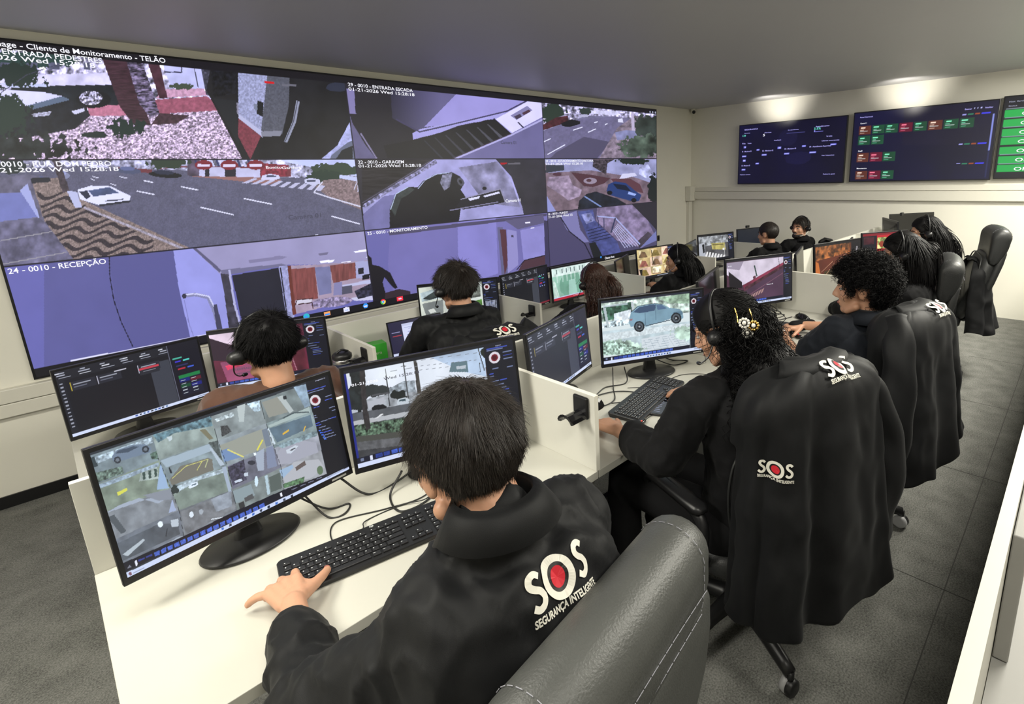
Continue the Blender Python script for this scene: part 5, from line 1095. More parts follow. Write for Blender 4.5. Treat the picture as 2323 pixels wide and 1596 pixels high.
# ------------------------------------------------------------------ logo lettering
def logo_shapes(full=True):
    """unit-width emblem: list of (V, F, material) ; x right, y up"""
    out = []
    def ribbon(pts, w_):
        P_ = np.array([tuple(p)[:2] for p in smooth_path([(x, y, 0) for x, y in pts], 6)]); D = np.gradient(P_, axis=0); D /= np.linalg.norm(D, axis=1, keepdims=True)+1e-9; Nn = np.stack([-D[:, 1], D[:, 0]], 1)
        V = np.concatenate([P_+Nn*w_/2, P_-Nn*w_/2]); n = len(P_); return V, [(i, i+1, n+i+1, n+i) for i in range(n-1)]
    def ring(cx, cy, rx, ry, rx2, ry2, n=40):
        a = np.linspace(0, 2*PI, n, False); V = np.concatenate([np.stack([cx+rx*np.cos(a), cy+ry*np.sin(a)], 1), np.stack([cx+rx2*np.cos(a), cy+ry2*np.sin(a)], 1)])
        return V, [(i, (i+1) % n, n+(i+1) % n, n+i) for i in range(n)]
    s_ = [(.215, .43), (.16, .475), (.085, .455), (.06, .385), (.10, .325), (.17, .275), (.205, .20), (.17, .125), (.09, .10), (.02, .145)]
    out.append((*ribbon(s_, .078), 0)); out.append((*ribbon([(x+.745-.0, y+.03) for x, y in s_], .078), 0))
    out.append((*ring(.485, .29, .235, .26, .145, .17), 0)); out.append((*ring(.485, .29, .145, .17, .105, .125), 1)); out.append((*ring(.485, .29, .105, .125, .001, .001), 2))
    if full:
        V, F = text_mesh('SEGURANÇA INTELIGENTE', .12, bold=.004, width=1.02); out.append((V[:, :2]+np.array([-.01, -.06]), F, 0))
    return out
def decal(name, parent, trees, centre, right, up, size, root=None, cast=None, off=.0016, lift=.25):
    """lay the emblem on a surface: each point is cast along -normal onto the surface"""
    right = Vector(right).normalized(); up = (Vector(up)-right*Vector(up).dot(right)).normalized(); nrm = right.cross(up)
    d = (Vector(cast).normalized() if cast else -nrm); bm = nb()
    for V, F, mi in logo_shapes():
        vs_ = []
        for x, y in V[:, :2]:
            p = Vector(centre)+right*((x-.48)*size)+up*((y-.22)*size)
            best = None
            for t_ in trees:
                h = t_.ray_cast(p-d*lift, d, lift*2.5)
                if h[0] is not None and (best is None or h[3] < best[3]): best = h
            vs_.append(bm.verts.new(best[0]-d*(off+.0003*mi) if best else p))
        for f in F:
            try: bm.faces.new([vs_[i] for i in f]).material_index = mi
            except ValueError: pass
    return putbm(name, bm, [M['white'], M['blackprint'], M['red']], root if root is not None else parent, False)
def tree_of(me): return BVHTree.FromPolygons([v.co.copy() for v in me.vertices], [tuple(p.vertices) for p in me.polygons])

# ------------------------------------------------------------------ office chairs
def chair_mesh_parts(leath):
    def section(s_, top=0):   # headrest outline in the y-z plane, s_ shrinks it at the ends
        pts = []
        cz, cy, r_ = 1.045, -.262, .066
        for k in range(13):
            a = R(-10+200*k/12); pts.append((cy+math.cos(a)*r_*s_, cz+math.sin(a)*r_*s_))
        pts += [(cy-.066*s_, .99), (cy-.060*s_+.002, .93), (cy-.045*s_+.004, .885), (cy-.01, .865), (cy+.035*s_, .872), (cy+.048*s_, .91), (cy+.054*s_, .97)]
        zc = .965; return [(y, zc+(z-zc)*(.86+.14*s_)) for y, z in pts]
    return section
def office_chair(x, y, zf, rz, label, leath='leather2', zs=1.0, detail=True, arms=True, ws=1.0, recline=0.0, base=18):
    t = thing('office_chair', label, 'chair', (x, y, zf), rz, 'black high-back office chairs')
    Lm = M[leath]; section = chair_mesh_parts(leath)
    # headrest roll
    bm = nb(); rings = []
    for xx, s_ in ((-.232, .35), (-.229, .62), (-.22, .84), (-.205, .95), (-.18, 1), (-.1, 1.015), (0, 1.02), (.1, 1.015), (.18, 1), (.205, .95), (.22, .84), (.229, .62), (.232, .35)):
        rings.append([Vector((xx*ws, yy-.012*(1-(xx/.23)**2), zz*zs+.012*(1-(xx/.23)**2))) for yy, zz in section(s_)])
    loft(bm, rings); h = obj('headrest', bm, Lm, t, smooth=True)
    # backrest cushion and outer shell
    bm = nb(); rings = []
    for z, w_, d, yc in ((.44, .30, .05, -.17), (.46, .40, .08, -.175), (.52, .46, .10, -.19), (.62, .49, .105, -.21), (.72, .50, .10, -.225), (.80, .48, .10, -.235), (.86, .45, .095, -.24), (.90, .42, .085, -.245), (.93, .36, .06, -.248)):
        rings.append(rrect(0, yc, z*zs, w_*ws, d, d*.46, 5))
    loft(bm, rings); obj('backrest', bm, Lm, t, smooth=True)
    bm = nb(); rings = []
    for z, w_, d, yc in ((.43, .26, .03, -.225), (.47, .38, .045, -.245), (.60, .46, .05, -.272), (.75, .48, .05, -.292), (.88, .455, .05, -.305), (.95, .44, .045, -.308), (.985, .42, .025, -.308)):
        rings.append(rrect(0, yc, z*zs, w_*ws, d, d*.45, 5))
    loft(bm, rings); obj('back_shell', bm, Lm, t, smooth=True)
    if detail:
        bm = nb()       # sewn seams: rows of short stitches
        def stitch_line(pts, r_=.0007, dash=.011, gap=.006):
            P_ = smooth_path(pts, 30); acc = 0; cur = [P_[0]]; on = True
            for a, b in zip(P_, P_[1:]):
                acc += (b-a).length
                if on: cur.append(b)
                if acc > (dash if on else gap):
                    if on and len(cur) > 1: tube(bm, cur[:1]+cur[-1:], r_, 4)
                    on = not on; acc = 0; cur = [b]
        sec = section(1.0)
        for sx in (-.172, .172):
            stitch_line([Vector((sx*ws, yy*1.0-.012*(1-(sx/.23)**2)+(.0012 if yy > -.262 else -.0012), zz*zs+.012*(1-(sx/.23)**2)+(.0012 if zz > 1.04 else 0))) for yy, zz in sec[2:16]])
        yb = -.262-.066-.0128
        stitch_line([Vector((sx*ws, yb-.0008-.0*(sx/.23)**2, (1.005+.012*(1-(sx/.23)**2))*zs)) for sx in np.linspace(-.176, .176, 12)], dash=.02, gap=.002)
        yb2 = -.332
        stitch_line([Vector((sx*ws, yb2-.0022, .955*zs)) for sx in np.linspace(-.165, .165, 10)], dash=.02, gap=.002)
        obj('stitching', bm, M['stitch'], t)
    bm = nb()           # piping round the cushion
    pp = [(-.205, .55), (-.235, .68), (-.238, .78), (-.215, .86), (-.15, .905), (0, .915), (.15, .905), (.215, .86), (.238, .78), (.235, .68), (.205, .55)]
    tube(bm, smooth_path([Vector((a, -.19-.0*b, b*zs)) for a, b in pp], 5), .005, 6); obj('piping', bm, M['leather2'], t, smooth=True)
    if recline:
        Rm = Matrix.Translation((0, -.12, .45)) @ Matrix.Rotation(R(recline), 4, 'X') @ Matrix.Translation((0, .12, -.45))
        for ch_ in t.children: ch_.matrix_local = Rm @ ch_.matrix_local
    bm = nb(); rings = []
    for z, w_, d in ((.40, .40, .40), (.405, .46, .45), (.43, .50, .49), (.47, .51, .50), (.495, .48, .47), (.505, .40, .40)): rings.append(rrect(0, .04, z, w_, d, .09, 5))
    loft(bm, rings); obj('seat', bm, Lm, t, smooth=True)
    if arms:
        for s_ in (-1, 1):
            bm = nb(); tube(bm, smooth_path([Vector((s_*.24, -.10, .44)), Vector((s_*.285, -.13, .52)), Vector((s_*.29, -.13, .63)), Vector((s_*.29, -.05, .665)), Vector((s_*.285, .10, .665)), Vector((s_*.28, .17, .62)), Vector((s_*.25, .12, .44))], 6), .016, 8, flat=1.3)
            loft(bm, [[Vector((s_*.29+px*.028*k, yy, .674+pz*.013*k)) for px, pz in ((-1, -1), (1, -1), (1, .6), (.5, 1), (-.5, 1), (-1, .6))] for yy, k in ((-.14, .5), (-.12, 1), (.12, 1), (.15, .5))])
            obj('armrest', bm, M['blackplastic'], t, smooth=True)
    bm = nb(); lathe(bm, [(.025, .16), (.025, .40)], 16); lathe(bm, [(.035, .09), (.035, .20)], 16); box(bm, -.09, .09, -.11, .11, .375, .40); obj('gas_lift', bm, M['blackplastic'], t)
    for k in range(5):
        a = R(base+72*k); dx, dy = math.cos(a), math.sin(a)
        bm = nb(); tube(bm, smooth_path([Vector((dx*.02, dy*.02, .125)), Vector((dx*.15, dy*.15, .115)), Vector((dx*.30, dy*.30, .08))], 4), [.034, .033, .031, .029, .027, .026, .025, .024, .022], 8, flat=.7); leg = obj('base_leg', bm, M['blackplastic'], t, smooth=True)
        for mat_, nm, prof in ((M['blackplastic'], 'caster', [(.001, -.022), (.020, -.022), (.029, -.017), (.029, .017), (.020, .022), (.001, .022)]), (M['castring'], 'caster_ring', [(.021, -.0235), (.0285, -.0235), (.0305, -.012), (.0305, -.002), (.02, -.002)])):
            bm = nb(); mx = Matrix.Translation((dx*.30, dy*.30, .0305)) @ Matrix.Rotation(a+R(35*k), 4, 'Z') @ Matrix.Rotation(PI/2, 4, 'X'); lathe(bm, prof, 20, mx=mx)
            if nm == 'caster': tube(bm, [Vector((dx*.30, dy*.30, .045)), Vector((dx*.30, dy*.30, .085))], .012, 8)
            obj(nm, bm, mat_, leg, smooth=True)
    return t
def draped_jacket(ch, label, hem, seed=0, logo=None, w=.27, sleeves=True, hemfall=0.0, m='cloth', topz=1.145, sides=(-1, 1)):
    """a long jacket hung over a chair's back, given in the chair's own frame"""
    t = thing('hanging_jacket', label, 'jacket', ch.location, ch.rotation_euler.z, 'dark jackets hung on chair backs')
    rng = np.random.default_rng(seed); nA, zt = 96, topz
    zs_ = [zt, zt-.004, zt-.015, zt-.035, zt-.07]+list(np.linspace(zt-.12, hem, 26)); rings = []
    ph = rng.random(4)*6
    for i, z in enumerate(zs_):
        f = min(1.0, (zt-z)/.10); top = math.sqrt(max(0, 1-(1-f)**2)); low = max(0, (zt-.12-z)/(zt-.12-hem)); ring = []
        for k in range(nA):
            a = 2*PI*k/nA; ca, sa = math.cos(a), math.sin(a)
            hw = (w*(.25+.75*top) if i < 5 else w)*(1+.22*low**1.3); hd = (.095*top+.012)+.05*low*(1 if sa < 0 else .2)
            amp = .004+.030*low**.7; fold = math.sin(a*9+ph[0]+low*.6)*.6+math.sin(a*14+ph[1]+low*1.3)*.4+math.sin(a*5+ph[2])*.5
            e = abs(ca)**.75*math.copysign(1, ca); g = abs(sa)**.75*math.copysign(1, sa)
            r_ = 1+0*fold
            xx = e*(hw+amp*fold*abs(ca)*.7); yy = -.262+g*(hd+amp*fold)-.02*low*(sa < 0)
            if sa > 0 and z < .98: yy = min(yy, -.262+.06+.0*low)
            zz = z+.012*math.sin(a*9+ph[0])*low-hemfall*low*(ca)*.5
            ring.append(Vector((xx, yy, zz)))
        rings.append(ring)
    bm = nb(); RR = [[bm.verts.new(p) for p in r_] for r_ in rings]
    for i, (a_, b_) in enumerate(zip(RR, RR[1:])):
        for k in range(nA):
            s_ = math.sin(2*PI*(k+.5)/nA)
            if zs_[i] < .93 and s_ > .25: continue
            bm.faces.new((a_[k], a_[(k+1) % nA], b_[(k+1) % nA], b_[k]))
    bm.faces.new(list(reversed(RR[0])))
    me = bpy.data.meshes.new('body_cloth'); bmesh.ops.recalc_face_normals(bm, faces=bm.faces); bm.to_mesh(me); bm.free()
    me.polygons.foreach_set('use_smooth', [True]*len(me.polygons)); me.materials.append(M[m])
    me.update(); V_ = np.array([v.co[:] for v in me.vertices]); N_ = np.array([v.normal[:] for v in me.vertices]); V_ = folds(V_, N_, .022, 6, seed=seed, aniso=(1, 1, .45)); V_ = folds(V_, N_, .012, 13, seed=seed+3, aniso=(1.2, 1, .7)); me.vertices.foreach_set('co', V_.astype(np.float32).ravel()); me.update()
    body = bpy.data.objects.new('body_cloth', me); C.objects.link(body); body.parent = t
    sd = body.modifiers.new('thick', 'SOLIDIFY'); sd.thickness = .004; sd.offset = 1; ss = body.modifiers.new('sub', 'SUBSURF'); ss.levels = 1; ss.render_levels = 1
    trees = [tree_of(me)]
    if sleeves:
        for s_ in sides:
            bm = nb(); pts = smooth_path([Vector((s_*(w-.11), -.27, 1.085)), Vector((s_*(w-.04), -.31, 1.02)), Vector((s_*(w+.00), -.335, .90)), Vector((s_*(w+.03), -.345, .75)), Vector((s_*(w+.02), -.33, .58)), Vector((s_*(w+.035), -.32, .46))], 8); n = len(pts); rr = []
            fr = frame_along(pts)
            for i, (p, tt, nn, bb) in enumerate(fr):
                u = i/(n-1); rad = .055+.02*u
                rr.append([p+(nn*math.cos(2*PI*k/24)+bb*math.sin(2*PI*k/24)*.75)*rad*(1+.12*math.sin(3*2*PI*k/24+u*5+seed)+.06*math.sin(u*26+k*.6)) for k in range(24)])
            loft(bm, rr); obj('sleeve', bm, M[m], t, smooth=True)
    # turned-down collar lying over the top edge
    bm = nb(); rr = []
    for i in range(15):
        a = R(200+140*i/14); ca, sa = math.cos(a), math.sin(a)
        rr.append([Vector((ca*.10, -.235+sa*.05*.6+.03, zt+.004)), Vector((ca*.115, -.235+sa*.06+.02, zt+.018)), Vector((ca*.15, -.24+sa*.075, zt+.008)), Vector((ca*.165, -.245+sa*.085, zt-.02))])
    loft(bm, rr, closed=False, cap=False); c_ = obj('collar', bm, M[m], t, smooth=True); sd = c_.modifiers.new('thick', 'SOLIDIFY'); sd.thickness = .004
    if logo:
        for (cx, cy, cz, upv, size, cast, *rt) in logo:
            o = decal('emblem', t, trees, (cx, cy, cz), rt[0] if rt else (1, 0, 0), upv, size, cast=cast, off=.015); o.location = (0, 0, 0); o.parent = t
    return t
c1 = office_chair(.468, .715, 0, R(8), 'grey-black leather office chair closest to the camera with white stitching', 'leather', zs=.945, ws=1.12)
c2 = office_chair(1.555, .77, 0, R(-18), 'black office chair under the jacket, behind the person with wavy hair', ws=.86, base=45, zs=.985)
draped_jacket(c2, 'long black jacket with two emblems on the second chair, behind the person with wavy hair', .42, 1, [(.02, -.30, 1.07, (0, .75, .6), .125, (0, .55, -1)), (-.255, -.385, .90, (0, 0, 1), .085, (.5, .8, 0), (.85, -.5, 0))], w=.245, sides=(1,), topz=1.135)
c3 = office_chair(2.44, .72, 0, R(-10), 'black office chair under the jacket, behind the person with a curly mop', ws=.88, zs=.97)
draped_jacket(c3, 'long black jacket with one emblem on the third chair, hem slanting', .50, 2, [(.05, -.30, 1.05, (0, .75, .6), .13, (0, .55, -1))], w=.25, hemfall=-.10, sides=(-1,), topz=1.115)
c4 = office_chair(3.78, .90, 0, R(12), 'black padded office chair behind the person with fringe and glasses', zs=1.02, recline=6)
c5 = office_chair(4.98, .86, 0, R(16), 'black padded office chair nearest the far wall, with visible armrest', zs=1.10, recline=10)
j5 = draped_jacket(c5, 'plain black jacket hanging behind the farthest padded chair', .40, 5, None, w=.25, sleeves=False, topz=.93)
# sunken row
c6 = office_chair(.56, 2.13, ZL, R(2), 'black office chair in the sunken row under the brown-shirted person', zs=.86, detail=False)
c7 = office_chair(1.52, 2.37, ZL, R(-4), 'black office chair under the jacket with emblem in the sunken row', zs=.95, ws=.9, detail=False)
draped_jacket(c7, 'black jacket with emblem over the chair of the black-shirted person, sunken row', .35, 7, [(.03, -.30, 1.05, (0, .8, .5), .125, (0, .6, -1))], w=.27, topz=1.10)
c8 = office_chair(2.55, 2.32, ZL, R(-6), 'black office chair behind the person with auburn hair', zs=.86, detail=False)
c9 = office_chair(3.80, 2.40, ZL, R(-10), 'black office chair behind the person in profile', zs=.88, detail=False)
c10 = office_chair(5.30, 2.40, ZL, R(-5), 'black office chair under the crop-haired person', zs=.9, detail=False)
c11 = office_chair(6.10, 2.36, ZL, R(25), 'black office chair under the smiling bearded person', zs=.9, detail=False)
# ------------------------------------------------------------------ people
def hand(bm, wrist, d, nrm, thumb, curl=(.25, .35, .35), spread=.16, s=1.0, fingers=None, thumb_out=.75):
    """d: direction of the fingers, nrm: out of the back of the hand, thumb: +1/-1 side (along d x nrm)"""
    w_ = Vector(wrist); d = Vector(d).normalized(); n = Vector(nrm); n = (n-d*n.dot(d)).normalized(); sd = d.cross(n)*thumb
    tips = []
    for i, (off, L_, lat) in enumerate(((.028, .070, 1), (.010, .078, .33), (-.009, .073, -.33), (-.027, .058, -1))):   # index ... little
        k = w_+d*(.088-.006*abs(i-1))*s+sd*off*s
        capsule(bm, w_+d*.012*s+sd*off*.55*s, k, .0155*s, .0125*s, 10)
        c_ = curl if fingers is None else fingers[i][0]; a = spread*lat*.9 if fingers is None else fingers[i][1]
        dr = (d*math.cos(a)+sd*math.sin(a)).normalized(); p = k; ang = 0
        for j, (f, r0, r1) in enumerate(((.46, .0102, .0092), (.30, .0092, .0085), (.24, .0085, .0074))):
            ang += c_[j]; v = (dr*math.cos(ang)-n*math.sin(ang)); q_ = p+v*L_*f*s; capsule(bm, p, q_, r0*s, r1*s, 10); p = q_
        tips.append(p)
    b = w_+d*.022*s+sd*.020*s-n*.004*s; a = thumb_out
    v = (d*math.cos(a)+sd*math.sin(a)-n*.16).normalized(); m_ = b+v*.040*s; capsule(bm, b, m_, .0165*s, .0125*s, 10)
    v2 = (d*math.cos(a*.85)+sd*math.sin(a*.85)-n*.16).normalized(); t1 = m_+v2*.034*s; capsule(bm, m_, t1, .0125*s, .0105*s, 10)
    v3 = (d*math.cos(a*.7)+sd*math.sin(a*.7)-n*.22).normalized(); t2 = t1+v3*.027*s; capsule(bm, t1, t2, .0105*s, .0088*s, 10)
    capsule(bm, m_, w_+d*.07*s+sd*.022*s, .010*s, .010*s, 8)
    return tips, t2, v3
def head_mx(H, yaw, pitch, roll=0): return Matrix.Translation(H) @ Matrix.Rotation(R(yaw), 4, 'Z') @ Matrix.Rotation(-R(pitch), 4, 'X') @ Matrix.Rotation(R(roll), 4, 'Y')
def head(bm, mx, s=1.0):
    E = lambda c, r_: ellipsoid(bm, [a*s for a in c], [a*s for a in r_], mx)
    K = lambda a, b, ra, rb: capsule(bm, [v*s for v in a], [v*s for v in b], ra*s, rb*s, 10, mx=mx)
    E((0, -.014, .024), (.076, .096, .088)); E((0, .034, -.028), (.060, .058, .082)); E((0, .036, -.078), (.048, .046, .040)); K((0, .066, -.098), (0, .068, -.096), .020, .019)
    for q_ in (-1, 1):
        E((q_*.040, .052, -.030), (.024, .030, .026)); K((q_*.012, .086, .020), (q_*.046, .068, .020), .0085, .0085)
        E((q_*.078, -.006, -.012), (.008, .019, .031)); K((q_*.080, -.020, .012), (q_*.082, .004, .018), .006, .006); K((q_*.080, -.022, .010), (q_*.078, -.012, -.034), .006, .006)
        E((q_*.011, .098, -.036), (.009, .011, .008)); K((q_*.055, .02, -.075), (q_*.03, .055, -.098), .018, .016)
    K((0, .088, .012), (0, .108, -.030), .0075, .011); K((-.020, .084, -.062), (.020, .084, -.062), .0075, .0075); K((-.016, .082, -.073), (.016, .082, -.073), .008, .008)
def face_bits(root, mx, s=1.0, smile=False, brow='hairblack'):
    for q_ in (-1, 1):
        bm = nb(); ellipsoid(bm, (q_*.031*s, .0745*s, -.001*s), (.0115*s, .0105*s, .0065*s), mx, 12, 8); putbm('eye', bm, M['eyewhite'], root)
        bm = nb(); ellipsoid(bm, (q_*.031*s, .0815*s, -.0015*s), (.0060*s, .0045*s, .0056*s), mx, 10, 6); putbm('iris', bm, M['hairblack'], root)
        bm = nb(); tube(bm, [mx @ Vector((q_*.014*s, .094*s, .020*s)), mx @ Vector((q_*.032*s, .088*s, .026*s)), mx @ Vector((q_*.050*s, .074*s, .020*s))], [.003*s, .0042*s, .002*s], 6); putbm('eyebrow', bm, M[brow], root)
    bm = nb(); k = .004 if smile else 0
    tube(bm, [mx @ Vector((x*s, (.0925-x*x*10)*s, (-.066+k*abs(x)/.01)*s)) for x in (-.024, -.012, 0, .012, .024)], [.002*s, .0048*s, .0055*s, .0048*s, .002*s], 8); putbm('lips', bm, M['lip'], root)
TORSO = [(0.0, .155, .120), (.10, .165, .122), (.28, .160, .112), (.48, .172, .115), (.66, .188, .118), (.80, .190, .112), (.88, .165, .095), (.94, .115, .075), (1.0, .062, .058)]
def torso(bm, pel, nk, yaw, sw, grow=0.0, to=1.0, bulk=1.0):
    pel = Vector(pel); nk = Vector(nk); r = Vector((math.cos(R(yaw)), math.sin(R(yaw)), 0)); f = Vector((-r.y, r.x, 0)); k = sw/.36; rings = []
    for t_, hw, hd in TORSO:
        if t_ > to: break
        hw = hw*k*bulk+grow; hd = hd*k**.5*bulk+grow; c_ = pel.lerp(nk, t_)-f*.035*math.sin(t_*PI)
        rings.append([c_+r*math.copysign(abs(math.cos(a))**.85, math.cos(a))*hw+f*math.copysign(abs(math.sin(a))**.9, math.sin(a))*hd for a in [2*PI*i/32 for i in range(32)]])
    loft(bm, rings)
def person(label, H, yaw, pitch, pel, SL, SR, arms, knees, ankles, shirt='cloth2', zf=0.0, short=False, vox=.0065, s=1.0, tyaw=0.0, smile=False, bulk=1.0, skin='skin', sleeve=(.066, .056, .050), nkoff=(0, -.03, -.135), fold=.012, face=True, collar=True, roll=0, back=None):
    base = Vector((pel[0], pel[1], zf))
    t = thing('person', label, 'person', base)
    mx = head_mx(H, yaw, pitch, roll); SL = Vector(SL); SR = Vector(SR); nk = mx @ Vector((nkoff[0], nkoff[1]+.005, nkoff[2])); nk = (nk*2+(SL+SR)*.5+Vector((0, 0, .08)))/3 if False else nk
    sw = (SR-SL).length
    # ---- body (one continuous skin)
    bm = nb(); head(bm, mx, s); capsule(bm, nk+Vector((0, .006, .006)), mx @ Vector((0, -.018, -.05)), .054*s, .052*s, 20)
    torso(bm, pel, nk-Vector((0, 0, .03)), tyaw, sw, -.034, bulk=bulk)
    for S_ in (SL, SR): capsule(bm, nk-Vector((0, 0, .085)), S_, .040, .040)
    hands = []
    for S_, (el, wr, hd) in zip((SL, SR), arms):
        capsule(bm, S_, el, .046*s, .038*s); capsule(bm, el, wr, .038*s, .025*s); 
        hands.append(hand(bm, wr, **hd, s=s*1.08))
    hips = [Vector(pel)+Vector((math.cos(R(tyaw)), math.sin(R(tyaw)), 0))*q_*.09 for q_ in (-1, 1)]
    for h_, kn, an in zip(hips, knees, ankles): capsule(bm, h_, kn, .075, .052); capsule(bm, kn, an, .052, .036); capsule(bm, an, Vector(an)+Vector((0, .12, -.045)), .036, .028)
    V, N, F, T = bake(bm, vox, 3)
    body = put('body', mesh_from('body', V, F, T), M[skin], t)
    if face: face_bits(t, mx, s, smile)
    # ---- upper garment
    bm = nb(); torso(bm, Vector(pel)-Vector((0, 0, .04)), nk-Vector((0, 0, .012)), tyaw, sw, .016, to=.97, bulk=bulk)
    for S_ in (SL, SR): capsule(bm, nk-Vector((0, 0, .055)), S_, .066, sleeve[0]*.97)
    if collar: capsule(bm, nk-Vector((0, 0, .06)), nk-Vector((0, -.004, .012)), .085, .066)
    if back: torso(bm, *back)
    for S_, (el, wr, hd) in zip((SL, SR), arms):
        e = Vector(el); w_ = Vector(wr); S2 = Vector(S_)
        if short: capsule(bm, S2, S2.lerp(e, .60), sleeve[0], sleeve[1]+.006)
        else: capsule(bm, S2, e, sleeve[0], sleeve[1]); capsule(bm, e, w_.lerp(e, .46), sleeve[1], sleeve[2]*.86); capsule(bm, w_.lerp(e, .60), w_.lerp(e, .40), sleeve[2], sleeve[2]*.98, 16)
    V, N, F, T = bake(bm, .009, 5)
    arm = np.ones(len(V))
    V = folds(V, N, fold, 9, seed=len(label), aniso=(1, 1.2, .7)); V = folds(V, N, fold*.7, 20, seed=len(label)+3, aniso=(1.3, .8, .6))
    gm = mesh_from('garment', V, F, T); trees = [tree_of(gm)]
    put({'cloth': 'jacket', 'cloth2': 'shirt', 'navy': 'polo_shirt', 'brown': 't_shirt'}[shirt], gm, M[shirt], t)
    # ---- collar
    if collar:
        bm = nb(); rr = []; up = (mx @ Vector((0, 0, 1)) - mx @ Vector((0, 0, 0))).lerp(Vector((0, 0, 1)), .6).normalized(); c0 = nk+Vector((0, -.004, .022)); rx = Vector((math.cos(R(tyaw)), math.sin(R(tyaw)), 0)); fy = up.cross(rx)
        for i in range(29):
            a = R(-250+320*i/28); fr = max(0, math.sin(a)); ca, sa = math.cos(a), math.sin(a)
            P_ = lambda r_, z_: c0+rx*ca*r_+fy*sa*r_*.95+up*z_
            w2 = collar if isinstance(collar, float) else .030
            rr.append([P_(.060, -.04), P_(.062, .016), P_(.066, .026), P_(.076+w2*.25, .014-fr*.03), P_(.088+w2*.8+fr*.01, -.012-w2*.6-fr*.05)])
        loft(bm, rr, closed=False, cap=False); c_ = putbm('collar', bm, M[shirt], t); sd = c_.modifiers.new('thick', 'SOLIDIFY'); sd.thickness = .003
    # ---- trousers and shoes
    bm = nb()
    for h_, kn, an in zip(hips, knees, ankles): capsule(bm, h_, kn, .092, .068); capsule(bm, kn, Vector(an)+Vector((0, 0, .02)), .068, .056)
    capsule(bm, hips[0], hips[1], .10, .10); V, N, F, T = bake(bm, .012, 4); V = folds(V, N, .012, 8, seed=5)
    put('trousers', mesh_from('trousers', V, F, T), M['trouser'], t)
    for an in ankles:
        bm = nb(); a_ = Vector(an); capsule(bm, (a_.x, a_.y-.03, zf+.045), (a_.x, a_.y+.14, zf+.038), .042, .036); box(bm, a_.x-.04, a_.x+.04, a_.y-.07, a_.y+.175, zf+.002, zf+.02); putbm('shoe', bm, M['blackplastic'], t)
    t['_'] = 0; del t['_']
    return t, mx, trees, hands, nk
# ---- hair
def seeds(n, mask, rng, c=(0, -.016, .028), r_=(.081, .101, .093)):
    i = np.arange(n*2); ph = np.arccos(1-2*(i+.5)/(2*n)); th = PI*(1+5**.5)*i+rng.random(len(i))*.5
    D = np.stack([np.cos(th)*np.sin(ph), np.sin(th)*np.sin(ph), np.cos(ph)], 1); P_ = D*np.array(r_)+np.array(c)
    k = mask(P_); return P_[k], (D/np.array(r_))[k]/np.linalg.norm((D/np.array(r_))[k], axis=1, keepdims=True)
HL = lambda y: np.interp(y, [-.12, -.07, -.035, -.02, 0, .02, .035, .05, .07, .09], [-.088, -.086, -.062, -.035, .0, -.018, -.02, .01, .045, .058])
def scalp_mask(P_, lift=0.0): return (P_[:, 2] > HL(P_[:, 1])+lift) & ~((np.abs(P_[:, 0]) > .055) & (P_[:, 1] > -.034) & (P_[:, 1] < .02) & (P_[:, 2] < .016))
def grow(P0, D0, n, L_, step_fn, r_e=(.083, .103, .095), c=(0, -.016, .028), colliders=(), mxw=None):
    """strand growth in room coordinates; r_e/c is the head ellipsoid in its own frame"""
    A = np.array(mxw)[:3, :3]; b = np.array(mxw)[:3, 3]; Ai = np.linalg.inv(A)
    p = P0@A.T+b; d = D0@A.T; out = [p.copy()]; st = (L_/n)[:, None] if hasattr(L_, '__len__') else L_/n
    for k in range(n):
        d = step_fn(p, d, k/n); d /= np.linalg.norm(d, axis=1, keepdims=True)+1e-9; p = p+d*st
        q_ = (p-b)@Ai.T-np.array(c); m = np.linalg.norm(q_/np.array(r_e), axis=1); ins = m < 1.0
        if ins.any(): q_[ins] = q_[ins]/m[ins, None]; p[ins] = (q_[ins]+np.array(c))@A.T+b
        for (ca, cb, rad) in colliders:
            ca = np.array(ca); cb = np.array(cb); ab = cb-ca; t_ = np.clip(((p-ca)@ab)/(ab@ab), 0, 1)[:, None]; cc = ca+ab*t_; v = p-cc; dd = np.linalg.norm(v, axis=1); ins = dd < rad
            if ins.any(): p[ins] = cc[ins]+v[ins]/(dd[ins, None]+1e-9)*rad
        out.append(p.copy())
    return np.stack(out, 1)
def cap_mesh(mx, rng, grow_=1.0, lump=.004, lift=0.0, r_=(.081, .101, .093), c=(0, -.016, .028), sc=30):
    n, m_ = 72, 44; A = np.array(mx)[:3, :3]; b = np.array(mx)[:3, 3]
    th, ph = np.meshgrid(np.linspace(0, 2*PI, n, False), np.linspace(0.0, PI*.93, m_)); D = np.stack([np.cos(th)*np.sin(ph), np.sin(th)*np.sin(ph), np.cos(ph)], -1).reshape(-1, 3)
    P_ = D*np.array(r_)*grow_+np.array(c); keep = scalp_mask(P_, lift)
    dist = P_[:, 2]-HL(P_[:, 1])-lift; P_ = P_*1; f = np.clip(dist/.03, 0, 1); P_ = np.array(c)+(P_-np.array(c))*(.955+.045*f)[:, None]
    P_ += D*((vnoise3(P_*sc+rng.random()*50)-.5)*2*lump)[:, None]
    i = np.arange(n*m_).reshape(m_, n); q_ = np.stack([i[:-1], np.roll(i, -1, 1)[:-1], np.roll(i, -1, 1)[1:], i[1:]], -1).reshape(-1, 4)
    q_ = q_[keep[q_].sum(1) >= 3]; return P_@A.T+b, q_[:, ::-1].ravel(), np.full(len(q_), 4, np.int32)
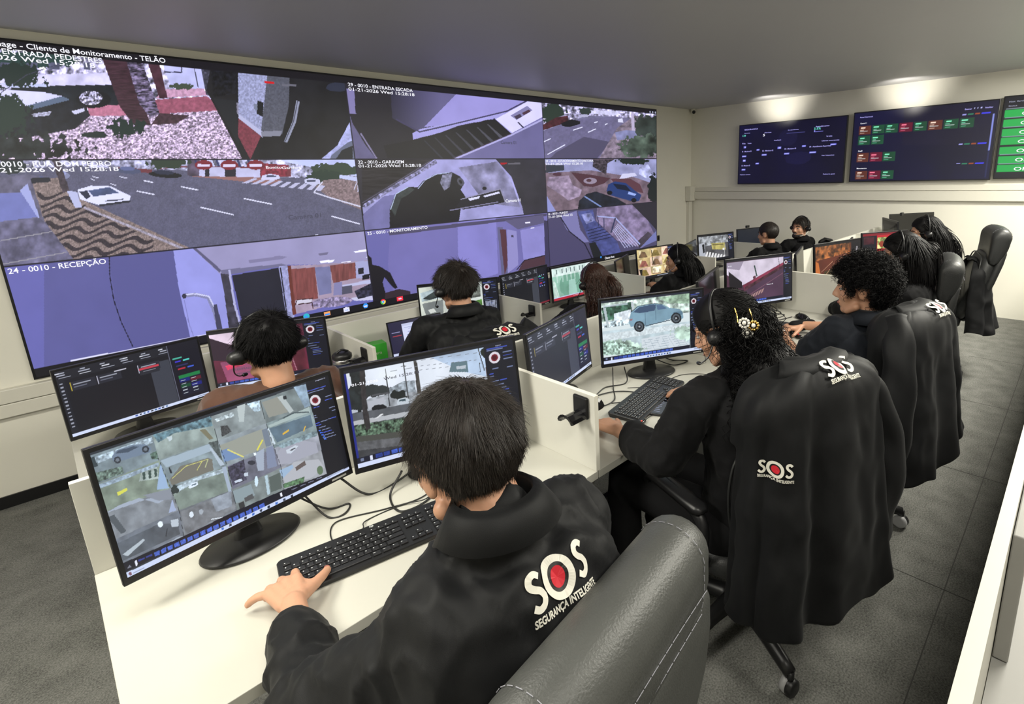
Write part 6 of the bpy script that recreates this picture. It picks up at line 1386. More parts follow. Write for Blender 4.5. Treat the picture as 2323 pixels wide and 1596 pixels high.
def short_hair(root, mx, n=5000, L_=.035, out=.35, mat_='hair', seed=1, lump=.003, rad=.00055, s=1.0, top=1.0, lift=0.0, messy=.25, grow_=1.03, crown=(.01, -.07, .10)):
    rng = np.random.default_rng(seed); mx = mx @ Matrix.Scale(s, 4)
    parts = [cap_mesh(mx, rng, grow_, lump, lift)]
    P0, D0 = seeds(n, lambda p: scalp_mask(p, lift), rng, r_=tuple(np.array((.081, .101, .093))*grow_*.99))
    K = np.array(crown); tg = P0-K; tg -= D0*(tg*D0).sum(1)[:, None]; tg /= np.linalg.norm(tg, axis=1, keepdims=True)+1e-6
    nz = np.stack([vnoise3(P0*60+k*20)-.5 for k in (1, 2, 3)], 1)*2
    d = tg+D0*out+nz*messy+rng.normal(0, .12, P0.shape); A = np.array(mx)[:3, :3]; L2 = L_*(.6+.8*rng.random(len(P0)))*np.interp(P0[:, 2], [-.08, -.02, .06], [.35, .7, top])
    fn = lambda p, dd, t_: dd+np.array([0, 0, -.10])+rng.normal(0, .03, dd.shape)
    d0 = d/np.linalg.norm(d, axis=1, keepdims=True)
    S_ = grow(P0, d0, 5, L2*s, fn, r_e=tuple(np.array((.081, .101, .093))*grow_*.995), mxw=mx)
    parts.append(strands(S_, rad, rad*.25)); me = mesh_from('hair', *join(parts)); return put('hair', me, M[mat_], root)
def curly_hair(root, mx, n=1500, L_=.05, mat_='hairblack', seed=1, R_=.006, turns=2.5, rad=.0011, s=1.0, grow_=1.12, lump=.012, lift=0.0):
    rng = np.random.default_rng(seed); mx = mx @ Matrix.Scale(s, 4); parts = [cap_mesh(mx, rng, grow_, lump, lift, sc=38)]
    P0, D0 = seeds(n, lambda p: scalp_mask(p, lift), rng, r_=tuple(np.array((.081, .101, .093))*grow_*.97)); A = np.array(mx)[:3, :3]; b = np.array(mx)[:3, 3]
    k = 16; t_ = np.linspace(0, 1, k)[None, :, None]; d = D0+rng.normal(0, .35, D0.shape)+np.array([0, 0, -.15]); d /= np.linalg.norm(d, axis=1, keepdims=True)
    u = np.cross(d, rng.normal(0, 1, d.shape)); u /= np.linalg.norm(u, axis=1, keepdims=True); v = np.cross(d, u); ph = rng.random(len(d))[:, None, None]*6; LL = (L_*(.5+.7*rng.random(len(d))))[:, None, None]; rr = R_*(.7+.6*rng.random(len(d)))[:, None, None]
    S_ = P0[:, None]+d[:, None]*LL*t_+(u[:, None]*np.cos(ph+t_*2*PI*turns)+v[:, None]*np.sin(ph+t_*2*PI*turns))*rr*np.minimum(1, t_*3); S_ = S_@A.T+b
    parts.append(strands(S_, rad, rad*.6)); me = mesh_from('hair', *join(parts)); return put('hair', me, M[mat_], root)
def long_hair(root, mx, L_=.42, n=1800, mat_='hairblack', seed=1, wave=0.0, wl=.05, rad=.0013, s=1.0, cols=(), back=(0, -1, 0), part=True, mass=None, vol=1.04, steps=22, lift=0.0, spread=.15, face_y=-.012, push=.10, inert=.80):
    rng = np.random.default_rng(seed); mx = mx @ Matrix.Scale(s, 4); parts = [cap_mesh(mx, rng, vol, .004, lift)]
    P0, D0 = seeds(n, lambda p: scalp_mask(p, lift), rng, r_=tuple(np.array((.081, .101, .093))*vol)); A = np.array(mx)[:3, :3]; bk = np.array(back, float)
    loc = np.stack([np.sign(P0[:, 0])*.6*np.interp(P0[:, 2], [.0, .1], [.2, 1]), np.full(len(P0), -.9), np.full(len(P0), -.25)], 1) if part else np.stack([P0[:, 0]*0, np.full(len(P0), -1.0), np.full(len(P0), .1)], 1)
    d0 = loc-D0*(loc*D0).sum(1)[:, None]+D0*.12; d0 /= np.linalg.norm(d0, axis=1, keepdims=True)
    side = rng.normal(0, spread, (len(P0), 3)); side[:, 2] = 0; LL = L_*(.75+.35*rng.random(len(P0)))
    fn = lambda p, d, t_: d*(inert if t_ < .25 else .72)+np.array([0, 0, -.34 if t_ < .3 else -.42])+bk*push*(t_ < .35)+side*.14+rng.normal(0, .03, d.shape)
    S_ = grow(P0, d0, steps, LL*s, fn, r_e=tuple(np.array((.082, .102, .094))*vol), colliders=cols, mxw=mx)
    Ai = np.linalg.inv(A); q_ = (S_-np.array(mx)[:3, 3])@Ai.T; ok = (q_[:, steps//4:, 1].max(1) < .055) & ~((q_[:, :, 2] < .012) & (q_[:, :, 1] > face_y)).any(1); S_ = S_[ok]; P0 = P0[ok]; LL = LL[ok]
    if wave:
        t_ = np.linspace(0, 1, steps+1)[None, :]; arc = t_*LL[:, None]*s; cl = np.round(P0*26).astype(int); ph = (np.sin(cl[:, 0]*12.9+cl[:, 1]*78.2+cl[:, 2]*37.7)*43.7 % 1)*6.28; ph = ph[:, None]+rng.normal(0, .25, (len(P0), 1))
        am = wave*np.clip(t_*2.2, 0, 1); S_ = S_+np.stack([am*np.cos(arc/wl*6.28+ph), am*np.sin(arc/wl*6.28+ph), 0*arc], -1)
    parts.append(strands(S_, rad, rad*.4))
    if mass:
        bm = nb()
        for a, b_, ra, rb in mass: capsule(bm, a, b_, ra, rb, 18)
        V, N, F, T = bake(bm, .008, 4); V = folds(V, N, .016 if wave else .006, 22 if wave else 26, seed=seed, aniso=(1, 1, .35)); parts.append((V, F, T))
        ql = (V-np.array(mx)[:3, 3])@np.linalg.inv(A).T; okv = np.nonzero(ql[:, 1] < -.035)[0]; k = rng.choice(okv, min(len(okv), 2600 if wave > .01 else 1200), False); t_ = np.linspace(0, 1, 13)[None, :, None]; Lk = (.11+.06*rng.random(len(k)))[:, None, None]
        dn = np.array([0, 0, -1.0])-N[k]*(N[k] @ np.array([0, 0, -1.0]))[:, None]*.9; dn /= np.linalg.norm(dn, axis=1, keepdims=True)+1e-6; ph = rng.random(len(k))[:, None, None]*6.28; am = (wave*.55)*np.clip(t_*3, 0, 1)
        sd_ = np.cross(N[k], dn); S2 = V[k][:, None]+N[k][:, None]*(.003+.004*np.sin(t_*PI))+dn[:, None]*t_*Lk+(sd_[:, None]*np.cos(ph+t_*Lk/.045*6.28)+N[k][:, None]*np.sin(ph+t_*Lk/.045*6.28)*.8)*am
        parts.append(strands(S2, rad*1.1, rad*.4))
    me = mesh_from('hair', *join(parts)); return put('hair', me, M[mat_], root)
def headset(mx, side=-1, s=1.0, label='', mat_='blackplastic', mic=True, boom='blackplastic'):
    t = thing('headset', label, 'headset', mx @ Vector((0, 0, .12)), 0, 'telephone headsets worn by the operators')
    P_ = lambda x, y, z: mx @ Vector((x*s, y*s, z*s))
    bm = nb(); tube(bm, [P_(.096*math.sin(R(a)), -.01-.01*math.cos(R(a)), .018+.108*math.cos(R(a))) for a in range(-96, 97, 8)], .0045*s, 8, flat=1.0); putbm('headband', bm, M[mat_], t)
    for q_ in (-1, 1):
        if q_ != side and not mic: continue
        bm = nb(); capsule(bm, P_(q_*.090, -.004, -.008), P_(q_*.104, -.004, -.008), .027*s, .024*s, 18); putbm('ear_cushion', bm, M[mat_], t)
    bm = nb(); tube(bm, smooth_path([P_(side*.108, .0, -.015), P_(side*.106, .035, -.055), P_(side*.085, .078, -.075), P_(side*.062, .098, -.078)], 6), .0022*s, 6); putbm('microphone_boom', bm, M[boom], t)
    bm = nb(); capsule(bm, P_(side*.066, .094, -.078), P_(side*.056, .103, -.078), .006*s, .006*s, 10); putbm('microphone', bm, M['blackplastic'], t)
    return t
FLAT = dict(curl=(.28, .35, .2)); UP = (0, 0, 1)
HL_ = lambda d=(0, 1, -.05): dict(d=d, nrm=UP, thumb=1, curl=(.3, .35, .25)); HR_ = lambda d=(0, 1, -.05): dict(d=d, nrm=UP, thumb=-1, curl=(.3, .35, .25))

# man nearest the camera, black jacket with the emblem
hd = dict(d=(.03, .95, -.08), nrm=(0, .08, 1), thumb=1, fingers=[((.12, .40, .35), .16), ((.30, .50, .4), -.10), ((.34, .50, .4), -.32), ((.22, .3, .2), -.72)], thumb_out=.92)
A1 = [((.175, .860, .795), (.238, 1.140, .797), hd), ((.72, .80, .80), (.64, 1.00, .775), HR_((-.1, 1, -.05)))]
p1, mx1, tr1, hn1, nk1 = person('person in a black emblem jacket nearest the camera, left hand on the keyboard', (.430, .712, 1.232), 2, 16, (.46, .66, .54), (.292, .690, .935), (.605, .655, 1.03), A1, [(.34, 1.12, .55), (.60, 1.10, .55)], [(.34, 1.12, .10), (.60, 1.10, .10)], 'cloth', vox=.0042, tyaw=-8, bulk=1.10, sleeve=(.080, .070, .060), fold=.016, collar=.024, s=1.0, roll=-3, nkoff=(0, -.042, -.108))
short_hair(p1, mx1, 15000, .030, .22, 'hair', 3, .003, .00042, s=1.0, messy=.35, grow_=1.05, lift=-.012, crown=(.012, -.045, .115))
decal('emblem', p1, tr1, (.462, .555, 1.035), (1, -.05, 0), (-.05, .72, .66), .128, cast=(0, .75, -.65), off=.002, root=p1)
for q_ in (0,):    # ring and thumb nail
    f1 = hn1[0]; bm = nb(); ellipsoid(bm, f1[1]+Vector((0, .002, .0055)), (.0065, .008, .0028)); putbm('thumb_nail', bm, M['lip'], p1)
# woman with long wavy hair
A2 = [((1.215, .855, .815), (1.285, 1.105, .80), HL_((.15, 1, -.05))), ((1.77, .86, .80), (1.765, 1.06, .79), HR_((-.1, 1, -.05)))]
p2, mx2, tr2, hn2, nk2 = person('person with long wavy black hair and gold hair clip, headset on, leaning over the desk', (1.455, .800, 1.19), 12, 24, (1.47, .72, .54), (1.29, .80, .985), (1.60, .74, .985), A2, [(1.36, 1.14, .56), (1.56, 1.12, .56)], [(1.36, 1.14, .10), (1.56, 1.12, .10)], 'cloth2', vox=.006, tyaw=-5, s=.97, sleeve=(.068, .062, .062), fold=.014)
long_hair(p2, mx2, .50, 5600, 'hairblack', 4, .019, .062, .0012, .97, cols=[((1.29, .78, .97), (1.60, .72, .97), .115), ((1.47, .72, .55), (1.45, .73, .98), .155)], part=False, vol=1.05, steps=40, spread=.26, push=.01, inert=.70, face_y=-.034,
          mass=[((1.455, .742, 1.20), (1.46, .675, 1.06), .080, .105), ((1.46, .675, 1.06), (1.475, .615, .88), .115, .125), ((1.475, .615, .88), (1.48, .61, .74), .115, .05), ((1.40, .66, 1.02), (1.40, .63, .85), .075, .05)])
headset(mx2, -1, .98, 'black headset with silver ring worn by the person with wavy hair', boom='steel')
hair2 = [o for o in p2.children if o.name.startswith('hair')][0]
tr_h = tree_of(hair2.data); d_h = Vector((.586, .286, -.22)).normalized()
def on_hair(dx, dz): 
    o_ = Vector((1.12, .55, 1.335))+Vector((.44, -.90, 0)).normalized()*dx+Vector((0, 0, 1))*dz; h_ = tr_h.ray_cast(o_, d_h); return (h_[0] if h_[0] is not None else o_+d_h*.3)-d_h*.010
t = thing('hair_clip', 'gold and crystal flower hair clip in the wavy black hair', 'hair clip', on_hair(0, 0))
for i, (dx, dz) in enumerate(((-.012, .006), (.014, .0), (-.002, -.024))):
    c_ = on_hair(dx, dz); bm = nb(); rx = Vector((.44, -.90, 0)).normalized()
    for k in range(10): a = 2*PI*k/10; ellipsoid(bm, c_+rx*math.cos(a)*.013+Vector((0, 0, math.sin(a)*.013)), (.0045, .0045, .0045), None, 8, 6)
    putbm('flower', bm, M['gold' if i == 1 else 'pearl'], t); bm = nb(); ellipsoid(bm, c_-d_h*.004, (.007, .006, .007), None, 10, 8); putbm('crystal', bm, M['pearl'], t)
for sx in (-.03, .012):
    bm = nb(); tube(bm, smooth_path([on_hair(sx, .005), on_hair(sx-.004, .03), on_hair(sx-.012, .055)], 5), .0022, 6); putbm('prong', bm, M['gold'], t)
# man with curly mop
A3 = [((2.315, .865, .80), (2.585, 1.085, .835), dict(d=(.55, .60, -.15), nrm=(0, .1, 1), thumb=1, curl=(.35, .4, .3))), ((3.02, .87, .80), (2.955, 1.12, .79), dict(d=(-.75, .55, -.05), nrm=(0, 0, 1), thumb=-1, curl=(.4, .5, .4)))]
p3, mx3, tr3, hn3, nk3 = person('person with a mop of curly black hair and tattooed left forearm, black polo shirt', (2.405, .665, 1.17), 14, 4, (2.44, .60, .54), (2.31, .72, .98), (2.62, .62, .97), A3, [(2.50, 1.06, .56), (2.74, 1.02, .56)], [(2.50, 1.06, .10), (2.74, 1.02, .10)], 'navy', short=True, vox=.006, tyaw=-18, bulk=1.05, sleeve=(.076, .074, .05), fold=.012)
curly_hair(p3, mx3, 3000, .042, 'hairblack', 6, .006, 2.2, .0011, 1.0, 1.13, .014)
bm = nb(); w0 = Vector((2.585, 1.085, .835)); e0 = Vector((2.315, .865, .80)); dv = (w0-e0).normalized(); pts = []
for k in range(25): a = 2*PI*k/24; n_ = dv.orthogonal().normalized(); b_ = dv.cross(n_); pts.append(w0-dv*.012+(n_*math.cos(a)+b_*math.sin(a))*.0275)
tube(bm, pts, .0028, 6); br = putbm('bracelet', bm, M['steel'], None); tag(br, 'thin silver bracelet on the tattooed wrist', 'bracelet')
bm = nb()      # web tattoo lines wrapped on the forearm
n_ = Vector((0, 0, 1)); n_ = (n_-dv*n_.dot(dv)).normalized(); b_ = dv.cross(n_); L0 = (w0-e0).length
def arm_pt(u, a): return e0+dv*L0*u+(n_*math.cos(a)+b_*math.sin(a))*((.038-.013*u)*1.0+.0002)
for i in range(12):
    a = i/12*2*PI; tube(bm, [arm_pt(u, a+.25*math.sin(u*9+i)) for u in np.linspace(.02, .62, 8)], .0011, 4)
for j in range(7):
    u = .05+j*.085; tube(bm, [arm_pt(u+.028*abs(math.sin(a*6)), a) for a in np.linspace(0, 2*PI, 40)], .0010, 4)
putbm('tattoo', bm, M['ink'], p3)
bm = nb(); gl = Vector((2.955, 1.12, .79)); dg = Vector((-.75, .55, -.05)).normalized(); capsule(bm, gl-dg*.06, gl+dg*.045, .031, .036, 18, fl=.75); putbm('wrist_wrap', bm, M['cloth2'], p3)
# ---- the other operators
def arms_fw(SL, SR, zd, y, xl, xr, dl=(.1, 1, -.05), dr=(-.1, 1, -.05)):
    SL = Vector(SL); SR = Vector(SR)
    return [((SL.x-.06, SL.y+.18, zd+.07), (xl, y, zd+.035), HL_(dl)), ((SR.x+.06, SR.y+.18, zd+.07), (xr, y, zd+.035), HR_(dr))]
# woman with glasses, raised row
p4, mx4, tr4, _, _ = person('person with shoulder-length black hair, fringe and glasses, seated in the raised row', (3.60, .80, 1.155), 24, 14, (3.70, .80, .54), (3.44, .86, .95), (3.76, .80, .95), arms_fw((3.44, .86, .95), (3.76, .80, .95), ZA, 1.13, 3.5, 3.7), [(3.6, 1.14, .56), (3.8, 1.12, .56)], [(3.6, 1.14, .1), (3.8, 1.12, .1)], 'cloth2', vox=.0085, smile=True, s=.97)
long_hair(p4, mx4, .27, 1500, 'hairblack', 8, 0, .05, .0020, .97, cols=[((3.44, .84, .93), (3.76, .78, .93), .10)], part=False, vol=1.10, steps=14, spread=.12, face_y=.018, mass=[(tuple(mx4 @ Vector((0, -.03, .02))), tuple(mx4 @ Vector((0, -.05, -.07))), .098, .10), (tuple(mx4 @ Vector((0, -.05, -.07))), (3.63, .735, .96), .10, .085), (tuple(mx4 @ Vector((-.05, -.03, -.04))), tuple(mx4 @ Vector((-.06, -.03, -.13))), .055, .04)])
def glasses(mx, label):
    t = thing('glasses', label, 'glasses', mx @ Vector((0, .1, 0))); bm = nb()
    for q_ in (-1, 1):
        tube(bm, [mx @ Vector((q_*.032+.021*math.cos(a), .104-.004*abs(math.cos(a)), -.002+.017*math.sin(a))) for a in np.linspace(0, 2*PI, 19)], .0016, 6)
        tube(bm, [mx @ Vector((q_*.054, .100, .004)), mx @ Vector((q_*.076, .05, .004)), mx @ Vector((q_*.084, -.005, .006))], .0016, 6)
    tube(bm, [mx @ Vector((-.011, .105, 0)), mx @ Vector((.011, .105, 0))], .0016, 6); putbm('frame', bm, M['blackplastic'], t); return t
glasses(mx4, 'dark framed glasses on the person with the fringe')
headset(mx4, -1, 1.06, 'thin headset on the person with shoulder-length hair and glasses', mic=False)
# woman with very long straight hair near the far wall
p5, mx5, _, _, _ = person('person with long straight black hair and glasses, farthest chair of the raised row', (4.70, .895, 1.165), 26, 8, (4.86, .84, .56), (4.56, .93, .96), (4.88, .86, .96), arms_fw((4.56, .93, .96), (4.88, .86, .96), ZA, 1.14, 4.62, 4.84), [(4.74, 1.14, .56), (4.94, 1.12, .56)], [(4.74, 1.14, .1), (4.94, 1.12, .1)], 'cloth2', vox=.0085, s=.97)
long_hair(p5, mx5, .56, 1400, 'hairblack', 9, 0, .05, .0022, .97, cols=[((4.56, .92, .94), (4.88, .85, .94), .10)], vol=1.08, steps=20, spread=.08, mass=[(tuple(mx5 @ Vector((0, -.03, .0))), tuple(mx5 @ Vector((0, -.06, -.09))), .092, .09), (tuple(mx5 @ Vector((0, -.06, -.09))), (4.80, .75, .78), .09, .08), ((4.80, .75, .78), (4.82, .74, .62), .08, .04)])
glasses(mx5, 'glasses on the person with the longest straight hair'); headset(mx5, -1, 1.06, 'headset with light band on the person nearest the far wall')
# sunken row
p6, mx6, _, _, _ = person('person in a brown t-shirt with headset, left end of the sunken row', (.523, 2.148, 1.095), 4, 12, (.56, 2.14, .37), (.355, 2.20, .90), (.70, 2.14, .895), arms_fw((.355, 2.20, .90), (.70, 2.14, .895), ZB, 2.66, .42, .62), [(.46, 2.62, .40), (.66, 2.60, .40)], [(.46, 2.62, -.06), (.66, 2.60, -.06)], 'brown', zf=ZL, short=True, vox=.007, collar=False, bulk=1.05, sleeve=(.072, .072, .05))
short_hair(p6, mx6, 8000, .034, .3, 'hairblack', 11, .008, .0009, messy=.6, grow_=1.08, top=1.2); headset(mx6, -1, 1.08, 'black headset on the person in the brown t-shirt')
p7, mx7, tr7, _, _ = person('person in a black shirt with thick dark hair and headset, above the emblem chair', (1.513, 2.433, 1.112), 6, 12, (1.52, 2.40, .37), (1.335, 2.48, .905), (1.700, 2.41, .905), arms_fw((1.335, 2.48, .905), (1.700, 2.41, .905), ZB, 2.70, 1.42, 1.62), [(1.42, 2.74, .40), (1.62, 2.72, .40)], [(1.42, 2.74, -.06), (1.62, 2.72, -.06)], 'cloth', zf=ZL, vox=.007, bulk=1.05, sleeve=(.072, .062, .055))
short_hair(p7, mx7, 7000, .045, .28, 'hair', 12, .010, .0010, messy=.6, grow_=1.09, top=1.2, lift=-.008); headset(mx7, -1, 1.08, 'black headset on the person in the black shirt, sunken row')
p8, mx8, _, _, _ = person('person with long auburn hair seen from behind, sunken row', (2.49, 2.33, .985), 2, 10, (2.56, 2.33, .35), (2.34, 2.38, .79), (2.64, 2.34, .79), arms_fw((2.34, 2.38, .79), (2.64, 2.34, .79), ZB, 2.68, 2.42, 2.58), [(2.46, 2.74, .38), (2.64, 2.72, .38)], [(2.46, 2.74, -.06), (2.64, 2.72, -.06)], 'cloth2', zf=ZL, vox=.0085, s=.95)
long_hair(p8, mx8, .42, 1800, 'hairbrown', 13, .006, .12, .0018, .95, cols=[((2.34, 2.36, .77), (2.64, 2.32, .77), .10)], part=False, vol=1.08, steps=20, spread=.14, mass=[(tuple(mx8 @ Vector((0, -.03, .0))), tuple(mx8 @ Vector((0, -.06, -.09))), .09, .095), (tuple(mx8 @ Vector((0, -.06, -.09))), (2.53, 2.22, .62), .10, .11), ((2.53, 2.22, .62), (2.54, 2.22, .50), .11, .07)])
headset(mx8, -1, 1.06, 'black headset over the auburn hair', mic=False)
p9, mx9, _, _, _ = person('person in profile with long straight dark hair and headset, sunken row', (3.70, 2.475, .965), 30, 10, (3.80, 2.42, .35), (3.58, 2.49, .77), (3.87, 2.43, .77), [((3.52, 2.62, .64), (3.70, 2.70, .67), dict(d=(.3, .6, .35), nrm=(-.2, -.2, 1), thumb=1, curl=(.5, .6, .5))), ((3.92, 2.60, .64), (3.86, 2.76, .61), HR_())], [(3.72, 2.78, .38), (3.90, 2.76, .38)], [(3.72, 2.78, -.06), (3.90, 2.76, -.06)], 'cloth2', zf=ZL, short=True, vox=.0085, s=.95)
long_hair(p9, mx9, .46, 1500, 'hairblack', 14, 0, .05, .0022, .95, cols=[((3.58, 2.48, .75), (3.87, 2.42, .75), .10)], vol=1.06, steps=20, spread=.07, mass=[(tuple(mx9 @ Vector((0, -.03, .0))), tuple(mx9 @ Vector((0, -.06, -.09))), .088, .085), (tuple(mx9 @ Vector((0, -.06, -.09))), (3.80, 2.30, .66), .085, .085), ((3.80, 2.30, .66), (3.82, 2.29, .50), .085, .05)])
headset(mx9, -1, 1.06, 'headset with white band on the person in profile, sunken row', boom='steel')
p10, mx10, _, _, _ = person('person with cropped dark hair seen from behind, far end of the sunken row', (5.24, 2.396, 1.02), -4, 6, (5.28, 2.36, .37), (5.07, 2.42, .825), (5.42, 2.38, .825), arms_fw((5.07, 2.42, .825), (5.42, 2.38, .825), ZB, 2.70, 5.16, 5.34), [(5.18, 2.74, .40), (5.38, 2.74, .40)], [(5.18, 2.74, -.06), (5.38, 2.74, -.06)], 'cloth2', zf=ZL, vox=.009)
short_hair(p10, mx10, 1800, .012, .3, 'hair', 15, .001, .0012, messy=.2, grow_=1.02, top=1)
p11, mx11, _, _, _ = person('person with a beard and headset smiling over the shoulder, near the far corner', (6.04, 2.377, 1.01), 76, 0, (6.12, 2.34, .37), (5.93, 2.46, .82), (6.24, 2.34, .82), arms_fw((5.93, 2.46, .82), (6.24, 2.34, .82), ZB, 2.70, 6.02, 6.2), [(6.02, 2.74, .40), (6.2, 2.74, .40)], [(6.02, 2.74, -.06), (6.2, 2.74, -.06)], 'cloth2', zf=ZL, vox=.0075, smile=True, tyaw=15)
short_hair(p11, mx11, 2500, .022, .3, 'hair', 16, .002, .0012, messy=.15, grow_=1.04, top=1.2, crown=(0, .03, .11), lift=.008); headset(mx11, -1, 1.06, 'headset on the smiling person with the beard', boom='edge')
bm = nb()
for k in range(17): a = R(-80+160*k/16); ellipsoid(bm, (math.sin(a)*.056, .012+math.cos(a)*.074, -.082-.012*math.cos(a)), (.014, .012, .022), mx11, 10, 8)
tube(bm, [mx11 @ Vector((x, .101-x*x*14, -.053)) for x in (-.03, -.015, 0, .015, .03)], [.004, .006, .004, .006, .004], 8); putbm('beard', bm, M['hair'], p11)
bm = nb(); tube(bm, [mx11 @ Vector((x, .0945-x*x*8, -.066+abs(x)*.3)) for x in (-.02, -.01, 0, .01, .02)], [.001, .004, .0045, .004, .001], 6); putbm('teeth', bm, M['pearl'], p11)
# jacket with a green print on the chair beside the crop-haired man
j = draped_jacket(c11, 'black jacket with green print over a chair between two seated operators', .45, 21, None, w=.24, topz=1.03, sides=())
bm = nb()
for k in range(26):
    a = k*2.4; r_ = .008*math.sqrt(k); bm.faces.new([bm.verts.new((-.12+r_*math.cos(a)+.010*math.cos(b_), -.262-.128-.012, .90+r_*1.2*math.sin(a)+.010*math.sin(b_))) for b_ in np.linspace(0, 2*PI, 7)[:-1]])
obj('green_print', bm, M['greenprint'], j)
# ------------------------------------------------------------------ things on the desks
def keyboard(x, y, z, yaw, label, prints=True, logo=False):
    """x, y: far left corner; width .455, depth .145"""
    t = thing('keyboard', label, 'keyboard', (x, y, z), R(yaw), 'black keyboards on the desks')
    W, D = .455, .145; tl = lambda yy: .010+.008*(1+yy/D)  # rises to the back
    bm = nb(); loft(bm, [rrect(W/2, -D/2, zz, W-i, D-i, .012, 5) for zz, i in ((.0005, .006), (.004, 0), (.011, 0), (.014, .004))])
    for v in bm.verts: v.co.z += (.007*(1+v.co.y/D) if v.co.z > .003 else 0)
    obj('case', bm, M['blackplastic'], t, smooth=False)
    rows = [(.0135, [(0, 1)]+[(2+i+.5*(i//4), 1) for i in range(12)]+[(15.4+i, 1) for i in range(3)]+[(18.9+i, 1) for i in range(4)], .6),
            (.032, [(i, 1) for i in range(13)]+[(13, 1.9)]+[(15.4+i, 1) for i in range(3)]+[(18.9+i, 1) for i in range(4)], 1),
            (.051, [(0, 1.4)]+[(1.5+i, 1) for i in range(12)]+[(13.5, 1.4)]+[(15.4+i, 1) for i in range(3)]+[(18.9+i, 1) for i in range(4)], 1),
            (.070, [(0, 1.7)]+[(1.8+i, 1) for i in range(11)]+[(12.8, 2.1)]+[(18.9+i, 1) for i in range(4)], 1),
            (.089, [(0, 1.2)]+[(1.3+i, 1) for i in range(11)]+[(12.3, 2.6)]+[(16.4, 1)]+[(18.9+i, 1) for i in range(4)], 1),
            (.108, [(0, 1.3), (1.4, 1.2), (2.7, 1.2), (4, 6), (10.1, 1.2), (11.4, 1.2), (12.7, 1), (13.8, 1.1)]+[(15.4+i, 1) for i in range(3)]+[(18.9, 1.9), (20.9, 1), (21.9, 1)], 1)]
    px = (W-.024)/22.95; bm = nb(); bp_ = nb(); rnd = random.Random(5)
    for dy, keys, h in rows:
        yy = -.016-dy; hh = .0165*(h if h < 1 else 1)
        for kx, kw in keys:
            x0 = .012+kx*px+.0009; x1 = .012+(kx+kw)*px-.0009; zt = .0185+.007*(1+yy/D)
            loft(bm, [[Vector((a, b, c_)) for a, b in ((x0+i, yy+hh/2-i), (x0+i, yy-hh/2+i), (x1-i, yy-hh/2+i), (x1-i, yy+hh/2-i))] for c_, i in ((zt-.006, 0), (zt-.0012, .0006), (zt, .0018))])
            if prints and kw < 2.2:
                w_, g = (.0026, .003) if kw < 1.15 else (.0052, .0018); cx = x0+.0042 if kw < 1.15 else x0+.005; cy = yy+hh*.14
                bp_.faces.new([bp_.verts.new(p) for p in ((cx-w_/2, cy-g/2, zt+.0003), (cx+w_/2, cy-g/2, zt+.0003), (cx+w_/2, cy+g/2, zt+.0003), (cx-w_/2, cy+g/2, zt+.0003))])
    ks = obj('keys', bm, M['key'], t); ks['kind'] = 'stuff'
    obj('key_printing', bp_, M['keyprint'], t)
    if logo:
        bm = nb(); c0 = (W*.5, -.0095, .0218); n = 24
        o_ = [bm.verts.new((c0[0]+.0055*math.cos(2*PI*k/n), c0[1]+.0055*math.sin(2*PI*k/n), c0[2])) for k in range(n)]; i_ = [bm.verts.new((c0[0]+.0047*math.cos(2*PI*k/n), c0[1]+.0047*math.sin(2*PI*k/n), c0[2])) for k in range(n)]
        for k in range(n): bm.faces.new((o_[k], o_[(k+1) % n], i_[(k+1) % n], i_[k]))
        V, F = text_mesh('hp', .0082, bold=.0002, shear=.25); add_vf(bm, V, F, lambda v: (c0[0]-.0042+v[0], c0[1]-.0022+v[1], c0[2]))
        obj('logo', bm, M['keyprint'], t)
    return t
keyboard(.265, 1.370, ZA, -11, 'black keyboard under the left hand of the front person', logo=True)
k2 = keyboard(1.50, 1.205, ZA, 0, 'black keyboard between the cables and the two phones'); k2.location = (1.430, 1.285, ZA); k2.rotation_euler.z = R(11)
keyboard(2.62, 1.27, ZA, 4, 'black keyboard under the hands of the tattooed person', prints=False)
keyboard(.32, 2.90, ZB, 5, 'black keyboard before the brown-shirted person', prints=False)
keyboard(1.20, 2.92, ZB, -6, 'black keyboard left of the laptop in the sunken row', prints=False)
keyboard(2.42, 2.88, ZB, 0, 'black keyboard before the auburn-haired person', prints=False)
keyboard(3.62, 2.92, ZB, 0, 'black keyboard before the person in profile', prints=False)
def mouse(x, y, z, yaw, label):
    t = thing('computer_mouse', label, 'mouse', (x, y, z), R(yaw), 'black computer mice'); bm = nb(); rr = []
    for k in range(9):
        u = k/8; w_ = .03*math.sin(PI*(.12+.8*u))**.5; h = .036*math.sin(PI*(.16+.70*(1-u)))**.8; y_ = -.055+.11*u
        rr.append([Vector((w_*math.cos(a)*(1 if math.sin(a) > 0 else 1.0), y_, max(0.001, h*math.sin(a)))) for a in np.linspace(-.15, PI+.15, 14)])
    loft(bm, rr); obj('shell', bm, M['glossblack'], t, smooth=True); bm = nb(); lathe(bm, [(.004, -.003), (.007, -.002), (.007, .002), (.004, .003)], 14, mx=Matrix.Translation((0, .03, .028)) @ Matrix.Rotation(PI/2, 4, 'Y')); obj('wheel', bm, M['blackplastic'], t, smooth=True)
    return t
mouse(3.262, 1.235, ZA, -30, 'black mouse right of the tattooed person\'s wrist wrap')
mouse(1.86, 2.80, ZB, 0, 'black mouse beside the blue cup in the sunken row')
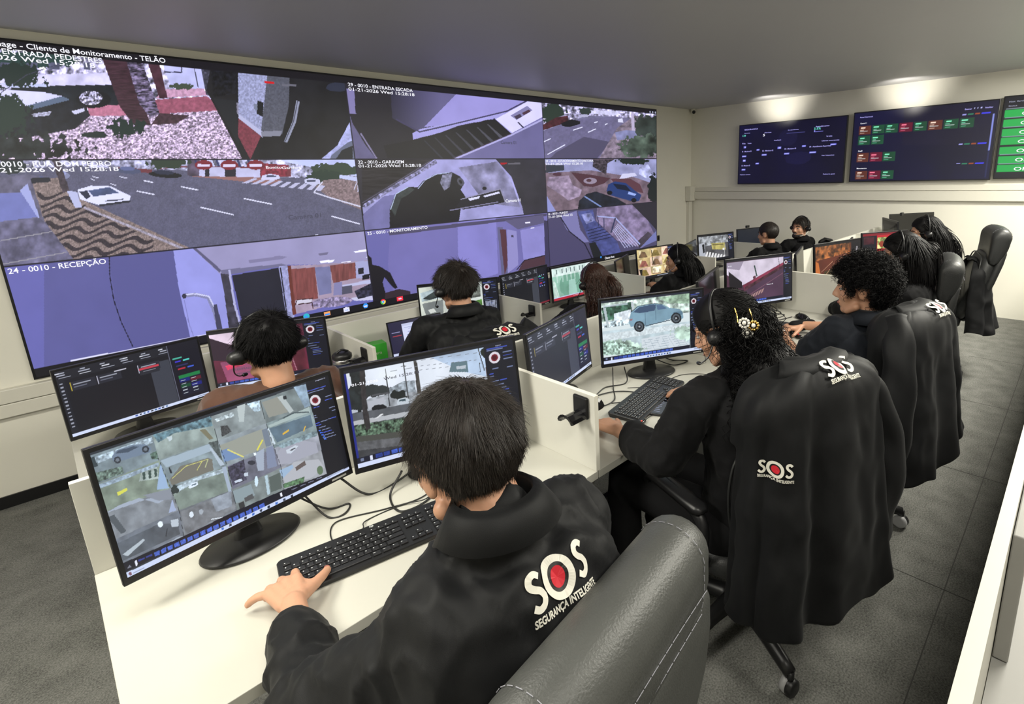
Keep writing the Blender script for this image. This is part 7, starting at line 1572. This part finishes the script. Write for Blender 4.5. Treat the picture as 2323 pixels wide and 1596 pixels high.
def phone(x, y, z, yaw, label):
    t = thing('smartphone', label, 'phone', (x, y, z), R(yaw), 'dark phones on the second desk'); bm = nb(); loft(bm, [rrect(0, 0, zz, .082-i, .168-i, .010, 4) for zz, i in ((.0005, .002), (.002, 0), (.009, 0), (.0105, .002))]); obj('case', bm, M['blackplastic'], t)
    bm = nb(); loft(bm, [rrect(0, 0, .0107, .076, .160, .008, 4), rrect(0, 0, .0112, .076, .160, .008, 4)]); obj('glass', bm, M['glass'], t)
    bm = nb(); rnd = random.Random(3)
    for i in range(2):
        for j in range(9):
            yy = .07-j*.0165; xx = -.032+i*.034; l = .012+rnd.random()*.014; box(bm, xx, xx+l, yy, yy+.0022, .0113, .0115)
    obj('screen_text', bm, M['txtmid'], t); return t
phone(1.628, 1.185, ZA, -68, 'dark phone lying nearer the keyboard\'s owner, in front of its twin')
phone(1.735, 1.232, ZA, -68, 'dark phone lying behind its twin, nearer the monitor')
# headphone hooks clamped on the dividers
def hook(x, y, z, side, label):
    t = thing('headphone_hook', label, 'hook', (x, y, z), 0, 'black headphone hooks on the dividers'); s_ = side
    bm = nb(); box(bm, min(0, s_*.012), max(0, s_*.012), -.032, .032, -.038, .038); obj('mounting_plate', bm, M['blackplastic'], t, bevel=.006)
    bm = nb(); rr = []
    for k in range(8):
        a = R(20+140*k/7); rr.append([Vector((s_*.010, math.cos(a)*.032, -.040+math.sin(a)*.030)), Vector((s_*.072, math.cos(a)*.032, -.040+math.sin(a)*.030)), Vector((s_*.082, math.cos(a)*.034, -.034+math.sin(a)*.034)), Vector((s_*.082, math.cos(a)*.030, -.040+math.sin(a)*.030)), Vector((s_*.072, math.cos(a)*.028, -.044+math.sin(a)*.028)), Vector((s_*.010, math.cos(a)*.028, -.044+math.sin(a)*.028))])
    loft(bm, rr); obj('cradle', bm, M['glossblack'], t, smooth=False, bevel=.001); return t
hook(PX[1]-.0092, 1.105, ZA+.215, -1, 'black headphone hook on the white divider beside the front person')
hook(PX[1]+.0092, 1.13, ZA+.205, 1, 'black headphone hook on the divider\'s far side, above the keyboard')
hook(PX[1]-.0090, 2.74, ZB+.205, -1, 'black headphone hook on the sunken row divider next to the green box')
hook(PX[2]-.0092, 2.72, ZB+.205, -1, 'black headphone hook on the sunken row divider beside the blue cup')
# tumbler
t = thing('tumbler', 'navy insulated tumbler with steel rim and black lid by the divider', 'tumbler', (1.02, 2.82, ZB))
bm = nb(); lathe(bm, [(.032, 0), (.035, .01), (.046, .11), (.048, .185), (.046, .19)], 28); obj('body', bm, M['navycup'], t, smooth=True)
bm = nb(); lathe(bm, [(.0485, .168), (.0495, .172), (.0495, .186), (.047, .19)], 28); obj('steel_rim', bm, M['steel'], t, smooth=True)
bm = nb(); lathe(bm, [(.047, .19), (.050, .196), (.050, .212), (.040, .222), (.02, .224)], 28); tube(bm, smooth_path([Vector((-.03, 0, .222)), Vector((0, -.005, .238)), Vector((.034, 0, .222))], 5), .006, 8); obj('lid', bm, M['blackplastic'], t, smooth=True)
bm = nb(); tube(bm, smooth_path([Vector((.044, 0, .165)), Vector((.085, 0, .155)), Vector((.085, 0, .07)), Vector((.042, 0, .055))], 6), .008, 8); obj('handle', bm, M['navycup'], t, smooth=True)
# green box
t = thing('card_box', 'small bright green card box behind the divider in the sunken row', 'box', (1.335, 3.19, ZB), R(-8))
bxo('carton', (-.085, .085, -.045, .045, .0, .115), M['greenbox'], t, bevel=.002)
bm = nb(); V, F = text_mesh('natura', .03); add_vf(bm, V, F, lambda v: (-.02+v[0]*.9, -.0455, .05+v[1]*.9)); obj('lettering', bm, M['white'], t)
# blue cup
t = thing('cup', 'blue plastic cup by the sunken row divider', 'cup', (2.05, 2.80, ZB)); bm = nb(); lathe(bm, [(.036, 0), (.040, .004), (.046, .12), (.048, .124), (.044, .122), (.036, .01)], 26); obj('body', bm, M['bluecup'], t, smooth=True)
bm = nb(); lathe(bm, [(.0405, .02), (.0412, .022), (.0412, .028), (.0408, .03)], 26); obj('band', bm, M['navycup'], t, smooth=True)
# laptop
t = thing('laptop', 'dark laptop showing a white document window, sunken row', 'laptop', (1.585, 3.03, ZB), R(-8)); bxo('keyboard_base', (-.18, .18, -.24, 0, .0, .018), M['blackplastic'], t, bevel=.004)
mxl = Matrix.Translation((0, .0, .018)) @ Matrix.Rotation(-R(14), 4, 'X'); bm = nb(); box(bm, -.18, .18, 0, .008, 0, .235, mx=mxl); lidm = obj('screen_lid', bm, M['bezel'], t, bevel=.003)
p = Pic(np.linspace(0, 1, 140), np.linspace(0, 1, 88), UNIT); p.asp = .6; paint_doc(p)
def lap_place(u, v): q_ = np.stack([-.172+.344*u, np.full_like(u, -.0008), .228-.216*v], 1); A = np.array(mxl); return q_@A[:3, :3].T+A[:3, 3]
display_mesh('picture', p, lap_place, M['screen'], t)
bm = nb()
for r_ in range(5):
    for k in range(13): box(bm, -.155+k*.024, -.135+k*.024, -.05-r_*.022, -.032-r_*.022, .018, .0198)
ks = obj('keys', bm, M['key'], t)
# small headset controller with red light
t = thing('cable_controller', 'small headset cable controller with red light by the phones', 'controller', (1.455, 1.135, ZA), R(10)); bm = nb(); capsule(bm, (-.025, 0, .009), (.025, 0, .009), .009, .009, 12); obj('body', bm, M['glossblack'], t, smooth=True)
bm = nb(); ellipsoid(bm, (.006, 0, .018), (.003, .003, .0012), None, 10, 6); obj('light', bm, M['redled'], t)
t = thing('cable_controller', 'dark red headset cable controller below the silver bracelet', 'controller', (2.86, 1.10, ZA), R(60)); bm = nb(); capsule(bm, (-.02, 0, .012), (.02, 0, .012), .012, .012, 12); obj('body', bm, M['glossblack'], t, smooth=True); bm = nb(); ellipsoid(bm, (0, 0, .0235), (.006, .006, .0015), None, 10, 6); obj('light', bm, M['red'], t)
# cables
cb = lambda pts, lab, z=ZA, r_=.0028, m='rubber', g=None: cable('cable', [(a, b, z+c_) for a, b, c_ in pts], r_, M[m], lab, 'cable', g)
cb([(.66, 1.47, .05), (.60, 1.44, .004), (.585, 1.34, .004), (.68, 1.34, .004), (.76, 1.44, .02), (.80, 1.48, .06)], 'thick black cable looping on the front desk between the two monitors', r_=.0034)
cb([(.50, 1.56, .07), (.56, 1.50, .004), (.66, 1.50, .004), (.78, 1.52, .03), (.82, 1.50, .08)], 'black cable curving under the street monitor', r_=.0034)
cb([(.36, 1.60, .08), (.44, 1.52, .01), (.50, 1.50, .003), (.47, 1.46, .003), (.43, 1.48, .006), (.40, 1.56, .06)], 'short black cable behind the big monitor\'s base')
cb([(.425, 1.335, .02), (.40, 1.37, .003), (.44, 1.44, .003), (.56, 1.39, .003), (.66, 1.36, .003), (.78, 1.40, .003)], 'thin black keyboard cable in a zigzag on the front desk', r_=.0019)
cb([(.47, 1.33, .02), (.50, 1.38, .003), (.60, 1.37, .004), (.66, 1.32, .02), (.67, 1.28, .10)], 'thin black headset cable running to the front person', r_=.0017)
cb([(1.74, 1.52, .06), (1.66, 1.45, .004), (1.56, 1.36, .004), (1.47, 1.37, .004), (1.50, 1.45, .004), (1.62, 1.42, .006), (1.68, 1.34, .004), (1.60, 1.30, .006), (1.52, 1.34, .01)], 'tangled black cable loop on the second desk', r_=.0026)
cb([(1.46, 1.55, .05), (1.52, 1.46, .004), (1.64, 1.48, .004), (1.74, 1.44, .006), (1.80, 1.50, .05)], 'black cable crossing between the two monitors of the second desk')
cb([(1.70, 1.40, .003), (1.80, 1.32, .003), (1.98, 1.30, .003), (2.06, 1.20, .003), (1.95, 1.12, .02)], 'thin grey headset cable curving in front of the car monitor', r_=.0016)
cb([(2.02, 1.48, .06), (2.12, 1.45, .004), (2.16, 1.38, .004), (2.06, 1.40, .006), (1.98, 1.46, .05)], 'black cable loop right of the car monitor\'s base')
cb([(1.485, 1.14, .010), (1.55, 1.15, .003), (1.60, 1.12, .003), (1.60, 1.06, .01)], 'thin cable from the controller with the red light', r_=.0015)
for i, pts in enumerate(([(3.10, 1.52, .06), (3.20, 1.42, .004), (3.32, 1.40, .004), (3.36, 1.50, .004), (3.24, 1.52, .006), (3.14, 1.44, .004)], [(3.06, 1.50, .05), (3.16, 1.38, .006), (3.28, 1.36, .004), (3.22, 1.46, .01), (3.05, 1.42, .006)], [(3.02, 1.52, .05), (3.00, 1.40, .01), (3.12, 1.34, .006), (3.26, 1.30, .004)])): cb(pts, ['long black cable coil under the violet avenue monitor', 'middle black cable of the coil under the violet avenue monitor', 'black cable leading from the coil to the mouse'][i], r_=.0026)
cb([(1.24, 2.98, .03), (1.20, 2.90, .01), (1.30, 2.86, .01), (1.34, 2.93, .03)], 'thin red cable beside the keyboard in the sunken row', ZB, .0022, 'redcable')
cable('cable', [(1.60, 1.66, .70), (1.58, 1.60, .50), (1.52, 1.50, .30), (1.55, 1.45, .02)], .003, M['rubber'], 'black cable hanging below the second desk', 'cable')
# second phone dock on the tattooed person's desk
t = thing('desk_phone', 'black desk phone base behind the tattooed person\'s hands', 'phone', (2.90, 1.40, ZA), R(-20)); bm = nb(); loft(bm, [rrect(0, 0, zz, .18-i, .13-i, .02, 4) for zz, i in ((.001, .01), (.008, 0), (.03, .004), (.036, .02))]); obj('body', bm, M['blackplastic'], t); bxo('cradle', (-.05, .05, -.02, .02, .036, .046), M['glossblack'], t)
# office chair backs' web camera and small speakers on far monitors
for (x, y, z, lab) in ((5.99, 3.00, .985, 'small black webcam on top of the blank navy monitor'), (6.30, 1.42, 1.155, 'small black webcam above the dark monitor near the far wall')):
    t = thing('webcam', lab, 'webcam', (x, y, z)); bm = nb(); box(bm, -.035, .035, -.012, .012, 0, .03); obj('body', bm, M['blackplastic'], t, bevel=.005); bm = nb(); ellipsoid(bm, (0, -.013, .015), (.008, .003, .008), None, 10, 6); obj('lens', bm, M['glossblack'], t)
